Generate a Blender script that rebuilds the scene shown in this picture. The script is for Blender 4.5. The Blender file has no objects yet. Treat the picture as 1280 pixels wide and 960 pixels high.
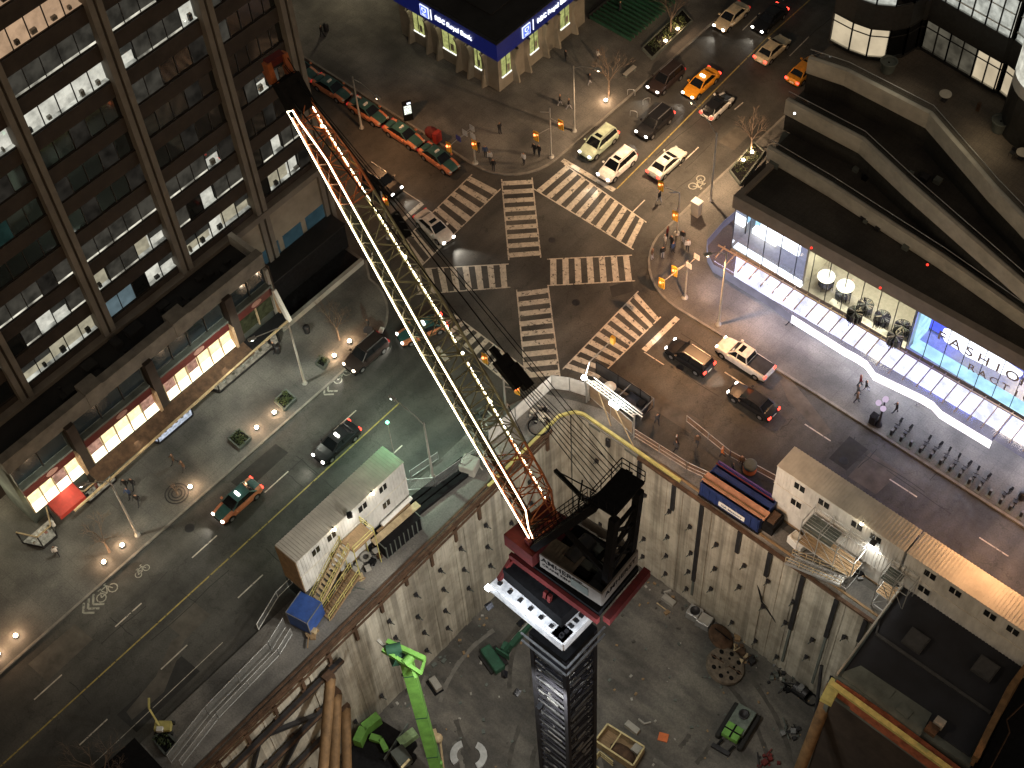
import bpy, bmesh, math, random
from mathutils import Vector, Matrix, noise as mnoise
random.seed(7)
S = bpy.context.scene
COL = S.collection
R = math.radians

# ---------------------------------------------------------------- camera
CAM = Vector((64.2739, -66.3394, 112.5))
R2 = Vector((0.74572394, 0.66476635, -0.04451408))
D2 = Vector((0.52589031, -0.62832304, -0.57327963))
DF = Vector((-0.40906623, 0.40409882, -0.81814972))
cd = bpy.data.cameras.new('camera'); cam = bpy.data.objects.new('camera', cd); COL.objects.link(cam)
cam.matrix_world = Matrix(((R2.x, -D2.x, -DF.x, CAM.x), (R2.y, -D2.y, -DF.y, CAM.y), (R2.z, -D2.z, -DF.z, CAM.z), (0, 0, 0, 1)))
cd.sensor_width = 36.0; cd.lens = 36.0 * 1849 / 1280; cd.clip_end = 2000; cd.clip_start = 1
S.camera = cam
# ---------------------------------------------------------------- night sky, faint moon
W = bpy.data.worlds.new('World'); S.world = W; W.use_nodes = True
nt = W.node_tree; nt.nodes.clear()
sky = nt.nodes.new('ShaderNodeTexSky'); sky.sky_type = 'NISHITA'; sky.sun_disc = False
sky.sun_elevation = R(38); sky.sun_rotation = R(120)
mixw = nt.nodes.new('ShaderNodeMix'); mixw.data_type = 'RGBA'; mixw.blend_type = 'MULTIPLY'; mixw.inputs[0].default_value = 1
mixw.inputs[7].default_value = (1.0, 0.66, 0.36, 1)      # sodium glow of the city in the low cloud
bg = nt.nodes.new('ShaderNodeBackground'); bg.inputs[1].default_value = 0.046
wo = nt.nodes.new('ShaderNodeOutputWorld')
nt.links.new(sky.outputs[0], mixw.inputs[6]); nt.links.new(mixw.outputs[2], bg.inputs[0]); nt.links.new(bg.outputs[0], wo.inputs[0])
ml = bpy.data.lights.new('moon', 'SUN'); ml.energy = 0.05; ml.angle = R(3); ml.color = (1, 0.86, 0.7)
mo = bpy.data.objects.new('moon', ml); COL.objects.link(mo); mo.rotation_euler = (R(52), 0, R(60))
S.view_settings.view_transform = 'Standard'; S.view_settings.look = 'None'
S.view_settings.gamma = 1; S.view_settings.use_curve_mapping = False; S.view_settings.exposure = 0.3
S.cycles.use_light_tree = True
S.cycles.max_bounces = 5; S.cycles.diffuse_bounces = 3; S.cycles.glossy_bounces = 3; S.cycles.transparent_max_bounces = 12
S.cycles.sample_clamp_indirect = 4; S.cycles.caustics_reflective = False; S.cycles.caustics_refractive = False

# ---------------------------------------------------------------- survey helpers: sight line met with a real plane
def ray(px, py): return (px - 640) * R2 + (py - 480) * D2 + 1849 * DF
def G(px, py, z=0.0):
    v = ray(px, py); return CAM + v * ((z - CAM.z) / v.z)
def onx(px, py, x):
    v = ray(px, py); return CAM + v * ((x - CAM.x) / v.x)
def ony(px, py, y):
    v = ray(px, py); return CAM + v * ((y - CAM.y) / v.y)

# ---------------------------------------------------------------- materials
MATS = {}
def mat(name, col, rough=0.8, metal=0.0, var=0.25, scale=3.0, bump=0.0, emit=0.0, ecol=None, col2=None, coords='Object', stretch=None, spec=None, alpha=None):
    if name in MATS: return MATS[name]
    m = bpy.data.materials.new(name); m.use_nodes = True; MATS[name] = m
    n = m.node_tree.nodes; l = m.node_tree.links; b = n['Principled BSDF']
    b.inputs['Roughness'].default_value = rough; b.inputs['Metallic'].default_value = metal
    if spec is not None: b.inputs['Specular IOR Level'].default_value = spec
    tc = n.new('ShaderNodeTexCoord')
    src = tc.outputs['Object']
    if coords == 'World':
        g = n.new('ShaderNodeNewGeometry'); src = g.outputs['Position']
    mp = n.new('ShaderNodeMapping'); l.new(src, mp.inputs[0])
    if stretch: mp.inputs['Scale'].default_value = stretch
    nz = n.new('ShaderNodeTexNoise'); nz.inputs['Scale'].default_value = scale; nz.inputs['Detail'].default_value = 6
    nz.inputs['Roughness'].default_value = 0.65
    l.new(mp.outputs[0], nz.inputs['Vector'])
    rp = n.new('ShaderNodeValToRGB'); l.new(nz.outputs[0], rp.inputs[0])
    c1 = [max(0, c * (1 - var)) for c in col]; c2 = col2 or [min(1, c * (1 + var)) for c in col]
    rp.color_ramp.elements[0].position = 0.32; rp.color_ramp.elements[1].position = 0.68
    rp.color_ramp.elements[0].color = (*c1, 1); rp.color_ramp.elements[1].color = (*c2, 1)
    l.new(rp.outputs[0], b.inputs['Base Color'])
    if bump:
        bp = n.new('ShaderNodeBump'); bp.inputs['Strength'].default_value = bump; bp.inputs['Distance'].default_value = 0.05
        l.new(nz.outputs[0], bp.inputs['Height']); l.new(bp.outputs[0], b.inputs['Normal'])
    if emit:
        b.inputs['Emission Strength'].default_value = emit
        b.inputs['Emission Color'].default_value = (*(ecol or col), 1)
    if alpha is not None: b.inputs['Alpha'].default_value = alpha
    return m

def emat(name, col, s, var=0.0, scale=1.5, mod=None):
    """something that gives off light; var breaks it up as seen through a real window"""
    if name in MATS: return MATS[name]
    m = bpy.data.materials.new(name); m.use_nodes = True; MATS[name] = m
    n = m.node_tree.nodes; l = m.node_tree.links; n.clear()
    e = n.new('ShaderNodeEmission'); o = n.new('ShaderNodeOutputMaterial'); l.new(e.outputs[0], o.inputs[0])
    e.inputs[1].default_value = s; e.inputs[0].default_value = (*col, 1)
    if var:
        tc = n.new('ShaderNodeNewGeometry'); nz = n.new('ShaderNodeTexNoise'); nz.inputs['Scale'].default_value = scale
        nz.inputs['Detail'].default_value = 4; l.new(tc.outputs['Position'], nz.inputs['Vector'])
        rp = n.new('ShaderNodeValToRGB'); l.new(nz.outputs[0], rp.inputs[0])
        rp.color_ramp.elements[0].position = 0.35; rp.color_ramp.elements[1].position = 0.65
        rp.color_ramp.elements[0].color = (*[c * (1 - var) for c in col], 1); rp.color_ramp.elements[1].color = (*col, 1)
        l.new(rp.outputs[0], e.inputs[0])
    return m

def glass(name, tint=(0.9, 0.95, 1), t=0.85, rough=0.03):
    if name in MATS: return MATS[name]
    m = bpy.data.materials.new(name); m.use_nodes = True; MATS[name] = m
    n = m.node_tree.nodes; l = m.node_tree.links; n.clear()
    tr = n.new('ShaderNodeBsdfTransparent'); tr.inputs[0].default_value = (*[c * t for c in tint], 1)
    gl = n.new('ShaderNodeBsdfGlossy'); gl.inputs['Roughness'].default_value = rough
    fr = n.new('ShaderNodeFresnel'); fr.inputs[0].default_value = 1.5
    mx = n.new('ShaderNodeMixShader'); o = n.new('ShaderNodeOutputMaterial')
    l.new(fr.outputs[0], mx.inputs[0]); l.new(tr.outputs[0], mx.inputs[1]); l.new(gl.outputs[0], mx.inputs[2]); l.new(mx.outputs[0], o.inputs[0])
    return m

def ground_mat(name, col, patch, crack=0.35, joint=None, rough=0.85, wet=0.0):
    m = bpy.data.materials.new(name); m.use_nodes = True; MATS[name] = m
    n = m.node_tree.nodes; l = m.node_tree.links; b = n['Principled BSDF']
    g = n.new('ShaderNodeNewGeometry')
    def nz(s, d=5):
        x = n.new('ShaderNodeTexNoise'); x.inputs['Scale'].default_value = s; x.inputs['Detail'].default_value = d
        l.new(g.outputs['Position'], x.inputs['Vector']); return x
    def ramp(src, a, c, ca, cb):
        r = n.new('ShaderNodeValToRGB'); l.new(src, r.inputs[0]); r.color_ramp.elements[0].position = a; r.color_ramp.elements[1].position = c
        r.color_ramp.elements[0].color = (*ca, 1); r.color_ramp.elements[1].color = (*cb, 1); return r
    def mul(a, bb, f=1.0, mode='MULTIPLY'):
        x = n.new('ShaderNodeMix'); x.data_type = 'RGBA'; x.blend_type = mode; x.inputs[0].default_value = f
        l.new(a, x.inputs[6]); l.new(bb, x.inputs[7]); return x.outputs[2]
    big = ramp(nz(0.16, 6).outputs[0], 0.36, 0.66, [c * 0.62 for c in col], [c * 1.35 for c in col])
    fine = ramp(nz(7.0, 8).outputs[0], 0.3, 0.7, (0.78, 0.78, 0.78), (1.2, 1.2, 1.2))
    c = mul(big.outputs[0], fine.outputs[0])
    # tyre polished and oily streaks / patches, stretched
    mp = n.new('ShaderNodeMapping'); mp.inputs['Scale'].default_value = patch; l.new(g.outputs['Position'], mp.inputs[0])
    st = n.new('ShaderNodeTexNoise'); st.inputs['Scale'].default_value = 1.0; st.inputs['Detail'].default_value = 3; l.new(mp.outputs[0], st.inputs['Vector'])
    c = mul(c, ramp(st.outputs[0], 0.38, 0.62, (0.72, 0.72, 0.73), (1.22, 1.2, 1.17)).outputs[0])
    # cracks
    vo = n.new('ShaderNodeTexVoronoi'); vo.feature = 'DISTANCE_TO_EDGE'; vo.inputs['Scale'].default_value = 0.23
    dn = nz(0.9, 4); ad = n.new('ShaderNodeVectorMath'); ad.operation = 'ADD'; l.new(g.outputs['Position'], ad.inputs[0])
    sc = n.new('ShaderNodeVectorMath'); sc.operation = 'SCALE'; sc.inputs['Scale'].default_value = 2.5; l.new(dn.outputs['Color'], sc.inputs[0]); l.new(sc.outputs[0], ad.inputs[1])
    l.new(ad.outputs[0], vo.inputs['Vector'])
    k = 1 - crack
    c = mul(c, ramp(vo.outputs['Distance'], 0.0, 0.012, (k, k, k), (1, 1, 1)).outputs[0])
    if joint:
        br = n.new('ShaderNodeTexBrick'); br.inputs['Scale'].default_value = 1.0; br.offset = 0
        br.inputs['Brick Width'].default_value = joint; br.inputs['Row Height'].default_value = joint; br.inputs['Mortar Size'].default_value = 0.02
        br.inputs['Color1'].default_value = (1, 1, 1, 1); br.inputs['Color2'].default_value = (0.93, 0.93, 0.93, 1); br.inputs['Mortar'].default_value = (0.74, 0.74, 0.74, 1)
        l.new(g.outputs['Position'], br.inputs['Vector']); c = mul(c, br.outputs[0])
    l.new(c, b.inputs['Base Color'])
    rr = ramp(nz(1.3, 5).outputs[0], 0.35, 0.7, (rough - wet,) * 3, (rough,) * 3); l.new(rr.outputs[0], b.inputs['Roughness'])
    bp = n.new('ShaderNodeBump'); bp.inputs['Strength'].default_value = 0.25; bp.inputs['Distance'].default_value = 0.02
    l.new(nz(14, 6).outputs[0], bp.inputs['Height']); l.new(bp.outputs[0], b.inputs['Normal'])
    return m

# ---------------------------------------------------------------- mesh builder
class MB:
    def __init__(s): s.v = []; s.f = []; s.m = []; s.mats = []; s.sm = []
    def mi(s, m):
        m = MATS[m] if isinstance(m, str) else m
        if m not in s.mats: s.mats.append(m)
        return s.mats.index(m)
    def add(s, vs, fs, m, smooth=False):
        o = len(s.v); i = s.mi(m); s.v += [tuple(v) for v in vs]
        for f in fs: s.f.append([o + k for k in f]); s.m.append(i); s.sm.append(smooth)
        return s
    def box(s, a, b, m, rz=0.0, about=None):
        x0, y0, z0 = a; x1, y1, z1 = b
        vs = [Vector(p) for p in ((x0, y0, z0), (x1, y0, z0), (x1, y1, z0), (x0, y1, z0), (x0, y0, z1), (x1, y0, z1), (x1, y1, z1), (x0, y1, z1))]
        if rz:
            c = Vector(about) if about else Vector(((x0 + x1) / 2, (y0 + y1) / 2, 0)); M = Matrix.Rotation(rz, 3, 'Z')
            vs = [M @ (v - c) + c for v in vs]
        return s.add(vs, [(0, 3, 2, 1), (4, 5, 6, 7), (0, 1, 5, 4), (1, 2, 6, 5), (2, 3, 7, 6), (3, 0, 4, 7)], m)
    def bar(s, p, q, w, h, m, up=(0, 0, 1)):
        p = Vector(p); q = Vector(q); d = (q - p)
        if d.length < 1e-5: return s
        d.normalize(); up = Vector(up)
        if abs(d.dot(up)) > 0.98: up = Vector((1, 0, 0))
        a = d.cross(up).normalized() * w / 2; b = a.cross(d).normalized() * h / 2
        vs = [p - a - b, p + a - b, p + a + b, p - a + b, q - a - b, q + a - b, q + a + b, q - a + b]
        return s.add(vs, [(0, 3, 2, 1), (4, 5, 6, 7), (0, 1, 5, 4), (1, 2, 6, 5), (2, 3, 7, 6), (3, 0, 4, 7)], m)
    def tube(s, p, q, r, m, n=8, r2=None, cap=True):
        p = Vector(p); q = Vector(q); d = (q - p)
        if d.length < 1e-5: return s
        d.normalize(); up = Vector((0, 0, 1)) if abs(d.z) < 0.95 else Vector((1, 0, 0))
        a = d.cross(up).normalized(); b = a.cross(d); r2 = r if r2 is None else r2
        vs = [p + (a * math.cos(t) + b * math.sin(t)) * r for t in [2 * math.pi * i / n for i in range(n)]]
        vs += [q + (a * math.cos(t) + b * math.sin(t)) * r2 for t in [2 * math.pi * i / n for i in range(n)]]
        s.add(vs, [(i, (i + 1) % n, n + (i + 1) % n, n + i) for i in range(n)], m, True)
        if cap: s.add(vs, [tuple(range(n - 1, -1, -1)), tuple(range(n, 2 * n))], m)
        return s
    def path(s, pts, r, m, n=6):
        for a, b in zip(pts, pts[1:]): s.tube(a, b, r, m, n)
        return s
    def prism(s, poly, z0, z1, m, mside=None):
        n = len(poly); vs = [(p[0], p[1], z0) for p in poly] + [(p[0], p[1], z1) for p in poly]
        s.add(vs, [tuple(range(n, 2 * n))], m); s.add(vs, [tuple(range(n - 1, -1, -1))], mside or m)
        s.add(vs, [(i, (i + 1) % n, n + (i + 1) % n, n + i) for i in range(n)], mside or m)
        return s
    def lathe(s, prof, c, m, n=16, smooth=True):
        vs = []; c = Vector(c)
        for r, z in prof: vs += [c + Vector((r * math.cos(2 * math.pi * i / n), r * math.sin(2 * math.pi * i / n), z)) for i in range(n)]
        fs = [(j * n + i, j * n + (i + 1) % n, (j + 1) * n + (i + 1) % n, (j + 1) * n + i) for j in range(len(prof) - 1) for i in range(n)]
        s.add(vs, fs, m, smooth)
        if prof[-1][0] > 1e-4: s.add(vs[-n:], [tuple(range(n))], m)
        return s
    def ball(s, c, r, m, n=10, sq=(1, 1, 1)):
        prof = [(max(1e-5, math.sin(math.pi * j / 6)), -math.cos(math.pi * j / 6)) for j in range(7)]
        vs = []
        for rr, z in prof: vs += [(c[0] + r * sq[0] * rr * math.cos(2 * math.pi * i / n), c[1] + r * sq[1] * rr * math.sin(2 * math.pi * i / n), c[2] + r * sq[2] * z) for i in range(n)]
        return s.add(vs, [(j * n + i, j * n + (i + 1) % n, (j + 1) * n + (i + 1) % n, (j + 1) * n + i) for j in range(6) for i in range(n)], m, True)
    def quad(s, a, b, c, d, m): return s.add([a, b, c, d], [(0, 1, 2, 3)], m)
    def mesh(s, name):
        me = bpy.data.meshes.new(name); me.from_pydata(s.v, [], s.f)
        for m in s.mats: me.materials.append(m)
        me.polygons.foreach_set('material_index', s.m); me.polygons.foreach_set('use_smooth', s.sm); me.update(); return me
    def build(s, name, parent=None, loc=None, rz=0.0, bevel=0.0):
        o = bpy.data.objects.new(name, s.mesh(name)); COL.objects.link(o)
        if parent: o.parent = parent
        if loc: o.location = loc
        if rz: o.rotation_euler.z = rz
        if bevel:
            bm = o.modifiers.new('bevel', 'BEVEL'); bm.width = bevel; bm.segments = 2; bm.limit_method = 'ANGLE'
        return o

def tag(o, label=None, cat=None, group=None, kind=None):
    if label: o['label'] = label
    if cat: o['category'] = cat
    if group: o['group'] = group
    if kind: o['kind'] = kind
    return o
def thing(name, label, cat, loc=(0, 0, 0), rz=0.0, group=None):
    o = bpy.data.objects.new(name, None); COL.objects.link(o); o.location = loc; o.rotation_euler = (0, 0, rz); o.empty_display_size = 0.3
    return tag(o, label, cat, group)
KIDS = {}
def copy_tree(o, parent=None):
    c = o.copy(); COL.objects.link(c); c.parent = parent
    for ch in [x for x in o.children]: copy_tree(ch, c)
    return c
def dup(o, loc, rz, label, group=None):
    c = copy_tree(o); c.location = loc; c.rotation_euler = (0, 0, rz); c['label'] = label
    if group: c['group'] = group
    return c
def text(body, size, m, parent, matrix, ext=0.02, name='lettering', align='CENTER'):
    cu = bpy.data.curves.new(name, 'FONT'); cu.body = body; cu.size = size; cu.extrude = ext; cu.align_x = align; cu.align_y = 'CENTER'
    cu.offset = 0.012 * size
    cu.materials.append(MATS[m] if isinstance(m, str) else m)
    tmp = bpy.data.objects.new('tmp', cu); COL.objects.link(tmp); dg = bpy.context.evaluated_depsgraph_get(); dg.update()
    me = bpy.data.meshes.new_from_object(tmp.evaluated_get(dg)); bpy.data.objects.remove(tmp); me.name = name
    if not me.materials: me.materials.append(MATS[m] if isinstance(m, str) else m)
    o = bpy.data.objects.new(name, me); COL.objects.link(o); o.parent = parent; o.matrix_local = matrix; return o
def facing(loc, right, up):
    r = Vector(right).normalized(); u = Vector(up).normalized(); n = r.cross(u)
    return Matrix(((r.x, u.x, n.x, loc[0]), (r.y, u.y, n.y, loc[1]), (r.z, u.z, n.z, loc[2]), (0, 0, 0, 1)))
def lamp(kind, name, parent, loc, power, col, aim=None, size=0.3, spot=120, blend=0.8, sy=None):
    ld = bpy.data.lights.new(name, kind); ld.energy = power; ld.color = col
    if kind == 'AREA':
        ld.size = size
        if sy: ld.shape = 'RECTANGLE'; ld.size_y = sy
    else: ld.shadow_soft_size = size
    if kind == 'SPOT': ld.spot_size = R(spot); ld.spot_blend = blend
    o = bpy.data.objects.new(name, ld); COL.objects.link(o); o.parent = parent; o.location = loc
    if aim is not None: o.rotation_mode = 'QUATERNION'; o.rotation_quaternion = Vector(aim).to_track_quat('-Z', 'Y')
    return o

# ---------------------------------------------------------------- palette
mat('kerb', (0.2, 0.19, 0.17), 0.85, var=0.3, scale=1.2, coords='World')
def paint_mat(name, col):
    m = mat(name, col, 0.7, var=0.25, scale=2.5, coords='World')
    n = m.node_tree.nodes; l = m.node_tree.links; b = n['Principled BSDF']
    g = n.new('ShaderNodeNewGeometry'); z = n.new('ShaderNodeTexNoise'); z.inputs['Scale'].default_value = 2.2; z.inputs['Detail'].default_value = 9; z.inputs['Roughness'].default_value = 0.75
    l.new(g.outputs['Position'], z.inputs['Vector']); r = n.new('ShaderNodeValToRGB'); r.color_ramp.elements[0].position = 0.39; r.color_ramp.elements[1].position = 0.44
    l.new(z.outputs[0], r.inputs[0]); l.new(r.outputs[0], b.inputs['Alpha'])
    return m
paint_mat('road_white', (0.5, 0.46, 0.39)); paint_mat('road_yellow', (0.34, 0.27, 0.08)); paint_mat('road_faded', (0.3, 0.3, 0.26))
ground_mat('asphalt', (0.062, 0.06, 0.055), (0.45, 0.06, 1), 0.4, wet=0.25)
ground_mat('pavement', (0.13, 0.127, 0.12), (0.3, 0.3, 1), 0.15, joint=1.5)
ground_mat('plaza', (0.1, 0.095, 0.085), (0.2, 0.2, 1), 0.1, joint=3.0)
ground_mat('terrace_dark', (0.04, 0.037, 0.032), (.3, .3, 1), 0.0, joint=0.55); ground_mat('paver_brown', (0.1, 0.083, 0.066), (.2, .3, 1), 0.0, joint=0.5)
ground_mat('pit_earth', (0.1, 0.094, 0.084), (0.35, 0.9, 1), 0.0, wet=0.15)
ground_mat('site_concrete', (0.16, 0.155, 0.145), (0.5, 0.2, 1), 0.3)
mat('brick_dark', (0.034, 0.025, 0.02), 0.85, scale=0.8, var=0.35)
mat('pier_stone', (0.16, 0.145, 0.125), 0.8, scale=0.5, var=0.2, bump=0.2)
mat('concrete', (0.32, 0.31, 0.28), 0.85, scale=0.6, var=0.25, bump=0.3)
mat('concrete_dark', (0.1, 0.115, 0.105), 0.9, scale=0.5, var=0.35, bump=0.3)
mat('beige_panel', (0.26, 0.235, 0.19), 0.85, scale=0.5, var=0.2, bump=0.2)
mat('roof_black', (0.012, 0.012, 0.013), 0.9, scale=0.25, var=0.6, bump=0.2)
mat('parapet_mid', (0.17, 0.16, 0.14), 0.85, var=0.3, scale=.8, bump=.2); mat('skylight_grey', (.045, .047, .05), .6)
mat('roof_tar', (0.011, 0.013, 0.019), 0.85, scale=0.3, var=0.45, bump=0.3)
mat('dark_metal', (0.03, 0.03, 0.034), 0.5, 0.4, var=0.4, scale=1.5)
mat('black', (0.008, 0.008, 0.009), 0.9, var=0.4, spec=0.15)
mat('pole_grey', (0.42, 0.41, 0.38), 0.5, 0.3, var=0.2, scale=2)
mat('galv', (0.45, 0.46, 0.46), 0.45, 0.6, var=0.2, scale=2)
mat('white_paint', (0.75, 0.75, 0.72), 0.6, var=0.12, scale=1.0)
mat('trailer_white', (0.58, 0.58, 0.56), 0.6, var=0.24, scale=1.1, stretch=(1, 1, .3))
mat('trailer_roof', (0.6, 0.57, 0.5), 0.6, 0.0, var=0.2, scale=0.5)
mat('rust', (0.085, 0.048, 0.028), 0.85, 0.2, var=0.5, scale=1.5, bump=0.4)
mat('rust_pipe', (0.17, 0.1, 0.045), 0.75, 0.2, var=0.45, scale=1.0, bump=0.3)
mat('crane_red', (0.11, 0.01, 0.009), 0.75, 0.0, var=0.35, scale=1.5)
mat('crane_rust', (0.4, 0.12, 0.04), 0.55, 0.2, var=0.35, scale=2)
mat('crane_cream', (0.19, 0.18, 0.11), 0.5, 0.1, var=0.25, scale=2)
mat('crane_panel', (0.2, 0.18, 0.16), 0.6, 0.1, var=0.2, scale=1.2)
mat('navy_steel', (0.016, 0.017, 0.026), 0.85, 0.0, var=0.5, scale=1.2)
mat('steel_edge', (0.16, 0.165, 0.17), 0.7, 0.0, var=0.3, scale=2)
mat('lime', (0.13, 0.32, 0.06), 0.7, var=0.25, scale=1.2)
mat('deep_green', (0.015, 0.07, 0.04), 0.75, var=0.3, scale=1.5)
mat('blue_steel', (0.018, 0.035, 0.13), 0.5, 0.1, var=0.35, scale=1.5)
mat('blue_sheet', (0.025, 0.07, 0.26), 0.6, var=0.3, scale=1.5)
mat('site_yellow', (0.5, 0.45, 0.16), 0.6, var=0.25, scale=1.5)
mat('timber', (0.24, 0.16, 0.085), 0.8, var=0.3, scale=2, stretch=(1, 6, 1))
mat('timber_pale', (0.42, 0.33, 0.2), 0.8, var=0.3, scale=2)
mat('orange', (0.6, 0.15, 0.04), 0.6, var=0.15)
mat('awning_red', (0.35, 0.03, 0.02), 0.7, var=0.2)
mat('sign_red', (0.075, 0.008, 0.008), 0.5, var=0.2)
mat('leaf', (0.05, 0.075, 0.025), 0.7, var=0.5, scale=4)
mat('bark', (0.16, 0.12, 0.09), 0.9, var=0.3, scale=4)
mat('rubber', (0.012, 0.012, 0.012), 0.85, var=0.3)
mat('alloy', (0.4, 0.4, 0.42), 0.35, 0.7, var=0.15)
mat('car_glass', (0.008, 0.009, 0.011), 0.08, 0.0, var=0.1, spec=0.7)
mat('dark_glass', (0.012, 0.014, 0.015), 0.06, 0.0, var=0.2, spec=0.8)
mat('blue_glass', (0.02, 0.03, 0.038), 0.08, 0.0, var=0.3, spec=0.9)
mat('signal_yellow', (0.75, 0.42, 0.05), 0.5, var=0.1)
glass('clear_glass'); glass('canopy_glass', (0.85, 0.88, 1), 0.6, 0.12)
# ================================================================ SETTING
def struct(name, mb, **k): o = mb.build(name); o['kind'] = 'structure'; return o
PX, PY, PZ = 14.1, -9.5, -19.5
m = MB()
for (x0, y0, x1, y1) in ((-260, -260, PX, 260), (PX, PY, 260, 260), (PX, -260, 260, -85), (90, -85, 260, PY)):
    m.quad((x0, y0, 0), (x1, y0, 0), (x1, y1, 0), (x0, y1, 0), 'asphalt')
struct('road', m)

def arc(cx, cy, r, a0, a1, n=10): return [(cx + r * math.cos(R(a0 + (a1 - a0) * i / n)), cy + r * math.sin(R(a0 + (a1 - a0) * i / n))) for i in range(n + 1)]
def pavement(name, poly, m_='pavement', z=0.14, kerb=0.25):
    mb = MB(); mb.prism(poly, -0.05, z, m_, 'kerb'); o = struct(name, mb)
    return o
def kerb_line(pts, w=0.22, z0=0.0, z1=0.155):
    mb = MB()
    for a, b in zip(pts, pts[1:]):
        mb.bar((a[0], a[1], (z0 + z1) / 2), (b[0], b[1], (z0 + z1) / 2), w, z1 - z0, 'kerb')
    o = struct('kerb', mb)
# west quarter (office podium side)
W_edge = [(-5.1, -130)] + [(-5.1, -22)] + arc(-11.1, -16.4, 6, 0, 90, 8)[1:] + [(-13, -9.0), (-130, -8.6)]
pavement('pavement', [(-130, -130)] + W_edge)
kerb_line(W_edge[:-1])
# north quarter (bank)
N_edge = [(-130, 7.6), (-16, 7.4)] + arc(-13.4, 13.4, 6.0, 270, 360, 8) + [(-7.3, 24), (-7.6, 60), (-8, 180)]
pavement('pavement', N_edge + [(-130, 180)])
kerb_line(N_edge)
# east quarter (glass store)
E_edge = [(7.6, 180), (7.2, 40), (7.2, 19)] + arc(14.2, 13.0, 7.0, 180, 270, 10)[1:] + [(30, 6.3), (70, 6.2), (180, 6.2)]
pavement('pavement', [(180, 180)][:0] + E_edge + [(180, 180)])
kerb_line(E_edge)
# south quarter, kept around the pit
S_edge = [(9.0, -130), (9.0, -22)] + arc(16, -14.6, 7.0, 180, 90, 8) + [(30, -7.2), (130, -7.4)]
mb = MB()
mb.prism([(8.6, -130), (8.6, -15), (10.5, -10.0), (14.1, -8.4), (14.1, -130)], -0.05, 0.12, 'site_concrete', 'kerb')
mb.prism([(14.1, -9.5), (14.1, -8.4), (17, -7.4), (47.0, -7.2), (90, -7.2), (90, -9.5)], -0.05, 0.12, 'site_concrete', 'kerb')
mb.prism([(47.6, -9.5), (90, -9.5), (90, -17.0), (47.6, -17.0)], -0.6, 0.12, 'site_concrete', 'concrete_dark')
struct('site_path', mb)
m = MB(); m.quad((PX - 3, -90, PZ), (95, -90, PZ), (95, PY + 3, PZ), (PX - 3, PY + 3, PZ), 'pit_earth')
struct('pit_ground', m)
mat('pit_mud', (.06, .055, .048), .8, var=.4, scale=1.5, coords='World', bump=.3); mat('pit_dust', (.14, .132, .118), .9, var=.3, scale=1.2, coords='World', bump=.2)
rt_ = random.Random(31)
for k in range(22):
    mb = MB(); cx, cy = rt_.uniform(17, 46), rt_.uniform(-44, -12); r0 = rt_.uniform(3, 16); a0 = rt_.uniform(0, 6.28); da = rt_.uniform(.3, .9); mm = rt_.choice(['pit_mud', 'pit_dust', 'pit_mud'])
    for off in (0, 2.1):
        rr = r0 + off; n = 14
        for i in range(n):
            t0, t1 = a0 + da * i / n, a0 + da * (i + 1) / n; w = .42 + .06 * math.sin(i * 1.7 + k)
            P_ = [(cx + q_ * math.cos(t), cy + q_ * math.sin(t)) for q_, t in ((rr, t0), (rr + w, t0), (rr + w, t1), (rr, t1))]
            if all(PX + .3 < p[0] < 47 and -60 < p[1] < PY - .3 for p in P_): mb.add([(p[0], p[1], PZ + .004 + .003 * (k % 9)) for p in P_], [(0, 1, 2, 3)], mm)
    if mb.f: struct('pit_ground', mb)
mb = MB()
for k in range(420):
    x, y = rt_.uniform(PX + .5, 47), rt_.uniform(-45, PY - .4); 
    if rt_.random() < .45: (x, y) = (PX + .3 + abs(rt_.gauss(0, 1.0)), y) if rt_.random() < .5 else (x, PY - .3 - abs(rt_.gauss(0, .9)))
    s = rt_.uniform(.04, .17) * (1.8 if rt_.random() < .08 else 1)
    mb.box((x - s, y - s * .7, PZ), (x + s, y + s * .7, PZ + s * .9), rt_.choice(['concrete_dark', 'concrete', 'pit_mud', 'timber', 'concrete_dark']), rt_.uniform(0, 3))
o = mb.build('rubble'); o['kind'] = 'stuff'; o['label'] = 'scattered stones and scraps over the pit floor'

# ---------------------------------------------------------------- painted markings, each sheet 4 mm up
Z1, Z2 = 0.004, 0.008
def stripe(mb, a, b, w, m_='road_white', z=Z1):
    a = Vector((a[0], a[1])); b = Vector((b[0], b[1])); d = (b - a).normalized(); n = Vector((-d.y, d.x)) * w / 2
    mb.quad((a.x - n.x, a.y - n.y, z), (b.x - n.x, b.y - n.y, z), (b.x + n.x, b.y + n.y, z), (a.x + n.x, a.y + n.y, z), m_)
def ladder(c0, c1, c2, c3, n, frac=0.5, edge=0.13):
    """zebra between side c0-c1 and side c3-c2, bars running from one side to the other"""
    mb = MB(); c0, c1, c2, c3 = [Vector((p[0], p[1])) for p in (c0, c1, c2, c3)]
    for i in range(n):
        t0 = (i + 0.25) / n; t1 = (i + 0.25 + frac) / n
        a, b = c0.lerp(c1, t0), c0.lerp(c1, t1); d, e = c3.lerp(c2, t0), c3.lerp(c2, t1)
        mb.quad((a.x, a.y, Z1), (b.x, b.y, Z1), (e.x, e.y, Z1), (d.x, d.y, Z1), 'road_white')
    stripe(mb, c0, c1, edge, z=Z2); stripe(mb, c3, c2, edge, z=Z2)
    return struct('road_marking', mb)
def gp(px, py): p = G(px, py); return (p.x, p.y)
ladder(gp(627, 224), gp(636, 325), gp(676, 322), gp(665, 222), 9)            # scramble, north arm
ladder(gp(646, 362), gp(657, 476), gp(700, 472), gp(685, 357), 9)            # scramble, south arm
ladder(gp(684, 324), gp(790, 319), gp(794, 351), gp(684, 357), 7)            # east arm
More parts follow.
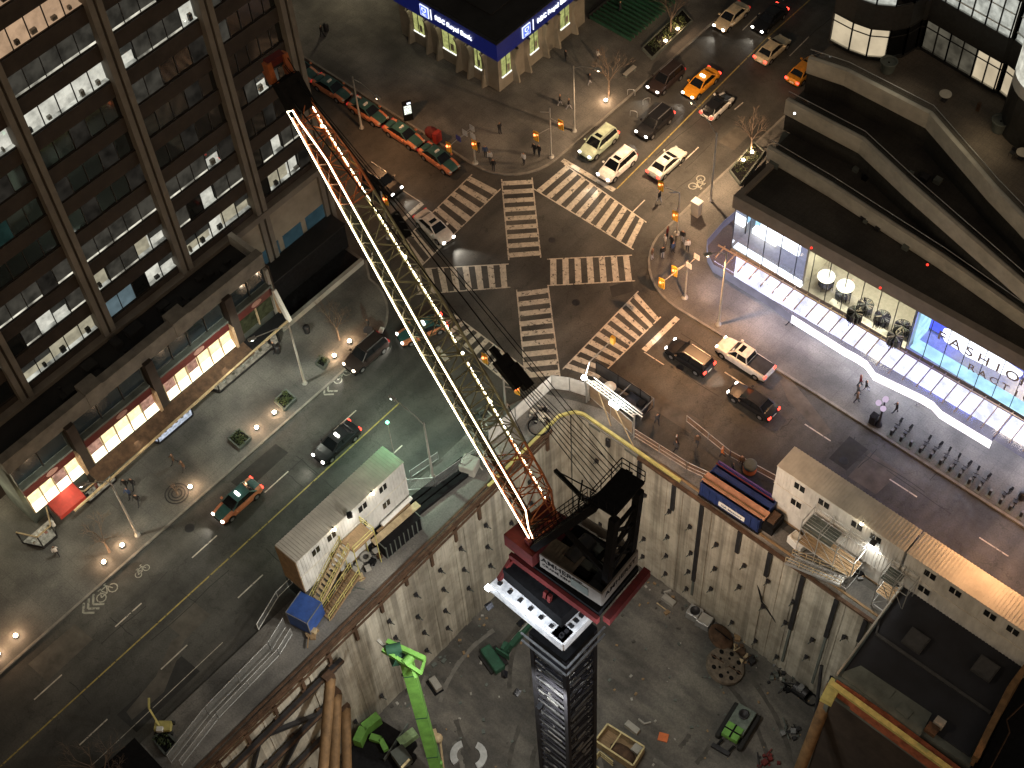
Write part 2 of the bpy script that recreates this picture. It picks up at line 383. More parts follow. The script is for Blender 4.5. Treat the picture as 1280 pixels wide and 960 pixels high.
ladder(gp(512, 337), gp(636, 330), gp(638, 359), gp(520, 368), 8)            # west arm
ladder(gp(667, 236), gp(792, 312), gp(808, 278), gp(705, 205), 10)           # north crossing
ladder(gp(703, 462), gp(798, 364), gp(826, 396), gp(745, 475), 10)           # east crossing
ladder(gp(500, 305), gp(590, 218), gp(626, 236), gp(522, 337), 9)            # west crossing
ladder(gp(545, 404), gp(650, 492), gp(664, 466), gp(566, 392), 10)           # south crossing
mb = MB()
def st(a, b, w, m_='road_white'): stripe(mb, gp(*a), gp(*b), w, m_)
st((703, 200), (768, 238), 0.55); st((805, 438), (847, 397), 0.55); st((492, 285), (528, 254), 0.5)
st((546, 434), (560, 452), 0.5)
struct('road_marking', mb)
mb = MB()
# centre lines
stripe(mb, (1.45, -110), (1.45, -19), 0.13, 'road_yellow'); stripe(mb, gp(771, 236), (gp(958, 48)[0], gp(958, 48)[1]), 0.13, 'road_yellow')
stripe(mb, gp(958, 48), (gp(958, 48)[0] + 0.3, 120), 0.13, 'road_yellow')
stripe(mb, (-60, -0.3), gp(492, 237), 0.12, 'road_yellow')
# lane dashes
g0 = gp(39, 871); g1 = gp(73, 839)
for k in range(-8, 7):
    y = g0[1] + 8.62 * k
    if y < -18: stripe(mb, (-1.05, y), (-1.05, y + 2.9), 0.12)
g0 = gp(98, 930)
for k in range(-6, 6):
    y = g0[1] + 8.62 * k
    if y < -22: stripe(mb, (4.9, y), (4.9, y + 2.9), 0.12)
g0 = gp(1112, 599)
for k in range(-2, 8): stripe(mb, (g0[0] + 9 * k, g0[1]), (g0[0] + 9 * k + 2.8, g0[1]), 0.12)
for a, b in (((849, 207), (873, 184)), ((918, 137), (929, 128)), ((987, 70), (1011, 46)), ((928, 38), (950, 16)), ((790, 266), (806, 250))): st(a, b, 0.12)
for k in range(6): stripe(mb, (3.4, 48 + 9 * k), (3.4, 51 + 9 * k), 0.12)
for k in range(6): stripe(mb, (-3.6, 48 + 9 * k), (-3.6, 51 + 9 * k), 0.12)
st((805, 440), (830, 456), 0.1); st((528, 254), (488, 228), 0.1)
for x, y0, y1 in ((7.0, -60, -46),): stripe(mb, (x, y0), (x, y1), 0.06)
struct('road_marking', mb)
# bicycle and chevron stencils
def bikeglyph(mb, c, ang, s=1.0):
    M = Matrix.Rotation(ang, 2); c = Vector((c[0], c[1]))
    def q(p): v = M @ Vector(p) * s + c; return v
    def ln(a, b, w=0.12): stripe(mb, q(a), q(b), w * s, 'road_faded', z=Z2)
    for cx in (-0.55, 0.55):
        pts = [(cx + 0.36 * math.cos(t * math.pi / 5), 0.36 * math.sin(t * math.pi / 5)) for t in range(11)]
        for a, b in zip(pts, pts[1:]): ln(a, b, 0.09)
    for a, b in (((-0.55, 0), (-0.25, 0.5)), ((-0.25, 0.5), (0.35, 0.5)), ((-0.25, 0.5), (0, 0)), ((0, 0), (0.35, 0.5)), ((-0.55, 0), (0, 0)), ((0.25, 0.7), (0.55, 0)), ((0.2, 0.72), (0.45, 0.72)), ((-0.4, 0.62), (-0.12, 0.62))): ln(a, b, 0.09)
def chevrons(mb, c, ang, s=1.0, n=3):
    M = Matrix.Rotation(ang, 2); c = Vector((c[0], c[1]))
    for k in range(n):
        a, b, d = [M @ Vector(p) * s + c for p in ((0.55 - 0.45 * k, 0.6), (1.1 - 0.45 * k, 0), (0.55 - 0.45 * k, -0.6))]
        stripe(mb, a, b, 0.16 * s, 'road_faded'); stripe(mb, b, d, 0.16 * s, 'road_faded')
mb = MB()
bikeglyph(mb, gp(134, 741), R(90), 1.15); chevrons(mb, gp(119, 753), R(-90), 1.2)
bikeglyph(mb, gp(178, 714), R(90), 0.8)
bikeglyph(mb, gp(871, 228), R(-90), 1.2)
bikeglyph(mb, gp(428, 470), R(90), 1.1); chevrons(mb, gp(417, 483), R(-90), 1.1, 2)
struct('road_marking', mb)
# asphalt patches, tracks and covers
mat('asphalt_patch', (0.03, 0.03, 0.029), 0.9, var=0.3, scale=1.0, coords='World', bump=0.1)
mat('asphalt_pale', (0.095, 0.085, 0.072), 0.9, var=0.35, scale=0.7, coords='World', bump=0.1)
mb = MB()
def patch(pts, m_): mb.add([(*gp(*p), 0.003) for p in pts], [tuple(range(len(pts)))], m_)
patch([(1062, 545), (1085, 562), (1058, 588), (1036, 573)][::-1], 'asphalt_patch')
patch([(1088, 565), (1125, 590), (1095, 618), (1060, 596)][::-1], 'asphalt_pale')
patch([(762, 358), (790, 350), (792, 364), (765, 372)][::-1], 'asphalt_patch')
patch([(215, 800), (235, 790), (205, 865), (165, 900), (158, 890), (195, 845)][::-1], 'asphalt_pale')
patch([(575, 565), (590, 552), (560, 580), (540, 600), (530, 598)][::-1], 'asphalt_pale')
patch([(960, 440), (1010, 500), (1040, 540), (1028, 545), (985, 500)][::-1], 'asphalt_pale')
struct('road', mb)
mb = MB(); rs_ = random.Random(12)
for k in range(34):
    A_st = rs_.random() < .6
    if A_st: x, y = rs_.uniform(-4.6, 8), rs_.uniform(-60, -18) if rs_.random() < .6 else rs_.uniform(16, 50); d = (rs_.uniform(-.3, .3), rs_.uniform(3, 9)) if rs_.random() < .6 else (rs_.uniform(1.5, 4), rs_.uniform(-.2, .2))
    else: x, y = rs_.uniform(14, 56), rs_.uniform(-3.5, 5.5); d = (rs_.uniform(3, 9), rs_.uniform(-.3, .3)) if rs_.random() < .6 else (rs_.uniform(-.2, .2), rs_.uniform(1.5, 3))
    pts = [(x, y)] + [(x + d[0] * t + rs_.uniform(-.12, .12), y + d[1] * t + rs_.uniform(-.12, .12)) for t in (.25, .5, .75, 1)]
    if x + d[0] > 8.3 and A_st: continue
    for a, b in zip(pts, pts[1:]): stripe(mb, a, b, .07, 'asphalt_patch', .0035 + .00001 * k)
struct('road', mb)
for x0, y0, x1, y1, mm in ((-4.2, -35, -2.4, -29.5, 'asphalt_patch'), (2.2, -48, 4.4, -45, 'asphalt_pale'), (5.2, -56, 7.6, -49, 'asphalt_patch'), (-3.5, 22, -1.2, 27, 'asphalt_patch'), (4, 26, 6, 29, 'asphalt_pale'), (18, -4.6, 24, -2.8, 'asphalt_pale'), (-4, -58, -1.5, -53, 'asphalt_pale')):
    mb = MB(); mb.quad((x0, y0, .0016), (x1, y0 + .1, .0016), (x1 - .1, y1, .0016), (x0 + .1, y1 - .1, .0016), mm); struct('road', mb)
mb = MB()
for p, r in (((1055, 576), .42), ((850, 460), .38), ((720, 378), .4), ((237, 660), .45), ((1002, 577), .4), ((690, 300), .35), ((420, 640), .35)):
    c = gp(*p); mb.lathe([(r, 0.002), (r, 0.012), (r * 0.86, 0.016), (0.001, 0.014)], (c[0], c[1], 0), 'dark_metal', 18, False)
struct('road', mb)
# ================================================================ BUILDINGS
# window light levels (lit rooms behind glass)
emat('win_white', (1.0, 0.93, 0.76), .85, 0.45, 1.2); emat('win_cream', (1.0, 0.86, 0.58), 0.5, 0.4, 1.1); emat('win_orange', (1.0, 0.62, 0.36), 0.6, 0.35, 1.0)
emat('win_grey', (1.0, 0.92, 0.74), 0.045, 0.6, 0.9); emat('win_dim', (0.9, 0.8, 0.65), 0.022, 0.7, 0.8); emat('win_cool', (0.6, 0.85, 0.95), 0.16, 0.35, 0.8)
emat('win_teal', (0.3, 0.7, 0.6), 0.03, 0.5, 0.8); emat('sill_glow', (1.0, 0.95, 0.78), .8, 0.85, .7)
mat('desk', (0.3, 0.27, 0.22), 0.7); mat('mullion', (0.03, 0.027, 0.024), 0.5, 0.3)

TX, TZ0, FL = -18.2, 10.9, 3.76
tower = thing('office_tower', 'tall dark brick office tower with stone piers and ribbon windows, many lit', 'building', (-25, -35, 0))
def at0(mb, name, parent, bevel=0):                       # world-space mesh under a thing whose base is elsewhere
    o = mb.build(name, None, None, 0, bevel); o.parent = parent; o.matrix_parent_inverse = Matrix.Translation(-parent.location) if parent.rotation_euler.z == 0 else (Matrix.Translation(parent.location) @ Matrix.Rotation(parent.rotation_euler.z, 4, 'Z')).inverted()
    return o
TOP = 62.0
mb = MB(); mb.box((-50, -72, 0), (TX - 0.55, -8.3, TOP), 'brick_dark')
piers = [-61.7, -52.6, -43.5, -34.4, -25.3, -16.2]
nfl = 13
for f in range(nfl + 1):                                    # spandrels
    z = TZ0 + FL * f
    zb = z - (0.9 if f == 0 else 1.55); 
    mb.box((TX - 0.56, -72, zb), (TX, -8.3, z), 'brick_dark')
    mb.box((TX - 0.02, -72, z - 0.06), (TX + 0.04, -8.3, z + 0.0), 'mullion')
at0(mb, 'wall', tower)
mb = MB(); mb.box((TX - 0.8, -72, TZ0 - 1.5), (TX + 0.7, -8.2, TZ0 - 0.75), 'pier_stone'); at0(mb, 'ledge', tower)
for y in piers + [-8.6]:
    mb = MB(); w = 0.62
    mb.box((TX - 0.5, y - w, 0), (TX + 0.62, y - 0.12, TOP), 'pier_stone'); mb.box((TX - 0.5, y + 0.12, 0), (TX + 0.62, y + w, TOP), 'pier_stone')
    mb.box((TX - 0.5, y - 0.121, 0), (TX + 0.45, y + 0.121, TOP), 'brick_dark'); at0(mb, 'pier', tower)
# lit map: bay index (0 = between piers -43.5 and -34.4), floor -> five codes left to right
LIT = {(-2, 6): 'wwwdd', (-1, 6): 'ddggw', (-1, 4): '..tt.', (-1, 8): 'ooooo', (-1, 0): 'cccgd', (-1, 1): '.dGGG', (-1, 2): 'GGddd', (-1, 3): 'd.dd.',
       (0, 0): 'ccccc', (0, 1): 'dGwwG', (0, 2): 'GGGdG', (0, 3): 'd.d..', (0, 4): '.tt.d', (0, 5): '...d.', (0, 6): '..ddW', (0, 7): 'ddg..',
       (1, 0): 'aa.WW', (1, 1): 'cGGcW', (1, 2): 'GGGGG', (1, 3): '.d..d', (1, 4): 'd.dd.', (1, 5): '..d..', (1, 6): 'wwwww', (1, 7): 'GGGGK', (1, 8): 'ooooo', (1, 9): 'ooood',
       (2, 0): 'ccWcc', (2, 1): 'GdWGG', (2, 2): 'GGGWd', (2, 3): 'GGdGG', (2, 4): 'ddd..', (2, 5): 'gg..d', (2, 6): 'wGGGw', (2, 7): 'GGGdd', (2, 8): '.dd..', (2, 3): '..d..', (2, 4): 'd.dd.', (2, 5): 'ggd.d',
       (3, 0): 'dccWd', (3, 1): '.GWGG', (3, 2): 'ddd..', (3, 3): '.gWg.', (3, 4): 'd....', (3, 5): 'gd...', (3, 6): 'gdddd', (3, 7): '...d.', (3, 8): 'd.d..'}
code = {'w': 'win_white', 'W': 'win_white', 'c': 'win_cream', 'C': 'win_cream', 'o': 'win_orange', 'G': 'win_grey', 'g': 'win_grey', 'K': 'win_grey', 'd': 'win_dim', 'a': 'win_cool', 't': 'win_teal'}
edges = [-72] + piers + [-8.6]
rnd = random.Random(3)
WH = 2.2
for b in range(len(edges) - 1):
    y0 = edges[b] + (0.62 if b else 0); y1 = edges[b + 1] - 0.62; bay = b - 3
    npane = 5
    for f in range(nfl):
        if f > 10 : continue
        z = TZ0 + FL * f; pat = LIT.get((bay, f)) or ''.join(rnd.choice('...dd.g') for _ in range(5))
        mb = MB(); fr = MB(); pw = (y1 - y0) / npane
        xg = TX - 0.12
        fr.box((TX - 0.14, y0, z), (TX - 0.06, y1, z + 0.07), 'mullion'); fr.box((TX - 0.14, y0, z + WH - 0.07), (TX - 0.06, y1, z + WH), 'mullion')
        lit = False
        for i in range(npane):
            a = y0 + i * pw; c = a + pw; k = pat[i]
            if k == '.': mb.quad((xg, a, z), (xg, c, z), (xg, c, z + WH), (xg, a, z + WH), 'dark_glass'); continue
            if k in 'dt': mb.quad((xg, a, z), (xg, c, z), (xg, c, z + WH), (xg, a, z + WH), code[k] if rnd.random() < .6 else 'dark_glass'); continue
            lit = True
            if k in 'GKga':                                   # blind drawn down to a bright gap at the sill
                h = 0.34 if k in 'GK' else (0.0 if k == 'g' else 0.2)
                mb.quad((xg, a, z + h), (xg, c, z + h), (xg, c, z + WH), (xg, a, z + WH), code[k])
                if h: mb.quad((xg + 0.005, a, z + 0.12), (xg + .005, c, z + 0.12), (xg + .005, c, z + h), (xg + .005, a, z + h), 'sill_glow' if k != 'a' else 'win_cool'); mb.quad((xg, a, z), (xg, c, z), (xg, c, z + 0.12), (xg, a, z + 0.12), 'mullion')
            else:                                              # room seen: lit back and desk, bright sill
                bk = code[k]; d = 0.4
                mb.quad((xg - d, a, z + 0.12), (xg - d, c, z + 0.12), (xg - d, c, z + WH), (xg - d, a, z + WH), bk)
                mb.quad((xg - d, a, z + 0.12), (xg, a, z + 0.12), (xg, c, z + 0.12), (xg - d, c, z + 0.12), 'sill_glow' if k.isupper() or k in 'wc' else bk)
                if rnd.random() < 0.7:
                    q = a + pw * rnd.uniform(.15, .6); hh = rnd.uniform(.25, .7)
                    mb.box((xg - d + 0.02, q, z + .13), (xg - 0.1, q + rnd.uniform(.15, .5), z + .13 + hh), rnd.choice(['desk', 'mullion', 'concrete']))
                if rnd.random() < 0.3 and k != 'o': mb.quad((xg - 0.05, a, z + WH * .62), (xg - 0.05, c, z + WH * .62), (xg - 0.05, c, z + WH), (xg - 0.05, a, z + WH), 'win_grey')
                fr.quad((xg + 0.02, a, z), (xg + 0.02, c, z), (xg + 0.02, c, z + WH), (xg + 0.02, a, z + WH), 'clear_glass')
            fr.box((xg - 0.05, a - 0.03, z), (xg + 0.07, a + 0.03, z + WH), 'mullion')
        for i in range(1, npane): fr.box((xg - 0.02, y0 + i * pw - 0.03, z), (xg + 0.08, y0 + i * pw + 0.03, z + WH), 'mullion')
        w_ = at0(mb, 'window', tower)
        fo = fr.build('window_frame'); fo.parent = w_
# side of the tower towards the crossing street, and pale base
mb = MB(); mb.box((TX - 12, -8.3, 0), (TX + 0.3, -8.0, 7.5), 'beige_panel'); mb.box((TX - 0.4, -19.4, 0), (TX + 0.3, -8.3, 9.4), 'beige_panel'); at0(mb, 'base_wall', tower)
mb = MB(); emat('win_bluedim', (0.35, 0.7, 0.85), 0.05, 0.4, .7)
for y in (-17.6, -14.6, -11.6): mb.box((TX + 0.3, y, 1.6), (TX + 0.34, y + 2.4, 5.2), 'win_bluedim')
at0(mb, 'base_window', tower)
mb = MB(); mb.box((TX + .4, -19.6, 0.14), (-15.6, -8.8, 3.4), 'black'); mb.box((TX + .4, -19.6, 3.4), (-15.5, -8.7, 3.5), 'roof_black'); tag(mb.build('low_roof'), 'low flat black roof in the dark court at the tower foot', 'roof')
# dark planted court between tower foot and pavement
mb = MB(); mb.box((TX + 0.35, -20, 0.14), (-13.2, -9.4, 0.3), 'black'); o = mb.build('planting_bed'); o['kind'] = 'structure'
mb = MB(); mb.box((-13.2, -20.4, 0.12), (-12.8, -9.4, 0.8), 'concrete'); tag(mb.build('low_wall'), 'low concrete wall between the paved corner and the dark court', 'wall')

# ---------------- podium with red sign band
px0 = -13.0; PYA, PYB = -49.2, -20.0
pod = thing('podium_building', 'long low concrete podium with red sign band and bright shop windows', 'building', (-15.6, -35, 0))
mb = MB(); mb.box((TX + 0.1, PYA, 0), (px0 - 1.2, PYB, 9.6), 'concrete_dark'); at0(mb, 'wall', pod)
mb = MB(); mb.box((TX + 0.62, PYA + .1, 9.6), (px0 - 1.0, PYB - .1, 9.7), 'roof_black')
for i in range(26):
    x = rnd.uniform(TX + 1, px0 - 1.8); y = rnd.uniform(PYA + 1, PYB - 2); s = rnd.uniform(.3, 1.1)
    mb.box((x, y, 9.7), (x + s, y + s * rnd.uniform(.5, 2), 9.7 + s * .6), 'roof_black')
at0(mb, 'roof', pod)
mb = MB()
mb.box((px0 - 1.2, PYA, 9.3), (px0 - 0.35, PYB, 10.9), 'parapet_mid'); mb.box((px0 - 1.2, PYA - .05, 10.9), (px0 - 0.3, PYB + .05, 11.05), 'parapet_mid')
for y in (PYA + 9.7, PYA + 19.5): mb.box((px0 - 1.8, y - .9, 9.3), (px0 - 0.28, y + .9, 11.2), 'parapet_mid')
mb.box((TX + .7, PYB - .5, 9.3), (px0 - 1.2, PYB, 11.0), 'concrete'); at0(mb, 'parapet', pod)
# three units, each: slanted dark glazing, red sign band with oval badge, lit windows
mat('lit_display', (0.7, 0.45, 0.25), 0.7, var=0.5, scale=2)
emat('shop_glow', (1.0, 0.8, 0.42), 1.6, 0.35, 2.2); emat('shop_white', (1.0, 0.86, 0.6), 2.6, 0.1, 1); emat('shop_dim', (0.5, 0.52, 0.25), 0.08, 0.6, 1.5)
mat('poster_pink', (0.6, 0.25, 0.2), 0.6, var=0.5, scale=1.5)
emat('poster_lit', (1.0, 0.55, 0.4), 0.5, 0.55, 2.5)
units = [(-49.2, -40.4, 'lit'), (-39.2, -30.6, 'lit'), (-29.4, -20.3, 'dim')]
units = [(-49.0, -43.6, 4), (-42.4, -34.9, 5), (-33.7, -25.6, 6), (-24.6, -20.2, 0)]
for ui, (a, b, nw) in enumerate(units):
    mb = MB()
    mb.box((px0 - 1.2, a, 6.9), (px0 - 0.55, b, 9.3), 'concrete_dark')
    n = max(2, int((b - a) / 1.9)); w = (b - a) / n
    for i in range(n):
        c = a + i * w
        mb.quad((px0 - 0.5, c + .06, 7.2), (px0 - 0.5, c + w - .06, 7.2), (px0 - 0.5, c + w - .06, 9.25), (px0 - 0.5, c + .06, 9.25), 'blue_glass')
        mb.box((px0 - 0.56, c - .04, 6.9), (px0 - 0.4, c + .04, 9.3), 'mullion')
        if (ui, i) in ((2, 0), (2, 1)): mb.box((px0 - 0.49, c + .1, 7.2), (px0 - 0.46, c + w - .1, 7.3), 'win_grey')
    mb.box((px0 - 0.6, a, 6.75), (px0 + 0.05, b, 7.0), 'concrete_dark')
    at0(mb, 'upper_window', pod)
    mb = MB(); mb.box((px0 - 0.6, a, 5.6), (px0 - 0.1, b, 6.7), 'sign_red'); sb = at0(mb, 'sign_band', pod)
    mb = MB(); yc = a + (b - a) * .55
    vs = [(px0 - 0.06, yc + .62 * math.cos(t * math.pi / 10), 6.15 + .33 * math.sin(t * math.pi / 10)) for t in range(20)]
    mb.add(vs, [tuple(range(20))], mat('badge', (0.35, 0.2, 0.17), 0.6)); bo = mb.build('badge'); bo.parent = sb
    mb = MB()
    if nw:
        w = (b - a) / nw
        for i in range(nw):
            c = a + i * w
            g = 'poster_lit' if i % 2 == 0 and (ui + i) % 3 else 'shop_glow'
            mb.quad((px0 - .4, c, 3.9), (px0 - .4, c + w, 3.9), (px0 - .4, c + w, 5.6), (px0 - .4, c, 5.6), g)
            mb.quad((px0 - .4, c, 3.9), (px0 - .02, c, 3.1), (px0 - .02, c + w, 3.1), (px0 - .4, c + w, 3.9), 'shop_white')
            mb.box((px0 - .2, c - .05, 3.1), (px0 - .02, c + .05, 5.6), 'timber_pale')
    else:
        w = (b - a) / 2
        for i in range(2):
            c = a + i * w
            mb.quad((px0 - .4, c, 3.2), (px0 - .4, c + w, 3.2), (px0 - .4, c + w, 5.6), (px0 - .4, c, 5.6), 'shop_dim')
            mb.box((px0 - .3, c - .06, 3.1), (px0 - .1, c + .06, 5.6), 'timber_pale')
    so = at0(mb, 'shop_window', pod)
    mb = MB(); mb.box((px0 - .5, b - .02, 2.9), (px0 + .25, b + .25, 5.9), mat('end_wall', (0.45, 0.3, 0.18), .8)); at0(mb, 'end_wall', pod)
    mb = MB(); mb.box((px0 - .9, b + .25, 0.14), (px0 + .1, min(b + 1.1, PYB), 9.6), 'brick_dark'); at0(mb, 'column', pod)
# awning roof above the pavement with pale edge rail
mb = MB()
for a, b in ((-43.4, -34.2), (-34.2, -24.8)):
    mb.quad((px0 + .05, a, 3.05), (-11.35, a, 2.65), (-11.35, b, 2.65), (px0 + .05, b, 3.05), 'rust'); mb.quad((px0 + .05, a, 2.95), (px0 + .05, b, 2.95), (-11.35, b, 2.55), (-11.35, a, 2.55), 'concrete_dark')
mb.quad((px0 + .05, -24.8, 3.0), (-11.5, -24.8, 2.65), (-11.7, -20.2, 2.65), (px0 + .05, -20.2, 3.0), 'black')
aw = at0(mb, 'awning_roof', pod)
mb = MB(); mb.bar((-10.9, -46.6, 2.65), (-11.75, -20.2, 2.65), 0.16, 0.2, 'timber_pale'); at0(mb, 'edge_rail', pod)
mb = MB(); mb.bar((px0 + .0, -20.1, 6.2), (-11.7, -20.1, 2.6), .35, .5, 'white_paint'); mb.bar((px0 - 0.3, -20.1, 0.2), (px0 - 0.3, -20.1, 9), .5, .4, 'concrete'); at0(mb, 'end_fin', pod)
# display cases on the pavement
def display_case(a, b, x0, x1, m_glow, lab):
    t = thing('display_case', lab, 'display case', ((x0 + x1) / 2, (a + b) / 2, 0.14), 0, 'glazed display cases along the podium'); dx = (x1 - x0) / 2; dy = (b - a) / 2
    mb = MB(); mb.prism([(-dx, -dy), (dx, -dy + dx * 1.0), (dx, dy - dx * 1.0), (-dx, dy)], 0, 0.3, 'dark_metal'); 
    P = [(-dx, -dy), (dx, -dy + dx), (dx, dy - dx), (-dx, dy)]
    for p in P: mb.box((p[0] - .05, p[1] - .05, .3), (p[0] + .05, p[1] + .05, 2.1), 'dark_metal')
    for p, q in zip(P, P[1:]): mb.bar((*p, 2.12), (*q, 2.12), .12, .1, 'timber_pale')
    mb.build('frame', t)
    mb = MB()
    for p, q in zip(P, P[1:]): mb.quad((*p, .3), (*q, .3), (*q, 2.1), (*p, 2.1), 'clear_glass')
    mb.build('glass', t)
    mb = MB(); mb.prism([(p[0] * .9, p[1] * .95) for p in P], .3, .5, m_glow)
    for i in range(6): 
        y = -dy * .7 + i * dy * .27; mb.box((-.1, y, .5), (.15, y + .25, .5 + .3 + .25 * (i % 3)), rnd.choice(['white_paint', 'desk', 'poster_pink', 'dark_metal']))
    mb.build('display', t); return t
emat('case_glow', (1.0, 0.86, 0.6), 0.35, 0.6, 3.0); emat('case_bright', (0.85, 0.9, 1.0), 0.9, 0.5, 3.0)
display_case(-29.6, -21.0, -13.0, -12.1, 'case_glow', 'longest glazed display case, near the pale end fin of the podium')
display_case(-37.0, -32.0, -13.0, -12.1, 'case_bright', 'glazed display case with a bluish white screen, middle of the podium front')
display_case(-45.2, -41.2, -13.0, -12.1, 'case_glow', 'glazed display case just right of the red entrance awning')
display_case(-51.2, -47.9, -13.4, -11.6, 'case_glow', 'glazed corner display case at the alley end of the podium')
aw = thing('entrance_awning', 'red fabric awning over the podium shop entrance', 'awning', (-12.4, -46.4, 2.4))
mb = MB(); mb.add([(-.5, -1.4, .9), (-.5, 1.4, .9), (1.0, 1.4, .2), (1.0, -1.4, .2), (1.0, 1.4, -.25), (1.0, -1.4, -.25)], [(0, 3, 2, 1), (3, 5, 4, 2)], 'awning_red'); mb.add([(-.5, -1.4, .9), (1.0, -1.4, .2), (1.0, -1.4, -.25), (-.5, -1.4, -.2)], [(0, 1, 2, 3)], 'awning_red'); mb.build('canopy_fabric', aw)
mb = MB(); mb.bar((1, -1.4, .2), (-.6, -1.4, .5), .05, .05, 'dark_metal'); mb.bar((1, 1.4, .2), (-.6, 1.4, .5), .05, .05, 'dark_metal'); mb.build('frame', aw)
# entrance glow wall
lamp('AREA', 'shop_light', pod, (px0 + .1 + 15.6, -46 + 35, 3.6), 60, (1, .82, .55), (0.5, 0, -1), 1.0, sy=5)
lamp('AREA', 'shop_light', pod, (px0 + .1 + 15.6, -38.5 + 35, 2.5), 25, (1, .85, .6), (0.5, 0, -1), .5, sy=8)
lamp('AREA', 'shop_light', pod, (px0 + .1 + 15.6, -28 + 35, 2.5), 25, (1, .85, .6), (0.5, 0, -1), .5, sy=8)

lamp('POINT', 'alley_fill', pod, Vector((-17, -52.5, 3.5)) - pod.location, 420, (1, .88, .6), size=.3)  # added light for the alley glow, no fixture known
# dark neighbour beyond the alley
nb = thing('brick_building', 'dark red steel fronted building at the far left beyond the alley', 'building', (-22, -62, 0))
mb = MB(); mb.box((-40, -80, 0), (-13.3, -56.8, 9), 'brick_dark'); at0(mb, 'wall', nb)
mb = MB()
for i in range(7): mb.box((-13.3, -76 + i * 3, .2), (-13.05, -75.7 + i * 3, 8.8), 'sign_red')
for z in (1, 3.6, 6.2, 8.6): mb.box((-13.28, -78, z), (-13.1, -57, z + .2), 'sign_red')
at0(mb, 'steel_frame', nb)
mb = MB()
for i in range(6): mb.quad((-13.27, -75.6 + i * 3, 1.3), (-13.27, -73.1 + i * 3, 1.3), (-13.27, -73.1 + i * 3, 3.4), (-13.27, -75.6 + i * 3, 3.4), 'win_dim')
at0(mb, 'window', nb)

# ---------------- bank
bank = thing('bank_building', 'stone bank with flared piers and lit blue sign band on two sides', 'building', (-30, 30, 0))
bx, by = -18.5, 17.0; BL, BR = -33.2, 31.2
mb = MB(); mb.box((BL, by, 0.1), (bx, BR, 4.9), 'beige_panel'); at0(mb, 'wall', bank)
mb = MB(); mb.box((-60, by - .1, 7.2), (bx + .1, 58, 7.4), 'roof_black'); mb.box((-60, by + 2.5, 7.4), (bx - 3, 58, 7.55), 'roof_black')
for i in range(5): mb.box((-30 - i * 5, 26 + i * 3, 7.5), (-28 - i * 5, 28 + i * 3, 8.6), 'roof_black')
mb.box((-60, BR - .05, 0), (BL + .1, 58, 7.2), 'brick_dark') ; at0(mb, 'roof', bank)
mb = MB(); mat('sign_blue', (0.01, 0.02, 0.16), 0.4, var=.2, emit=0.06, ecol=(0.02, 0.05, 0.6))
mb.box((BL - .3, by - .35, 4.9), (bx + .35, by + .1, 7.2), 'sign_blue'); mb.box((bx - .1, by + .1, 4.9), (bx + .35, BR + .3, 7.2), 'sign_blue'); sg = at0(mb, 'sign_band', bank)
mb = MB(); mb.box((BL - .35, by - .42, 7.2), (bx + .42, by + .05, 7.36), 'dark_metal'); mb.box((bx - .05, by + .05, 7.2), (bx + .42, BR + .35, 7.36), 'dark_metal'); at0(mb, 'roof_edge', bank)
# piers flared at foot and head
def bpier(x, y, along):
    mb = MB(); pr = [(0.14, .75), (1.6, .5), (2.9, .22), (4.2, .45), (4.9, .7)]
    for (z0, d0), (z1, d1) in zip(pr, pr[1:]):
        if along == 'x': vs = [(x - .3, by, z0), (x + .3, by, z0), (x + .12, by - d0, z0), (x - .12, by - d0, z0), (x - .3, by, z1), (x + .3, by, z1), (x + .12, by - d1, z1), (x - .12, by - d1, z1)]
        else: vs = [(bx, y + .3, z0), (bx, y - .3, z0), (bx + d0, y - .12, z0), (bx + d0, y + .12, z0), (bx, y + .3, z1), (bx, y - .3, z1), (bx + d1, y - .12, z1), (bx + d1, y + .12, z1)]
        mb.add(vs, [(0, 1, 5, 4), (1, 2, 6, 5), (2, 3, 7, 6), (3, 0, 4, 7)], 'beige_panel')
    at0(mb, 'pier', bank)
emat('bank_win', (0.95, 1.0, 0.35), 0.42, 0.5, 2.0); emat('bank_white', (1, 1, .85), 1.2)
def bwin(c, along, w=1.3):
    mb = MB()
    if along == 'x': mb.box((c - w / 2, by - .06, 2.0), (c + w / 2, by - .02, 4.6), 'bank_win'); mb.box((c - w / 2 - .05, by - .14, 1.85), (c + w / 2 + .05, by - .02, 2.0), 'bank_white'); mb.box((c - .05, by - .1, 2.0), (c + .05, by - .06, 4.6), 'mullion'); mb.box((c + w * .1, by - .09, 2.3), (c + w * .35, by - .06, 3.2), 'desk')
    else: mb.box((bx + .02, c - w / 2, 2.0), (bx + .06, c + w / 2, 4.6), 'bank_win'); mb.box((bx + .02, c - w / 2 - .05, 1.85), (bx + .14, c + w / 2 + .05, 2.0), 'bank_white'); mb.box((bx + .06, c - .05, 2.0), (bx + .1, c + .05, 4.6), 'mullion'); mb.box((bx + .06, c + w * .1, 2.3), (bx + .09, c + w * .35, 3.2), 'desk')
    at0(mb, 'window', bank)
for x in (-31.4, -28.7, -27.1, -24.2, -22.5, -20.4): bpier(x, 0, 'x')
for y in (18.2 + 1.3, 21.4, 24.4, 26.3, 29.2): bpier(0, y, 'y')
for x, w in ((-30.2, 1.5), (-25.6, 1.9), (-21.4, .9)): bwin(x, 'x', w)
for y, w in ((18.2, 1.4), (22.7, 1.3), (27.8, 1.4)): bwin(y, 'y', w)
emat('sign_lit', (0.85, 0.88, 1.0), 1.7); emat('logo_blue', (0.1, 0.16, 1.0), 1.3); emat('logo_pale', (.75, .82, 1.0), 1.2)
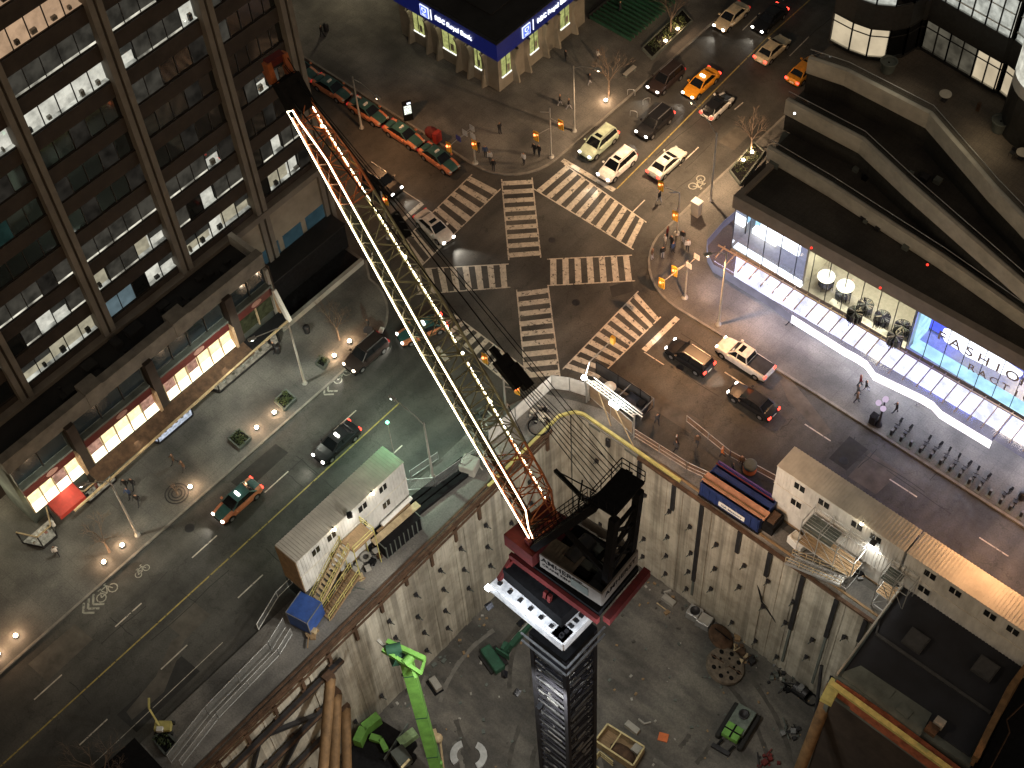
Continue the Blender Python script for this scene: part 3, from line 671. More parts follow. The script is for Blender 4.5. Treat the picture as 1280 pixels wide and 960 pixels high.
def logo(M, p):
    mb = MB(); mb.box((-.62, -.72, 0), (.62, .72, .1), 'logo_pale'); mb.box((-.54, -.64, .1), (.54, .64, .13), 'logo_blue')
    # pale shield with a small globe beneath, letters across the foot
    mb.add([(-.34, .5, .14), (-.34, .1, .14), (0, -.2, .14), (.34, .1, .14), (.34, .5, .14)], [(0, 1, 2, 3, 4)], 'logo_pale')
    mb.add([(-.1, .42, .15), (-.22, .12, .15), (.05, -.02, .15), (.2, .2, .15), (.12, .4, .15)], [(0, 1, 2, 3, 4)], 'logo_blue')
    o = mb.build('logo', p); o.matrix_local = M
    text('RBC', .36, 'logo_pale', o, Matrix.Translation((0, -.42, .15)), .01); return o
bo_ = Vector(bank.location)
sg_inv = Matrix.Translation(-bo_)
def onsign(loc, r, u): return sg_inv @ Matrix.Identity(4) @ facing(loc, r, u)
logo(onsign((-28.6, by - .36, 6.1), (1, 0, 0), (0, 0, 1)), bank)
logo(onsign((bx + .36, 21.2, 6.1), (0, 1, 0), (0, 0, 1)), bank)
text('RBC Royal Bank', .8, 'sign_lit', bank, onsign((-24.4, by - .42, 6.1), (1, 0, 0), (0, 0, 1)), .05)
text('RBC Royal Bank', .8, 'sign_lit', bank, onsign((bx + .42, 25.6, 6.1), (0, 1, 0), (0, 0, 1)), .05)
mb = MB(); mb.box((-27.7, by - .42, 5.4), (-27.62, by - .36, 6.8), 'sign_lit'); mb.box((bx + .36, 22.3, 5.4), (bx + .42, 22.38, 6.8), 'sign_lit'); at0(mb, 'sign_bar', bank)
for x, y, ax in ((-30, by - 1.2, 1), (-25.6, by - 1.2, 1), (bx + 1.2, 19, 0), (bx + 1.2, 24, 0)):
    pass
lamp('AREA', 'soffit_light', bank, Vector((-26, by - .5, 4.8)) - bo_, 14, (1, .95, .6), (0, .35, -1), .3, sy=.3).data.size = 12
lamp('AREA', 'soffit_light', bank, Vector((bx + .5, 24, 4.8)) - bo_, 14, (1, .95, .6), (-.35, 0, -1), .3, sy=12)
# building behind, top edge of the photo
bb = thing('stone_building', 'pale stone building corner with one lit window behind the dark forecourt', 'building', (-48, 30, 0))
mb = MB(); mb.box((-60, 27.6, 0), (-38.8, 45, 9), 'beige_panel'); at0(mb, 'wall', bb)
mb = MB(); mb.box((-43, 27.5, 2.8), (-40.8, 27.58, 5), 'win_cool'); at0(mb, 'window', bb)
lamp('POINT', 'wall_fill', bb, Vector((-44, 21, 7)) - bb.location, 1500, (1, .85, .55), size=.5)  # added fill for the forecourt, no lamp on this wall
lamp('POINT', 'wall_fill', gs_ if False else bb, Vector((-15.5, 36, 3)) - bb.location, 25, (.5, 1, .55), size=.3)  # added green fill beside the slatted screen
# green slatted hoarding behind the bank
gs = thing('slatted_screen', 'green lit slatted screen beside the far end of the bank', 'screen', (-16.5, 34, 0))
mb = MB()
for i in range(14): mb.bar((-18.5, 32 + i * .6, .4), (-12.5, 32 + i * .6, .4), .14, .4, 'deep_green')
mb.build('slats').parent = gs; gs.location = (0, 0, 0)
mb = MB(); mb.box((-18.6, 31.9, .14), (-18.4, 40.2, .9), 'dark_metal'); mb.build('frame', gs)
# ---------------- glass fronted store with stepped roof terraces
store = thing('store_building', 'glass fronted corner store with glowing upper floor and stepped dark roof terraces', 'building', (30, 18, 0))
SX, SR = 15.8, 62.0
def yw(x): return 11.9 + (x - SX) * 0.027
XE = Vector((SR, yw(SR), 0)); 
mat('fascia_grey', (0.2, 0.175, 0.15), 0.7, var=0.15, scale=.8); 
mat('parapet_pale', (0.5, 0.47, 0.4), 0.8, var=0.2, scale=.7)
mat('shop_floor', (0.4, 0.38, 0.34), 0.5, var=0.15); mat('shop_wall', (0.6, 0.58, 0.5), 0.8, var=.1); mat('shop_lav', (0.22, 0.26, 0.7), 0.6, var=.1)
def col(poly, z0, z1, m_, name, ms=None):
    mb = MB(); mb.prism(poly, z0, z1, m_, ms); return at0(mb, name, store)
# ground floor block and floor slab
col([(SX + .6, yw(SX) + .8), (SR, yw(SR) + .8), (SR, 40), (SX + .6, 40)], 0, 4.2, 'fascia_grey', 'wall')
col([(SX, yw(SX)), (SR, yw(SR)), (SR, yw(SR) + 9), (SX, yw(SX) + 9)], 4.2, 4.75, 'shop_floor', 'floor_slab', 'fascia_grey')
xa = G(1003, 357, 4.75).x; xb = G(1134, 432, 4.75).x
mb = MB()
mb.quad((SX + .3, yw(SX) + 6, 4.75), (xa, yw(xa) + 6, 4.75), (xa, yw(xa) + 6, 10.4), (SX + .3, yw(SX) + 6, 10.4), 'shop_lav')
mb.quad((xa, yw(xa) + 6.5, 4.75), (xb, yw(xb) + 6.5, 4.75), (xb, yw(xb) + 6.5, 10.4), (xa, yw(xa) + 6.5, 10.4), 'shop_wall')
mb.quad((xb, yw(xb) + 3.2, 4.75), (SR, yw(SR) + 3.2, 4.75), (SR, yw(SR) + 3.2, 10.4), (xb, yw(xb) + 3.2, 10.4), 'shop_lav')
for x, d in ((xa, 6), (xb, 6), (SR - .2, 8)): mb.box((x - .1, yw(x) + .3, 4.75), (x + .1, yw(x) + d, 10.4), 'shop_wall')
mb.quad((SX + .3, yw(SX) + .3, 10.35), (SX + .3, yw(SX) + 8, 10.35), (SR, yw(SR) + 8, 10.35), (SR, yw(SR) + .3, 10.35), 'shop_wall')
at0(mb, 'interior_wall', store)
# glowing screens, glare shapes and furnishing inside
emat('screen_glare_white', (0.95, 0.95, 1.0), 3.0, .1); emat('screen_blue', (0.1, 0.14, 1.0), 1.6, 0.3, .6); emat('screen_cyan', (0.45, 0.75, 1.0), 1.6, .3, 1); emat('lamp_disc', (1, 0.93, 0.72), 2.0)
emat('edge_white', (1.0, 0.96, 1.0), 1.8, .15, .8); emat('ceil_warm', (1.0, .86, .55), 1.6, .5, 1.5)
mb = MB()
def wx(px, py, z=4.75): p = G(px, py, z); return p.x
x0 = ony(950, 292, yw(18) + 1.4).x; x1 = ony(998, 322, yw(20) + 1.4).x
mb.box((x0, yw(x0) + 1.3, 7.0), (x1, yw(x1) + 1.5, 10.3), 'screen_glare_white')
mb.box((SX + .5, yw(SX) + 2.6, 4.9), (SX + 3.2, yw(SX) + 3.3, 5.5), 'screen_glare_white')
mb.box((SX + .4, yw(SX) + 3.2, 5.2), (SX + .6, yw(SX) + 5.8, 9.6), 'screen_cyan')
at0(mb, 'display_glow', store)
mb = MB(); mb.add([(xb + c_[0], yw(xb + 5) + .9, c_[1]) for c_ in ((2.4, 7.8), (2.9, 7.1), (4.2, 7.0), (6.4, 7.3), (8.6, 7.2), (8.9, 7.9), (7.5, 8.6), (5.0, 9.0), (3.2, 9.1), (2.5, 8.7))], [tuple(range(10))], 'screen_glare_white'); mb.box((xb + .4, yw(xb) + 2.9, 5.2), (xb + 3.2, yw(xb) + 3.1, 10.0), 'screen_blue')  # white blob is glare on the glass, made as a glowing shape
mb.box((xb + .25, yw(xb) + .8, 4.8), (xb + .5, yw(xb) + 2.9, 9.8), 'screen_cyan')
mb.prism([(xb + 3.4, yw(xb) + 1.6), (xb + 5, yw(xb) + 1.2), (xb + 9.5, yw(xb) + 1.7), (xb + 9.8, yw(xb) + 2.6), (xb + 6, yw(xb) + 2.9), (xb + 3.6, yw(xb) + 2.5)], 6.6, 6.9, 'screen_glare_white')  # lower white blob, again glare given as a glowing shape
mb.box((xb + 12.5, yw(xb) + 1.4, 6.2), (xb + 18, yw(xb) + 2.4, 6.6), 'screen_glare_white')
mb.box((xb + .3, yw(xb) + .25, 4.78), (SR, yw(SR) + .75, 4.86), 'screen_cyan'); at0(mb, 'display_glow', store)
mb = MB(); mb.box((SX + .2, yw(SX) + .15, 4.78), (xa, yw(xa) + .6, 4.9), 'screen_glare_white'); mb.box((xa + 3, yw(xa) + .15, 4.78), (xb, yw(xb) + .45, 4.9), 'ceil_warm'); at0(mb, 'light_strip', store)
rk = None; racks = []
for i, (px_, py_) in enumerate(((1033, 352), (1054, 368), (1081, 385), (1102, 400), (1127, 412), (1068, 395), (1118, 425))):
    p = G(px_, py_, 4.75 + .8); 
    t = thing('clothes_rack', '', 'clothes rack', (p.x, p.y, 4.75), 0, 'round clothes racks on the upper floor')
    t['label'] = ['first round rack under a bright ring lamp, nearest the blank white screen', 'second round rack under a bright ring lamp in the warm lit shop floor', 'dark clothes rack just past the two ring lamps', 'fourth clothes rack along the warm lit shop window', 'last clothes rack beside the blue lit display zone', 'low rack close to the glass below the ring lamps', 'low rack near the glass before the blue zone'][i]
    mb = MB(); mb.tube((0, 0, 0), (0, 0, 1.5), .05, 'dark_metal')
    for k in range(10):
        a = k * .63; mb.tube((math.cos(a) * .75, math.sin(a) * .75, 1.35), (math.cos(a + .63) * .75, math.sin(a + .63) * .75, 1.35), .03, 'dark_metal', 5)
    for k in range(4): mb.tube((math.cos(k * 1.57) * .75, math.sin(k * 1.57) * .75, 0), (math.cos(k * 1.57) * .75, math.sin(k * 1.57) * .75, 1.35), .03, 'dark_metal', 5)
    mb.build('rack_frame', t)
    mb = MB()
    for k in range(22):
        a = k * .2856; mb.box((.12, -.05, .45), (.72, .05, 1.25 + .1 * (k % 3)), rnd.choice(['black', 'dark_metal', 'desk', 'concrete_dark', 'steel_edge']), a, (0, 0, 0))
    mb.build('garments', t)
    if i < 2:
        l_ = thing('ring_lamp', ('first' if i == 0 else 'second') + ' bright disc lamp hanging over the round clothes racks, counted from the corner', 'lamp', G(*((1033, 346), (1057, 358))[i], 8.0), 0, 'disc lamps over the racks')
        mb = MB(); mb.lathe([(.001, 0), (.8, 0), (.8, .12), (.001, .12)], (0, 0, 0), 'lamp_disc', 20, False); mb.build('disc', l_)
        mb = MB(); mb.tube((0, 0, .12), (0, 0, 2.1), .02, 'dark_metal', 5); mb.build('stem', l_)
for x, w, c in ((SX + 3, 48, (.35, .45, 1)), (SX + 6.5, 40, (.5, .55, 1)), (xa + 3, 120, (1, .88, .6)), (xa + 8, 120, (1, .88, .6)), (xb + 2.5, 120, (.12, .16, 1)), (xb + 6, 110, (.2, .25, 1)), (xb + 11, 170, (1, .8, .6)), (xb + 16, 180, (.75, .75, 1))):
    lamp('AREA', 'ceiling_light', store, Vector((x, yw(x) + 1.9, 10.2)) - store.location, w * 3.2, c, (0, 0, -1), 3.0, sy=1.5)
# upper glazing
xs_ = [SX + .05]
while xs_[-1] < SR - 2: xs_.append(xs_[-1] + 1.72)
for i, (a, b) in enumerate(zip(xs_, xs_[1:])):
    mb = MB(); mb.quad((a + .02, yw(a), 4.7), (b - .02, yw(b), 4.7), (b - .02, yw(b), 10.4), (a + .02, yw(a), 10.4), 'clear_glass')
    g_ = at0(mb, 'window_pane', store)
mb = MB(); mb.quad((SX, yw(SX), 4.7), (SX, yw(SX), 10.4), (SX, yw(SX) + 9, 10.4), (SX, yw(SX) + 9, 4.7), 'clear_glass'); at0(mb, 'window_pane', store)
mb = MB()
for a in xs_: mb.box((a - .025, yw(a) - .05, 4.7), (a + .025, yw(a) + .05, 10.4), 'dark_metal')
mb.box((SX - .05, yw(SX) + 2.2, 4.7), (SX + .05, yw(SX) + 2.3, 10.4), 'dark_metal'); mb.box((SX - .05, yw(SX) + 4.4, 4.7), (SX + .05, yw(SX) + 4.5, 10.4), 'dark_metal')
at0(mb, 'mullions', store)
rt = Vector((1, .027, 0))
def onwall(px, py): 
    p = ony(px, py, yw(20) - .06); p = ony(px, py, yw(p.x) - .06); return p
t0 = G(1172, 415, 9.4)
mat('letter_dark', (0.3, 0.26, 0.26), .6)
xf = onx
def letters(s, xs0, z, size, sp):
    for i, ch in enumerate(s):
        if ch != ' ': 
            x = xs0 + i * sp; text(ch, size, 'letter_dark', store, facing(Vector((x, yw(x) - .05, z)) - store.location, rt, (0, 0, 1)), .01)
letters('FASHION', xb + 2.8, 8.8, 1.6, 1.36)
letters('   RACTION', xb + 2.9, 7.0, 1.2, 1.08)
# fascia and roofs
col([(SX - .25, yw(SX) - .2), (SR, yw(SR) - .2), (SR, yw(SR) + .5), (SX - .25, yw(SX) + .5)], 10.4, 12.0, 'fascia_grey', 'fascia')
col([(SX - .25, yw(SX) + .5), (SX + .4, yw(SX) + .5), (SX + .4, 17), (SX - .25, 17)], 10.4, 12.0, 'fascia_grey', 'fascia')
def pl(pts, z): return [tuple(G(*p, z).xy) for p in pts]
P1 = pl([(962, 182), (1040, 228), (1180, 318), (1280, 388), (1400, 470)], 13.2)
P2 = pl([(985, 122), (1080, 172), (1140, 228), (1280, 350), (1380, 440)], 16.2)
P3 = pl([(1012, 70), (1060, 86), (1165, 140), (1245, 232), (1280, 268), (1350, 345)], 19.5)
def back(P, d=12): return P + [(P[-1][0] + 6, P[-1][1] + 40), (P[0][0], P[0][1] + 40)]
col([(SX + .1, yw(SX) + .5), (SR, yw(SR) + .5), (SR, 40), (SX + .1, 40)], 10.45, 11.6, 'terrace_dark', 'roof')
col(back(P1), 11.6, 12.1, 'terrace_dark', 'roof'); col(back(P2), 12.1, 15.1, 'terrace_dark', 'roof'); col(back(P3), 15.1, 18.3, 'paver_brown', 'roof', 'terrace_dark')
def parapet(P, zt, h=1.75):
    mb = MB(); g = MB()
    for a, b in zip(P, P[1:]):
        d = Vector((b[0] - a[0], b[1] - a[1])).normalized(); n = Vector((d.y, -d.x))
        q = [Vector(a) + n * .35, Vector(b) + n * .35, Vector(b) - n * .1, Vector(a) - n * .1]
        mb.prism([tuple(v) for v in q], zt - h, zt, 'parapet_pale')
        g.quad((a[0], a[1], zt), (b[0], b[1], zt), (b[0], b[1], zt + .8), (a[0], a[1], zt + .8), 'clear_glass')
        mb.tube((a[0], a[1], zt + .8), (b[0], b[1], zt + .8), .035, 'galv', 6)
    o = at0(mb, 'parapet', store); at0(g, 'glass_rail', store)
parapet(P1, 13.2, 1.55); parapet(P2, 16.2); parapet(P3, 19.5)
# left side walls of the steps, towards the upper street
col([(SX - .2, 17), (P2[0][0], P2[0][1]), (P2[0][0] + 1, P2[0][1]), (SX + .8, 17)], 0, 12, 'concrete_dark', 'wall')
mb = MB(); mb.bar((SX - .1, 13, 12.5), (SX - .1, 16.3, 12.5), .06, .9, 'dark_metal');  at0(mb, 'side_rail', store)
rv = random.Random(8)
for k in range(16):
    z = rv.choice((11.6, 12.1, 15.1)); px_, py_ = {11.6: (rv.uniform(1000, 1200), 0), 12.1: (rv.uniform(1030, 1230), 0), 15.1: (rv.uniform(1080, 1250), 0)}[z]
    py_ = {11.6: 205 + (px_ - 980) * .68, 12.1: 150 + (px_ - 980) * .68, 15.1: 95 + (px_ - 980) * .72}[z] + rv.uniform(-6, 10); p = G(px_, py_, z); s = rv.uniform(.12, .4)
    mb = MB(); mb.box((p.x - s, p.y - s, z), (p.x + s, p.y + s, z + s * 1.3), rv.choice(['concrete_dark', 'dark_metal', 'black'])); at0(mb, 'roof_vent', store)
# paving joints on terraces and beacon lamps
emat('red_beacon', (1, .05, .03), 1.5); emat('white_beacon', (1, 1, .9), 3)
for i, (px_, py_, z, m_) in enumerate(((1014, 311, 12.05, 'red_beacon'), (1100, 361, 12.05, 'red_beacon'), (1159, 332, 13.25, 'red_beacon'), (993, 143, 16.25, 'white_beacon'))):
    p = G(px_, py_, z); t = thing('roof_lamp', ['small red marker lamp on the store fascia nearest the corner', 'small red marker lamp on the store fascia further right', 'small red marker lamp on the middle terrace parapet', 'small white lamp at the street end of the upper terrace parapet'][i], 'lamp', p, 0, 'roof marker lamps')
    mb = MB(); mb.ball((0, 0, .12), .12, m_, 8); mb.build('bulb', t); mb = MB(); mb.box((-.1, -.1, 0), (.1, .1, .05), 'dark_metal'); mb.build('base', t)
# canopy: glass on ribs with a glowing edge
ed = pl([(922, 262), (905, 276), (884, 300), (885, 318), (892, 331), (905, 338), (960, 372), (990, 394), (1057, 436), (1072, 444), (1084, 452), (1094, 466), (1110, 474), (1152, 494), (1167, 503), (1177, 514), (1190, 522), (1240, 552)], 4.0)
rest = pl([(1240, 548), (1400, 650)], 4.0)
can = []
_m = MATS['canopy_glass']; _n = _m.node_tree.nodes; _l = _m.node_tree.links; _o = [x for x in _n if x.type == 'OUTPUT_MATERIAL'][0]; _s = _o.inputs[0].links[0].from_socket
_d = _n.new('ShaderNodeBsdfTranslucent'); _d.inputs[0].default_value = (.7, .66, .85, 1); _d2 = _n.new('ShaderNodeBsdfDiffuse'); _d2.inputs[0].default_value = (.6, .55, .72, 1)
_a = _n.new('ShaderNodeMixShader'); _l.new(_d.outputs[0], _a.inputs[1]); _l.new(_d2.outputs[0], _a.inputs[2]); _a.inputs[0].default_value = .5
_x = _n.new('ShaderNodeMixShader'); _x.inputs[0].default_value = .16; _l.new(_s, _x.inputs[1]); _l.new(_a.outputs[0], _x.inputs[2]); _l.new(_x.outputs[0], _o.inputs[0])
mb = MB(); e2 = ed
edl = ed + rest
for a, b in zip(edl, edl[1:]):
    xa_, xb_ = max(SX, a[0]), max(SX, b[0])
    if xb_ <= SX + .01: mb.add([(a[0], a[1], 4.0), (b[0], b[1], 4.0), (SX, yw(SX) - .05, 4.15)], [(0, 1, 2)], 'canopy_glass')
    else: mb.quad((a[0], a[1], 4.0), (b[0], b[1], 4.0), (xb_, yw(xb_) - .05, 4.15), (xa_, yw(xa_) - .05, 4.15), 'canopy_glass')
at0(mb, 'canopy_glass', store)
mb = MB()
emat('canopy_edge', (1.0, .92, .98), 2.2, .35, .5); emat('canopy_tip', (.75, .7, .9), .3, .3, .6)
for i, (a, b) in enumerate(zip(ed, ed[1:])): mb.quad((a[0], a[1], 2.9), (b[0], b[1], 2.9), (b[0], b[1], 4.05), (a[0], a[1], 4.05), 'canopy_edge' if i > 6 else 'canopy_tip')
at0(mb, 'canopy_fascia', store)
mb = MB(); x = SX - .6; emat('rib_lit', (.3, .22, .16), .25)
def edge_y(x):
    for a, b in zip(edl, edl[1:]):
        if min(a[0], b[0]) <= x <= max(a[0], b[0]) and abs(b[0] - a[0]) > .3: return a[1] + (b[1] - a[1]) * (x - a[0]) / (b[0] - a[0])
    return 10.2
mat('rib_brown', (.36, .27, .2), .6, .2, var=.15)
while x < SR:
    mb.bar((x, yw(x), 4.5), (x, edge_y(x) + .45, 4.25), .09, .2, 'rib_brown'); x += 1.32
mb.bar((SX - 1.2, yw(SX) - .35, 4.55), (SR, yw(SR) - .35, 4.55), .14, .12, 'rib_brown'); at0(mb, 'canopy_ribs', store)
mb = MB(); mb.box((SX + .4, yw(SX) + .75, .15), (SR, yw(SX) + .8, 4.1), 'screen_lav') if False else None
emat('shopfront_glow', (.8, .8, 1.0), 3.5, .5, .7)
mb.quad((SX + .4, yw(SX) + .5, .2), (SR, yw(SR) + .5, .2), (SR, yw(SR) + .5, 4.1), (SX + .4, yw(SX) + .5, 4.1), 'shopfront_glow'); at0(mb, 'shopfront', store)
for x, w, c in ((SX + 2, 60, (.8, .78, 1)), (SX + 8, 90, (.85, .8, 1)), (SX + 15, 120, (.9, .88, 1)), (SX + 21, 110, (.85, .88, 1)), (SX + 28, 110, (.85, .85, 1)), (SX + 36, 80, (.9, .85, .95))):
    lamp('AREA', 'canopy_light', store, Vector((x, yw(x) - 1.3, 3.9)) - store.location, w * 2.6, c, (0, -.25, -1), 5.0, sy=1.2)
emat('canopy_text', (.8, .82, 1), .8); text('NORDSTROM RACK', .62, 'sign_lit', store, facing(Vector((20.6, 10.75, 4.35)) - store.location, (1, -.06, 0), (.06, 1, 0)), .04)
# upper tower with rounded bay
tw = thing('glass_tower', 'dark clad tower with rounded glass bay and lit office windows at the top right', 'building', (38, 32, 18.3))
BZ = 18.3
base = pl([(1036, 53), (1060, 66), (1082, 74), (1106, 76), (1128, 72), (1144, 62), (1150, 62), (1180, 80), (1212, 99), (1241, 116), (1247, 117), (1258, 126), (1275, 141), (1310, 160)], BZ)
mb = MB(); 
bk = [(base[-1][0] + 3, base[-1][1] + 30), (base[0][0], base[0][1] + 30)]
mb2 = MB(); mb2.prism([(p[0] + .0, p[1] + .35) for p in base] + bk, BZ, BZ + 30, 'black'); at0(mb2, 'core', tw)
emat('tower_warm', (1.0, .78, .5), .75, .3, .5); emat('tower_white', (.98, .95, .8), .7, .5, 1.6); emat('tower_dim', (.85, .72, .5), .13, .6, .8)
mat('tower_clad', (.035, .035, .035), .5, .3, var=.3)
lv = [(0.25, 3.6), (6.2, 10.4), (13.5, 17.5), (20.5, 24.5)]
kinds0 = ['tower_warm', 'tower_warm', 'tower_warm', 'tower_dim', 'tower_dim', None, 'tower_dim', 'tower_dim', 'tower_warm', None, 'tower_warm', 'tower_warm', 'tower_warm']
kinds1 = ['tower_white'] * 9 + [None, 'tower_white', 'tower_white', 'tower_white']
for i, (a, b) in enumerate(zip(base, base[1:])):
    a = Vector(a); b = Vector(b); d = (b - a); L = d.length; n = max(1, round(L / 1.5)); d.normalize(); nn = Vector((d.y, -d.x))
    cl = MB(); z = 0
    zs = [(0, .25), (3.6, 6.2), (10.4, 13.5), (17.5, 20.5), (24.5, 30)]
    for z0, z1 in zs: cl = MB(); cl.prism([tuple(a), tuple(b), tuple(b - nn * .3), tuple(a - nn * .3)], BZ + z0, BZ + z1, 'tower_clad'); at0(cl, 'cladding', tw)
    for li, (z0, z1) in enumerate(lv[:2]):
        k = (kinds0 if li == 0 else kinds1)[i]
        w = MB(); q = -nn * .28
        w.quad((*(a + q), BZ + z0), (*(b + q), BZ + z0), (*(b + q), BZ + z1), (*(a + q), BZ + z1), k or 'dark_glass')
        if k:
            w.quad((*(a + q), BZ + z0 + .02), (*a, BZ + z0 + .02), (*b, BZ + z0 + .02), (*(b + q), BZ + z0 + .02), 'white_paint')
            w.quad((*(a - nn * .1), BZ + z0), (*(b - nn * .1), BZ + z0), (*(b - nn * .1), BZ + z1), (*(a - nn * .1), BZ + z1), 'clear_glass')
            if li: w.bar((*(a - nn * .05), BZ + z0 + .9), (*(b - nn * .05), BZ + z0 + .9), .1, .1, 'white_paint'); w.bar((*(a - nn * .05), BZ + z0 + 2.6), (*(b - nn * .05), BZ + z0 + 2.6), .08, .08, 'white_paint')
        o = at0(w, 'window', tw)
        f = MB()
        for j in range(n + 1):
            p = a.lerp(b, j / n); f.box((p.x - .06, p.y - .06, BZ + z0), (p.x + .06, p.y + .06, BZ + z1), 'tower_clad')
        for zz in ((z0 + .05, z1 - .05) if li else (z0 + .05, z0 + 2.5, z1 - .05)): f.bar((*a, BZ + zz), (*b, BZ + zz), .08, .08, 'tower_clad')
        fo = at0(f, 'window_frame', tw)
# round balcony drum on the right edge
mb = MB(); c = G(1318, 95, BZ + 6)
for z0, z1, m_ in ((0, 5, 'tower_clad'), (5, 6.2, 'white_paint'), (6.2, 9.0, 'tower_white'), (9, 10, 'white_paint'), (10, 12, 'tower_clad'), (12, 13, 'white_paint'), (13, 16, 'tower_white')):
    mb.lathe([(3.2, z0), (3.2, z1)], (c.x, c.y, BZ), m_, 28, False)
at0(mb, 'balcony_drum', tw)
lamp('AREA', 'lobby_light', tw, Vector(G(1245, 150, BZ + 3)) - tw.location, 55, (1, .8, .5), (-.3, -1, -1), 2)
lamp('AREA', 'lobby_light', tw, Vector(G(1130, 85, BZ + 3)) - tw.location, 25, (1, .85, .6), (0, -1, -1), 3)
# terrace planters and furniture
for i, (px_, py_, s) in enumerate(((1109, 88, 1.15), (1248, 162, 1.2))):
    p = G(px_, py_, 18.35); t = thing('planter', ['round pale planter beside the rounded glass bay', 'round pale planter on the upper terrace near the lit doorway'][i], 'planter', p, 0, 'round planters on the upper terrace')
    mb = MB(); mb.lathe([(.5 * s, 0), (.62 * s, .9 * s), (.7 * s, 1.0 * s), (.58 * s, 1.0 * s), (.55 * s, .85 * s)], (0, 0, 0), 'concrete_dark', 20); mb.build('pot', t)
    mb = MB(); mb.lathe([(.56 * s, .8 * s), (.001, .86 * s)], (0, 0, 0), 'black', 18); mb.build('soil', t)
p = G(1222, 138, 18.35); t = thing('bollard', 'small dark post on the upper terrace left of the doorway', 'post', p)
mb = MB(); mb.box((-.14, -.14, 0), (.14, .14, .9), 'rust'); mb.build('post', t)
def patio(px_, py_, lab):
    p = G(px_, py_, 18.35); t = thing('patio_table', lab, 'table', p, 0, 'patio tables on the upper terrace')
    mb = MB(); mb.lathe([(.001, .72), (.55, .72), (.55, .76), (.001, .76)], (0, 0, 0), 'parapet_pale', 20, False); mb.build('tabletop', t)
    mb = MB(); mb.tube((0, 0, 0), (0, 0, .72), .05, 'dark_metal'); mb.box((-.25, -.25, 0), (.25, .25, .04), 'dark_metal'); mb.build('pedestal', t)
patio(1276, 198, 'round patio table at the right edge of the upper terrace'); patio(1180, 125, 'dark patio table by the tower wall on the upper terrace')
p = G(1264, 195, 18.35); t = thing('patio_chair', 'patio chair left of the round terrace table', 'chair', p)
mb = MB(); mb.box((-.22, -.22, .42), (.22, .22, .47), 'dark_metal'); mb.build('seat', t); mb = MB(); mb.box((-.22, .18, .5), (.22, .23, .9), 'dark_metal'); mb.build('backrest', t)
for sx in (-.2, .2):
    for sy in (-.2, .2): mb = MB(); mb.tube((sx, sy, 0), (sx, sy, .42), .02, 'dark_metal', 5); mb.build('leg', t)
# ================================================================ EXCAVATION
def pitwall_mat(name, c, c2, bx_):
    m = bpy.data.materials.new(name); m.use_nodes = True; MATS[name] = m
    n = m.node_tree.nodes; l = m.node_tree.links; b = n['Principled BSDF']; b.inputs['Roughness'].default_value = .9
    g = n.new('ShaderNodeNewGeometry')
    def nz(scale, vec, d=5):
        mp = n.new('ShaderNodeMapping'); mp.inputs['Scale'].default_value = vec; l.new(g.outputs['Position'], mp.inputs[0])
        x = n.new('ShaderNodeTexNoise'); x.inputs['Scale'].default_value = scale; x.inputs['Detail'].default_value = d; x.inputs['Roughness'].default_value = .6; l.new(mp.outputs[0], x.inputs['Vector']); return x
    def ramp(src, p0, p1, a, z):
        r = n.new('ShaderNodeValToRGB'); l.new(src, r.inputs[0]); r.color_ramp.elements[0].position = p0; r.color_ramp.elements[1].position = p1
        r.color_ramp.elements[0].color = (*a, 1); r.color_ramp.elements[1].color = (*z, 1); return r.outputs[0]
    def mul(a, z):
        x = n.new('ShaderNodeMix'); x.data_type = 'RGBA'; x.blend_type = 'MULTIPLY'; x.inputs[0].default_value = 1; l.new(a, x.inputs[6]); l.new(z, x.inputs[7]); return x.outputs[2]
    v = ramp(nz(1, (.75, .75, .02), 3).outputs[0], .46, .54, c, c2)                    # formwork lifts, hard vertical bands
    v = mul(v, ramp(nz(1, (5, 5, .12), 4).outputs[0], .35, .65, (.84, .84, .84), (1.1, 1.1, 1.08)))
    v = mul(v, ramp(nz(.35, (1, 1, 1), 6).outputs[0], .38, .6, (.74, .72, .68), (1.12, 1.11, 1.08)))
    v = mul(v, ramp(nz(2.5, (1, 1, .8), 9).outputs[0], .3, .45, (.8, .78, .75), (1, 1, 1)))
    l.new(v, b.inputs['Base Color'])
    bp = n.new('ShaderNodeBump'); bp.inputs['Strength'].default_value = .5; bp.inputs['Distance'].default_value = .12
    l.new(nz(1, (3, 3, .3), 5).outputs[0], bp.inputs['Height']); l.new(bp.outputs[0], b.inputs['Normal'])
pitwall_mat('shotcrete', (.29, .275, .24), (.44, .42, .37), 0)
def strip_wall(a, b, z0, z1, n, m_, depth=.14, seed=1):
    """caisson wall: shallow vertical strips of unequal depth"""
    r = random.Random(seed); mb = MB(); a = Vector(a); b = Vector(b); d = (b - a).normalized(); nn = Vector((d.y, -d.x)); L = (b - a).length; pts = []
    t = 0
    while t < L:
        w = min(r.uniform(.5, 1.5), L - t); o = r.uniform(0, depth)
        pts += [a + d * t + nn * o, a + d * (t + w) + nn * o]; t += w
        if w < .01: break
    for p, q in zip(pts, pts[1:]):
        mb.quad((p.x, p.y, z0), (q.x, q.y, z0), (q.x, q.y, z1), (p.x, p.y, z1), m_)
    return mb
WL = thing('retaining_wall', 'long grey excavation wall on the left with rusty walers and anchor heads', 'retaining wall', (PX - .1, -45, PZ))
WR = thing('retaining_wall', 'grey excavation wall on the right below the blue bin and stacked site offices', 'retaining wall', (30, PY + .1, PZ))
at0(strip_wall((PX - .1, -90), (PX - .1, PY), PZ, -.05, 0, 'shotcrete', .14, 4), 'wall_face', WL)
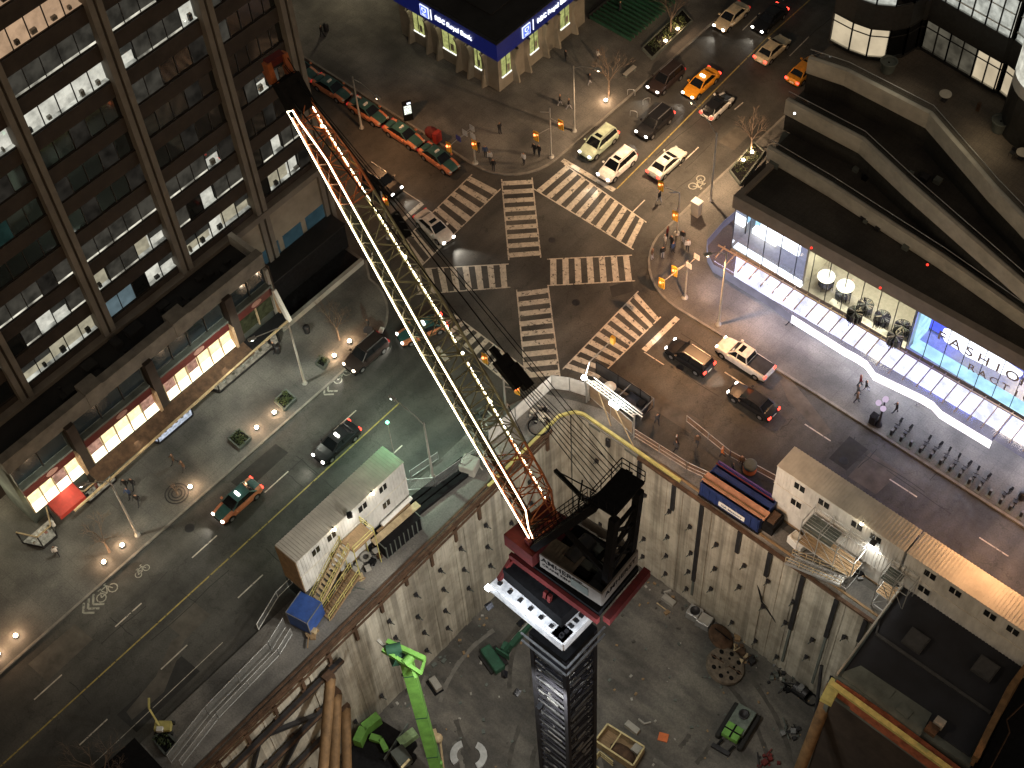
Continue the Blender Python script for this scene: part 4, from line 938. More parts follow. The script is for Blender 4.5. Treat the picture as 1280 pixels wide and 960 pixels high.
at0(strip_wall((PX, PY + .1), (47.6, PY + .1), PZ, -.05, 0, 'shotcrete', .14, 9), 'wall_face', WR)
mb = MB(); mb.box((PX - 1.2, -90, PZ), (PX - .3, PY + 1.2, -.06), 'concrete_dark'); at0(mb, 'backing', WL)
mb = MB(); mb.box((PX, PY + .3, PZ), (48, PY + 1.2, -.06), 'concrete_dark'); at0(mb, 'backing', WR)
mb = MB()
mb.bar((PX + .0, -90, -.2), (PX + .0, -12.2, -.2), .28, .4, 'rust'); mb.bar((PX - .45, -90, .16), (PX - .45, -13, .16), .22, .14, 'rust'); mb.bar((PX - .05, -90, .17), (PX - .05, -13, .17), .2, .16, 'rust'); mb.bar((PX + .35, -90, -.42), (PX + .35, -13, -.42), .12, .25, 'rust'); at0(mb, 'cap_beam', WL)
mb = MB(); mb.bar((22, PY - .05, .05), (47.4, PY - .05, .05), .3, .3, 'rust'); mb.bar((24, PY + .6, .17), (47.4, PY + .6, .17), .2, .12, 'timber'); mb.bar((PX, PY + .2, -.3), (47, PY + .2, -.3), .3, .3, 'concrete_dark'); at0(mb, 'cap_beam', WR)
# yellow edge board round the corner
yb = thing('edge_board', 'yellow painted guard board along the excavation corner', 'guard board', (PX, PY, .12))
mb = MB(); P = [(13.9, -20.5), (13.8, -10.8), (14.6, -9.55), (15.4, -9.2), (26.5, -9.15)]
for a, b in zip(P, P[1:]): mb.bar((*a, .26), (*b, .26), .26, .26, 'site_yellow'); 
at0(mb, 'board', yb)
# steel soldier piles showing below the cap, and anchors
rp = random.Random(5)
for y in [PY - 3.4 - 3.1 * k for k in range(24)]:
    mb = MB(); mb.box((PX - .03, y - .16, -2.0 - rp.random()), (PX + .2, y + .16, -.3), 'rust'); at0(mb, 'soldier_pile', WL)
for x, dz in ((18.6, 0), (22.3, -1.5), (26.2, -3), (29.3, -13), (33.4, -2.5), (36.6, -3), (40, -9), (43.4, -6), (46.3, -3)):
    mb = MB(); mb.box((x - .2, PY - .2, -1.5 + dz), (x + .2, PY + .05, -.3), 'dark_metal')
    if dz < -5: mb.box((x - .12, PY - .12, PZ + 2), (x + .12, PY + .03, -1.5 + dz), 'concrete_dark')
    at0(mb, 'soldier_pile', WR)
def anchor_mesh(ax):
    mb = MB()
    if ax == 'x': mb.box((0, -.18, -.24), (.12, .18, .24), 'dark_metal'); mb.tube((.1, 0, 0), (.75, 0, .22), .055, 'concrete_dark', 6); mb.box((.1, -.1, -.1), (.35, .1, .16), 'dark_metal')
    else: mb.box((-.18, -.12, -.24), (.18, 0, .24), 'dark_metal'); mb.tube((0, -.1, 0), (0, -.75, .22), .055, 'concrete_dark', 6); mb.box((-.1, -.35, -.1), (.1, -.1, .16), 'dark_metal')
    return mb
ml_, mr_ = anchor_mesh('x').mesh('anchor'), anchor_mesh('y').mesh('anchor')
def put_anchor(par, me, loc):
    o = bpy.data.objects.new('anchor', me); COL.objects.link(o); o.parent = par; o.location = Vector(loc) - par.location
for k in range(12):
    for j, z in enumerate((-4.6, -8.6, -12.4, -16.0)):
        y = -15.5 - 3.1 * k
        if (k > 6 and j < 3) or rp.random() < .12: continue
        put_anchor(WL, ml_, (PX + .08, y + rp.uniform(-.2, .2), z + rp.uniform(-.2, .2)))
for k in range(11):
    for j, z in enumerate((-5.2, -9.6, -13.5, -17.0)):
        x = 17.6 + 2.75 * k
        if rp.random() < .2: continue
        put_anchor(WR, mr_, (x + rp.uniform(-.3, .3), PY - .08, z + rp.uniform(-.3, .3)))
# patches where shotcrete was renewed
mat('patch_dark', (.15, .145, .125), .9, var=.25, scale=1.2, bump=.2); mat('patch_light', (.42, .42, .39), .9, var=.2, scale=1.2)
mb = MB()
for x, w, z0, z1 in ((27, 1.1, -14, -6), (31.3, 1.5, -13, -2), (35, 1.9, -17, -11), (39.3, 1.4, -12, -3.4), (42, 1.8, -12, -4.2), (44.8, 1.6, -10, -3)):
    n_ = 10; vs = [(x + w / 2 * math.cos(t / n_ * 6.283) * (1 if abs(math.cos(t / n_ * 6.283)) < .8 else .9), PY - .06, (z0 + z1) / 2 + (z1 - z0) / 2 * math.sin(t / n_ * 6.283)) for t in range(n_)]
    mb.add(vs, [tuple(range(n_))], 'patch_dark')
pass
# walers in the lower left: horizontal steel beams and raking tubes
for z, y1, lab in ((-2.6, -40, ''), (-7.6, -42.5, ''), (-12.0, -44, '')):
    mb = MB(); mb.bar((PX + .55, -90, z), (PX + .55, y1, z), .45, .55, 'dark_metal'); mb.bar((PX + .8, -90, z + .25), (PX + .8, y1, z + .25), .2, .08, 'rust')
    for k in range(12):
        yy = y1 - 1 - 3.1 * k; mb.box((PX + .1, yy - .2, z - .8), (PX + .6, yy + .2, z + .25), 'rust')
    at0(mb, 'waler', WL)
mb = MB(); mb.bar((PX + .4, -44, -7.5), (PX + .4, -49, -2.6), .4, .3, 'dark_metal'); mb.bar((PX + .4, -50, -12), (PX + .4, -45.6, -7.6), .35, .3, 'dark_metal'); mb.bar((PX + .4, -54, -12), (PX + .4, -49.5, -2.9), .35, .3, 'dark_metal'); at0(mb, 'rake_brace', WL)
for i, (a, b, lab) in enumerate(((( 413, 848, -2.6), (402, 985, -6), 'rusty steel pipe strut, leftmost and highest of the bundle of three'), ((421, 868, -7.6), (417, 985, -10.5), 'rusty steel pipe strut in the middle of the bundle of three'), ((432, 885, -12), (434, 985, -14.5), 'rusty steel pipe strut, lowest and nearest the green drill rig'))):
    p = G(*a[:2], a[2]); q = G(*b[:2], b[2])
    t = thing('pipe_strut', lab, 'pipe strut', p, 0, 'corner pipe struts in the lower left of the pit')
    mb = MB(); mb.tube((0, 0, 0), q - p, .46, 'rust_pipe', 20); mb.build('pipe', t)
    mb = MB(); mb.box((-.5, -.5, -.5), (.2, .4, .5), 'rust'); mb.build('end_plate', t)
# right side braces
for a, b, r, lab, mm in (((1088, 792, 1.5), (1066, 868, -1.0), .38, 'timber coloured pipe brace leaning against the dark roofed building', 'timber_pale'), ((1040, 858, -2), (985, 1000, -12), .5, 'long brown raking pipe with a yellow end block in the lower right', 'rust_pipe'), ((1027, 832, -7), (1018, 905, -12), .16, 'thin dark vertical prop on the lower right wall', 'dark_metal')):
    p = G(*a[:2], a[2]); q = G(*b[:2], b[2]); t = thing('pipe_brace', lab, 'pipe brace', p)
    mb = MB(); mb.tube((0, 0, 0), q - p, r, mm, 16); mb.build('pipe', t)
    if r == .5: mb = MB(); mb.bar(G(1046, 852, 1) - p, G(1032, 878, 1) - p, 1.0, .6, 'site_yellow'); mb.build('end_block', t)
mb = MB(); p = G(930, 655, -1); q = G(952, 752, -9); mb.tube(p, q, .09, 'dark_metal'); mb.tube(q, G(985, 800, -14), .07, 'dark_metal'); tag(mb.build('hose'), 'thin dark hose hanging down the right excavation wall', 'hose')

# ---------------- dark roofed low building, lower right
lb = thing('low_building', 'low building with a flat black roof, two skylights and a yellow edge beam', 'building', (54, -11, 0))
RX0, RX1, RY0, RY1, RZ = 47.8, 62, -16.6, -6.6, 3.0
def rp_(px, py, z=RZ): p = G(px, py, z); return (p.x, p.y)
A_, B_, C_, D_ = rp_(1046, 843), rp_(1138, 718), rp_(1295, 812), rp_(1215, 955)
mb = MB(); mb.prism([A_, D_, C_, B_], 0.1, RZ - .5, 'concrete_dark'); at0(mb, 'wall', lb)
E_, F_, H_ = rp_(1095, 793, RZ - .3), rp_(1100, 770, RZ - .3), rp_(1238, 892, RZ - .3)
mb = MB(); mb.prism([rp_(1056, 838, RZ - .4), rp_(1212, 946, RZ - .4), rp_(1290, 812, RZ - .4), rp_(1138, 722, RZ - .4)], RZ - .5, RZ - .3, 'roof_tar'); at0(mb, 'roof', lb)
mb = MB(); mb.bar((*A_, RZ - .1), (*B_, RZ - .1), .14, .4, 'concrete'); mb.bar((*B_, RZ - .2), (*C_, RZ - .2), .3, .3, 'black'); mb.bar((*C_, RZ - .1), (*D_, RZ - .1), .3, .4, 'rust_pipe'); at0(mb, 'parapet', lb)
mb = MB(); mb.bar((*E_, RZ - .2), (*H_, RZ - .2), .25, .15, 'skylight_grey'); mb.bar((*E_, RZ - .2), (*F_, RZ - .2), .15, .15, 'skylight_grey'); at0(mb, 'roof_step', lb)
for p in ((1145, 800), (1232, 835)):
    c = rp_(*p); mb = MB(); mb.box((c[0] - .85, c[1] - .8, RZ - .3), (c[0] + .85, c[1] + .8, RZ + .05), 'skylight_grey'); mb.box((c[0] - .75, c[1] - .7, RZ + .05), (c[0] + .75, c[1] + .7, RZ + .1), 'skylight_grey'); at0(mb, 'skylight', lb)
mb = MB(); c = rp_(1165, 890); 
q0, q1, q2, q3 = rp_(1048, 842, RZ - .3), rp_(1076, 832, RZ - .3), rp_(1165, 892, RZ - .3), rp_(1150, 920, RZ - .3)
mb.prism([q0, q3, q2, q1], RZ - .5, RZ - .27, 'concrete_dark'); mb.prism([rp_(1092, 856), rp_(1112, 872), rp_(1120, 862), rp_(1103, 850)], RZ - .3, RZ - .2, 'concrete_dark'); mb.prism([rp_(1120, 885), rp_(1135, 897), rp_(1142, 889), rp_(1130, 876)], RZ - .3, RZ - .18, 'concrete_dark'); at0(mb, 'deck_slab', lb)
mb = MB(); mb.bar((*rp_(1040, 850), RZ - .6), (*rp_(1225, 985), RZ - .6), .45, .35, 'site_yellow'); at0(mb, 'edge_beam', lb)
mb = MB(); mat('brick_red', (.3, .09, .045), .85, var=.45, scale=1.5, bump=.3); a = rp_(1045, 848); b = rp_(1225, 982); mb.prism([a, b, (b[0], b[1] + .6), (a[0], a[1] + .6)], -.2, RZ - .8, 'brick_red'); at0(mb, 'shoring_face', lb)
mb = MB(); mb.prism([(a[0], a[1] + .1), (b[0], b[1] + .1), (b[0], b[1] + .6), (a[0], a[1] + .6)], PZ, -.2, 'brick_dark'); mb.box((47.6, -17, PZ), (48.0, PY + .1, -.1), 'concrete_dark'); at0(mb, 'foundation_wall', lb)
mb = MB(); c = rp_(1168, 912, RZ); mb.box((c[0] - .6, c[1] - .5, RZ - .3), (c[0] + .3, c[1] + .3, RZ + .2), 'rust'); mb.box((c[0] - .4, c[1] + .35, RZ - .3), (c[0] + .4, c[1] + 1.0, RZ + .4), 'concrete'); tag(mb.build('crate'), 'brown crate with a pale lid at the bottom corner of the black roof', 'crate')
# orange plastic netting and clutter to the right
mb = MB()
for a, b in zip([(1218, 950), (1235, 915), (1262, 862), (1280, 838)], [(1235, 915), (1262, 862), (1280, 838), (1300, 812)]): p, q = rp_(*a, RZ), rp_(*b, RZ); mb.bar((*p, RZ + .2), (*q, RZ + .2), .5, .9, 'rust_pipe')
tag(mb.build('netting_fence'), 'crumpled orange brown netting along the right end of the black roof', 'fence')
mb = MB(); mb.path([G(1225, 985, 2), G(1262, 915, 2), G(1258, 900, 2), G(1290, 870, 2)], .06, 'rust'); tag(mb.build('pipe_run'), 'thin rusty kinked pipe in the lower right corner', 'pipe')
mb = MB(); mb.prism([rp_(1210, 990), rp_(1330, 990), rp_(1330, 820), rp_(1285, 830)], -1, 1.2, 'black'); tag(mb.build('container'), 'dark container below the orange netting in the corner', 'container')

# ---------------- stacked site offices
def corr_box(mb, x0, y0, z0, x1, y1, z1, m_, pitch=.28, faces='xXyY'):
    mb.box((x0, y0, z0), (x1, y1, z1), m_)
    def ribs(a, b, n, d):
        pass
    n = int((x1 - x0) / pitch); 
    if 'y' in faces:
        for i in range(n): x = x0 + (i + .5) * (x1 - x0) / n; mb.box((x - .05, y0 - .035, z0), (x + .05, y0 - .001, z1), m_)
    n = int((y1 - y0) / pitch)
    if 'X' in faces:
        for i in range(n): y = y0 + (i + .5) * (y1 - y0) / n; mb.box((x1 + .001, y - .05, z0), (x1 + .035, y + .05, z1), m_)
    return mb
def site_office(lab, x0, y0, x1, y1, z0, long_axis, wins, cat='site office'):
    t = thing('site_office', lab, cat, ((x0 + x1) / 2, (y0 + y1) / 2, z0), 0, 'stacked white site offices')
    dx, dy = (x1 - x0) / 2, (y1 - y0) / 2; h = 2.55
    mb = MB(); corr_box(mb, -dx, -dy, 0, dx, dy, h, 'trailer_white', .3); mb.build('body', t)
    mb = MB()
    if long_axis == 'y':
        n = int(2 * dy / .3)
        mb.box((-dx - .05, -dy - .05, h), (dx + .05, dy + .05, h + .06), 'trailer_roof')
        for i in range(n): y = -dy + (i + .5) * 2 * dy / n; mb.box((-dx - .05, y - .05, h + .06), (dx + .05, y + .05, h + .11), 'trailer_roof')
    else:
        n = int(2 * dx / .3)
        mb.box((-dx - .05, -dy - .05, h), (dx + .05, dy + .05, h + .06), 'trailer_roof')
        for i in range(n): x = -dx + (i + .5) * 2 * dx / n; mb.box((x - .05, -dy - .05, h + .06), (x + .05, dy + .05, h + .11), 'trailer_roof')
    mb.build('roof', t)
    for u_, w in wins:
        mb = MB()
        if long_axis == 'y': mb.box((dx + .03, u_ - w / 2, 1.3), (dx + .07, u_ + w / 2, 2.1), 'dark_glass'); mb.box((dx + .03, u_ - .04, 1.3), (dx + .09, u_ + .04, 2.1), 'trailer_white')
        else: mb.box((u_ - w / 2, -dy - .07, 1.3), (u_ + w / 2, -dy - .03, 2.1), 'dark_glass'); mb.box((u_ - .04, -dy - .09, 1.3), (u_ + .04, -dy - .03, 2.1), 'trailer_white')
        mb.build('window', t)
    return t
Lx0, Lx1, Ly0, Ly1 = 7.75, 10.15, -38.8, -26.4
so1 = site_office('upper white site office with pale green end, on the left street', Lx0, Ly0, Lx1, Ly1, 5.05, 'y', ((3.6, .8), (1.2, .9), (-2.4, .9), (-4.2, .8)))
so2 = site_office('lower white site office beside the timber laden container, left street', Lx0, Ly0, Lx1, Ly1, 2.45, 'y', ((3.6, .8), (.8, .9), (-2.6, .9)))
def hoard(lab, x0, y0, x1, y1):
    t = thing('hoarding_base', lab, 'hoarding', ((x0 + x1) / 2, (y0 + y1) / 2, .12)); dx, dy = (x1 - x0) / 2, (y1 - y0) / 2
    mb = MB(); mb.box((-dx, -dy, 0), (dx, dy, 2.33), 'trailer_white'); mb.build('panels', t)
    mb = MB(); mb.box((-dx - .05, -dy - .05, .0), (dx + .05, dy + .05, .2), 'timber'); mb.build('sill_beam', t)
hoard('white boarded base under the left pair of site offices', Lx0 + .1, Ly0 + 3.8, Lx1 - .1, Ly1 - .1)
hoard('white boarded base under the first right hand site offices', 34.3, -6.5, 46.3, -4.3)
hoard('white boarded base under the furthest right site offices', 47.0, -6.5, 59.0, -4.3)
site_office('upper site office with tan ribbed roof behind the blue bin, right street', 34.2, -6.6, 46.5, -4.2, 5.05, 'x', ((-3.8, 1), (-1.4, 1), (1.8, 1), (3.6, 1)))
site_office('lower site office behind the scaffold stair, right street', 34.2, -6.6, 46.5, -4.2, 2.45, 'x', ((-3.8, 1), (-1.2, 1)))
site_office('upper site office with tan roof beside the black roofed building', 46.75, -6.6, 59.1, -4.2, 5.05, 'x', ((-3.9, 1), (-1.6, 1), (1.5, 1), (3.5, 1)))
site_office('lower site office beside the black roofed building, mostly hidden', 46.75, -6.6, 59.1, -4.2, 2.45, 'x', ((-3.9, 1),))
# brown end boarding of left office
mb = MB(); mb.box((Lx0 - .04, Ly0 - .12, 2.5), (Lx1 + .02, Ly0 - .045, 7.55), 'timber'); mb.quad((Lx0, Ly0 - .14, .14), (Lx1, Ly0 - .14, .14), (Lx1, Ly0 - .14, 2.4), (Lx0, Ly0 - .14, 2.4), 'blue_glass'); tag(mb.build('end_boarding'), 'brown timber boarding on the street end of the left site offices', 'boarding')
# wall lamps on offices
emat('work_bulb', (1, .86, .6), 14)
for i, (px_, py_, ax) in enumerate(((466, 617, 'x'), (418, 662, 'x'), (1077, 655, 'y'))):
    p = onx(px_, py_, Lx1 + .25) if ax == 'x' else ony(px_, py_, -6.85)
    t = thing('wall_lamp', ['glowing wall lamp near the green tinted end of the left site office', 'glowing wall lamp above the timber stair of the left site office', 'glowing wall lamp above the scaffold stair of the right site office'][i], 'lamp', p, 0, 'wall lamps on the site offices')
    mb = MB(); mb.ball((0, 0, 0), .14, 'work_bulb', 10); mb.build('bulb', t)
    mb = MB(); (mb.box((-.25, -.05, .1), (.1, .05, .16), 'dark_metal') if ax == 'x' else mb.box((-.05, -.1, .1), (.05, .25, .16), 'dark_metal')); mb.build('bracket', t)
    lamp('POINT', 'glow', t, (.35, 0, 0) if ax == 'x' else (0, -.35, 0), 30, (1, .84, .6), size=.2)
# timber / scaffold stairs beside offices
def stair(lab, o, along, L, ht, mt, rail, n=14):
    t = thing('site_stair', lab, 'stair', o); mb = MB(); d = Vector((0, 1, 0)) if along == 'y' else Vector((1, 0, 0)); s = Vector((1, 0, 0)) if along == 'y' else Vector((0, -1, 0))
    for w in (0, 1.0): mb.bar(s * w, s * w + d * L + Vector((0, 0, ht)), .08, .25, mt)
    mb.build('stringer', t); mb = MB()
    for i in range(n): c = d * (L * (i + .5) / n) + Vector((0, 0, ht * (i + .5) / n)); mb.bar(c, c + s, .28, .04, mt, (0, 0, 1))
    mb.build('treads', t); mb = MB()
    for w in (0, 1.0):
        for h in (.55, 1.05): mb.tube(s * w + Vector((0, 0, h)), s * w + d * L + Vector((0, 0, ht + h)), .035, rail, 5)
        for i in range(5): c = s * w + d * (L * i / 4) + Vector((0, 0, ht * i / 4)); mb.tube(c, c + Vector((0, 0, 1.05)), .035, rail, 5)
    mb.build('handrail', t); return t
stair('yellowish timber stair, inner flight beside the left site offices', (10.35, -39.6, .12), 'y', 5.2, 4.9, 'timber_pale', 'site_yellow')
stair('yellowish timber stair, outer flight beside the left site offices', (11.5, -38.8, .12), 'y', 4.0, 2.3, 'timber', 'site_yellow')
pf = thing('stair_platform', 'brown timber landing at the top of the left office stair', 'platform', (10.3, -34.4, 5.0)); mb = MB(); mb.box((0, 0, 0), (1.6, 2.4, .1), 'timber'); mb.build('deck', pf)
mb = MB()
for x in (0, 1.6):
    for y in (0, 2.4): mb.tube((x, y, -4.88), (x, y, 1.1), .05, 'site_yellow', 5)
for z in (.6, 1.1): mb.tube((1.6, 0, z), (1.6, 2.4, z), .035, 'site_yellow', 5); mb.tube((0, 2.4, z), (1.6, 2.4, z), .035, 'site_yellow', 5)
mb.build('posts', pf)
def scaffold(lab, x0, x1, y0, y1, z1, cx):
    t = thing('scaffold_tower', lab, 'scaffold', (x0, y0, .12)); mb = MB(); X, Y = x1 - x0, y1 - y0
    for i in range(cx + 1):
        for y in (0, Y): mb.tube((X * i / cx, y, 0), (X * i / cx, y, z1), .045, 'galv', 5)
    for z in (.4, 2.4, 4.8, 5.9): 
        for y in (0, Y): mb.tube((0, y, z), (X, y, z), .035, 'galv', 5)
        for i in range(cx + 1): mb.tube((X * i / cx, 0, z), (X * i / cx, Y, z), .035, 'galv', 5)
    for i in range(cx): mb.tube((X * i / cx, 0, .4), (X * (i + 1) / cx, 0, 2.4), .03, 'galv', 5); mb.tube((X * i / cx, 0, 4.8), (X * (i + 1) / cx, 0, 2.4), .03, 'galv', 5)
    mb.build('frame', t)
    for z, m_ in ((2.4, 'timber'), (4.7, 'concrete_dark')):
        mb = MB()
        for k in range(6): mb.box((.02, Y * k / 6 + .02, z), (X * (.55 if z > 4 else 1), Y * (k + 1) / 6 - .03, z + .05), m_)
        mb.build('deck', t)
    return t
scaffold('galvanised scaffold stair tower beside the first right site offices', 38.4, 43.6, -8.7, -6.9, 6.2, 3)
stair('long pale scaffold stair flight below the right site offices', (38.2, -8.8, .12), 'x', 5.2, 2.3, 'galv', 'timber_pale')
scaffold('scaffold stair tower beside the black roofed building', 45.9, 48.4, -8.4, -6.9, 6.0, 2)

# ---------------- fences and barriers
mat('mesh_sheet', (.5, .52, .52), .6, .3, var=.3, scale=3, alpha=.22); mat('mesh_sheet_white', (.7, .7, .68), .7, var=.2, scale=1.2, alpha=.8); mat('mesh_rust', (.45, .22, .12), .7, var=.3, scale=2, alpha=.25)
def fence(lab, pts, h, post, sheet, z=.12, step=2.4, rails=(0.1, .97), foot=False):
    t = thing('site_fence', lab, 'fence', (pts[0][0], pts[0][1], z)); o = Vector((pts[0][0], pts[0][1], 0))
    P = [Vector((p[0], p[1], 0)) - o for p in pts]; mb = MB(); sh = MB()
    for a, b in zip(P, P[1:]):
        n = max(1, int((b - a).length / step))
        for i in range(n + 1): p = a.lerp(b, i / n); mb.tube(p, p + Vector((0, 0, h)), .04, post, 5)
        for r in rails: mb.tube(a + Vector((0, 0, h * r)), b + Vector((0, 0, h * r)), .035, post, 5)
        sh.quad(a + Vector((0, 0, .08)), b + Vector((0, 0, .08)), b + Vector((0, 0, h)), a + Vector((0, 0, h)), sheet)
    mb.build('posts', t); sh.build('mesh_sheet', t); return t
fence('chain link fence along the left street below the blue box', [gp(215, 955), gp(262, 895), gp(340, 815), gp(358, 785)], 1.8, 'galv', 'mesh_sheet')
fence('second chain link fence line just inside the left street fence', [gp(228, 958), gp(274, 899), gp(350, 820), gp(366, 794)], 1.2, 'galv', 'mesh_sheet')
fence('short white railing at the street end of the left site offices', [gp(324, 788), gp(348, 748), gp(366, 730)], 1.1, 'white_paint', 'mesh_sheet')
fence('mesh fence between the left site offices and the crossing', [(7.9, -26.2), gp(545, 612), gp(577, 590), gp(600, 573)], 2.0, 'galv', 'mesh_sheet')
fence('white sheeted fence at the corner, left part', [gp(612, 556), gp(645, 527), gp(690, 487)], 2.2, 'galv', 'mesh_sheet_white')
fence('white sheeted fence at the corner, below the bright lamp', [gp(690, 487), gp(712, 490), gp(737, 498)], 2.2, 'galv', 'mesh_sheet_white')
fence('tan sheeted fence beside the floodlit gate frame', [gp(737, 498), gp(790, 545)], 2.2, 'galv', mat('mesh_tan', (.4, .3, .2), .7, var=.2, scale=1.5, alpha=.75))
fence('rust toned fence along the pit edge on the right street', [gp(790, 545), gp(858, 588), gp(968, 640)], 1.3, 'galv', 'mesh_rust', rails=(.1, .5, .97))
fence('outer street barrier rail beside the walking workers', [gp(858, 528), gp(912, 572), gp(975, 606)], 1.0, 'galv', 'mesh_rust')
fence('dark sheeted fence facing the east crossing', [gp(745, 468), gp(800, 503), gp(812, 512)], 2.0, 'black', mat('mesh_black', (.03, .03, .032), .8, alpha=.95))
fence('pipe railing beside the left office end near the lamp post', [gp(514, 598), gp(548, 575)], 1.2, 'galv', 'mesh_sheet')
# floodlit gate frame (steel truss gantry by the corner)
gf = thing('gate_gantry', 'floodlit white steel gantry over the site gate at the corner', 'gantry', G(735, 500, 0))
o_ = gf.location; a = G(733, 477, 3.4) - o_; b = G(793, 522, 3.4) - o_
mb = MB()
for dz in (0, .5): mb.tube(a + Vector((0, 0, dz)), b + Vector((0, 0, dz)), .07, 'white_paint', 6); mb.tube(a + Vector((.5, .5, dz)), b + Vector((.5, .5, dz)), .06, 'white_paint', 6)
for i in range(12):
    p = a.lerp(b, i / 12); q = a.lerp(b, (i + 1) / 12); mb.tube(p, q + Vector((0, 0, .5)), .03, 'white_paint', 4); mb.tube(p, p + Vector((.5, .5, 0)), .03, 'white_paint', 4)
for p in (a, b): mb.tube((p.x, p.y, .12), p + Vector((0, 0, .5)), .08, 'galv', 6)
mb.tube(a + Vector((.5, .5, 0)), (a.x + 3.4, a.y - .6, .15), .06, 'timber_pale', 5); mb.tube(a.lerp(b, .5), (b.x + .9, b.y - .9, .15), .06, 'timber_pale', 5)
mb.build('truss', gf)
mb = MB(); emat('flood_white', (.9, 1, .98), 9); mb.box((a.lerp(b, .62).x - .5, a.lerp(b, .62).y - .4, 3.3), (a.lerp(b, .62).x + .5, a.lerp(b, .62).y - .2, 3.7), 'flood_white'); mb.build('flood_head', gf)
lamp('POINT', 'flood', gf, (*a.lerp(b, .7).xy, 4.3), 190, (.9, 1, .95), size=.4)
br = thing('dish_post', 'pale round dish on a post behind the site gate', 'dish', G(762, 500, 0)); mb = MB(); mb.tube((0, 0, .1), (0, 0, 2.2), .07, 'black'); mb.build('post', br); mb = MB(); mb.lathe([(.001, 2.5), (.45, 2.4), (.6, 2.15)], (0, 0, 0), 'parapet_pale', 14); mb.build('dish', br)
ut = thing('utility_trailer', 'dark framed equipment trailer beside the site gate on the street', 'trailer', G(796, 512, 0)); 
mb = MB(); mb.box((-1.4, -.9, .5), (1.2, .9, .7), 'dark_metal'); mb.box((-1.1, -.6, .7), (.9, .5, 1.3), 'navy_steel'); mb.box((.2, -.4, 1.3), (.8, .3, 1.7), 'black'); mb.build('body', ut)
mb = MB()
for x in (-1.4, 1.2):
    for y in (-.9, .9): mb.tube((x, y, .5), (x, y, 1.9), .04, 'steel_edge', 5)
for y in (-.9, .9): mb.tube((-1.4, y, 1.9), (1.2, y, 1.9), .05, 'steel_edge', 5)
for x in (-1.4, 1.2): mb.tube((x, -.9, 1.9), (x, .9, 1.9), .05, 'steel_edge', 5)
mb.build('frame', ut)
for y in (-.95, .95): mb = MB(); mb.tube((0, y - .08, .35), (0, y + .08, .35), .35, 'rubber', 14); mb.build('wheel', ut)

# ---------------- site gear at street level
bs = thing('blue_cabin', 'bright blue boxed cabin on the left site strip', 'cabin', (11.0, -39.9, .12), R(12)); mb = MB(); mb.box((-1.05, -1.1, .1), (1.05, 1.1, 2.3), 'blue_sheet'); mb.build('body', bs, bevel=.04)
mb = MB(); 
for x in (-1.07, 1.07): mb.bar((x, -1.1, .1), (x, -1.1, 2.3), .08, .08, 'steel_edge'); mb.bar((x, -1.12, 2.3), (x, 1.1, 2.3), .06, .06, 'steel_edge')
mb.bar((-1.07, -1.13, 2.3), (1.07, -1.13, 2.3), .06, .06, 'steel_edge'); mb.box((.9, -1.2, .1), (1.2, -1.0, .25), 'timber'); mb.build('edge_trim', bs)
ct = thing('dark_container', 'dark ribbed open container below long timber boards, left site strip', 'container', (11.2, -29.3, .12), R(-4))
mb = MB(); corr_box(mb, -1.0, -2.1, 0, 1.0, 2.1, 1.9, 'black', .45, 'X'); 
for i in range(9): y = -2 + i * .5; mb.box((1.0, y - .04, 0), (1.08, y + .04, 1.9), 'concrete_dark')
mb.box((-1.02, -2.14, 1.82), (1.08, -2.06, 1.95), 'concrete_dark'); mb.box((-1.02, 2.06, 1.82), (1.08, 2.14, 1.95), 'concrete_dark'); mb.build('body', ct)
mb = MB(); mb.box((-.3, -2.3, 1.96), (.35, 3.0, 2.1), 'timber_pale'); o = mb.build('timber_board', None, (11.1, -29.5, .12), R(-3)); tag(o, 'long wide pale plywood board lying across the dark container', 'board')
mb = MB(); mb.box((-.12, -1.9, 1.2), (.1, 1.9, 1.35), 'timber'); o = mb.build('timber_board', None, (10.65, -28.9, .9), R(-3)); tag(o, 'narrow brown plank just left of the wide plywood board', 'board')
mb = MB(); mb.tube((0, -1.8, 2.3), (0, 1.8, 2.3), .22, 'white_paint', 14); o = mb.build('pipe_roll', None, (10.42, -28.3, 0)); tag(o, 'white pipe roll lying between the planks and the site office', 'pipe')
wr = thing('cable_reel', 'small pale cable ring at the end of the plywood board', 'reel', (10.6, -32.6, .12)); mb = MB(); 
for k in range(14): a0 = k * .4488; mb.tube((.4 * math.cos(a0), .4 * math.sin(a0), .25), (.4 * math.cos(a0 + .4488), .4 * math.sin(a0 + .4488), .25), .14, 'concrete', 6)
mb.build('ring', wr)
mb = MB()
for x in (-1.0, -.35, .3): mb.box((x, -4.2, 0), (x + .5, 4.2, .45), 'black')
mb.box((-1.1, -3.0, .45), (.85, -2.8, .5), 'dark_metal'); o = mb.build('beam_stack', None, (10.7, -24.3 + .2, .14), R(-6)); tag(o, 'long dark stack of steel beams from the container to the concrete block', 'steel beams')
mb = MB(); mb.box((-.75, -.75, 0), (.75, .75, 1.3), 'concrete'); o = mb.build('concrete_block', None, (11.4, -20.2, .14), R(20), bevel=.12); tag(o, 'big pale concrete block at the end of the dark beams', 'block')
mb = MB(); mb.box((-.9, -.5, 0), (.9, .5, .8), 'concrete'); o = mb.build('concrete_block', None, (12.1, -18.2, .14), R(60), bevel=.1); tag(o, 'smaller concrete block under the crane jib by the corner', 'block')
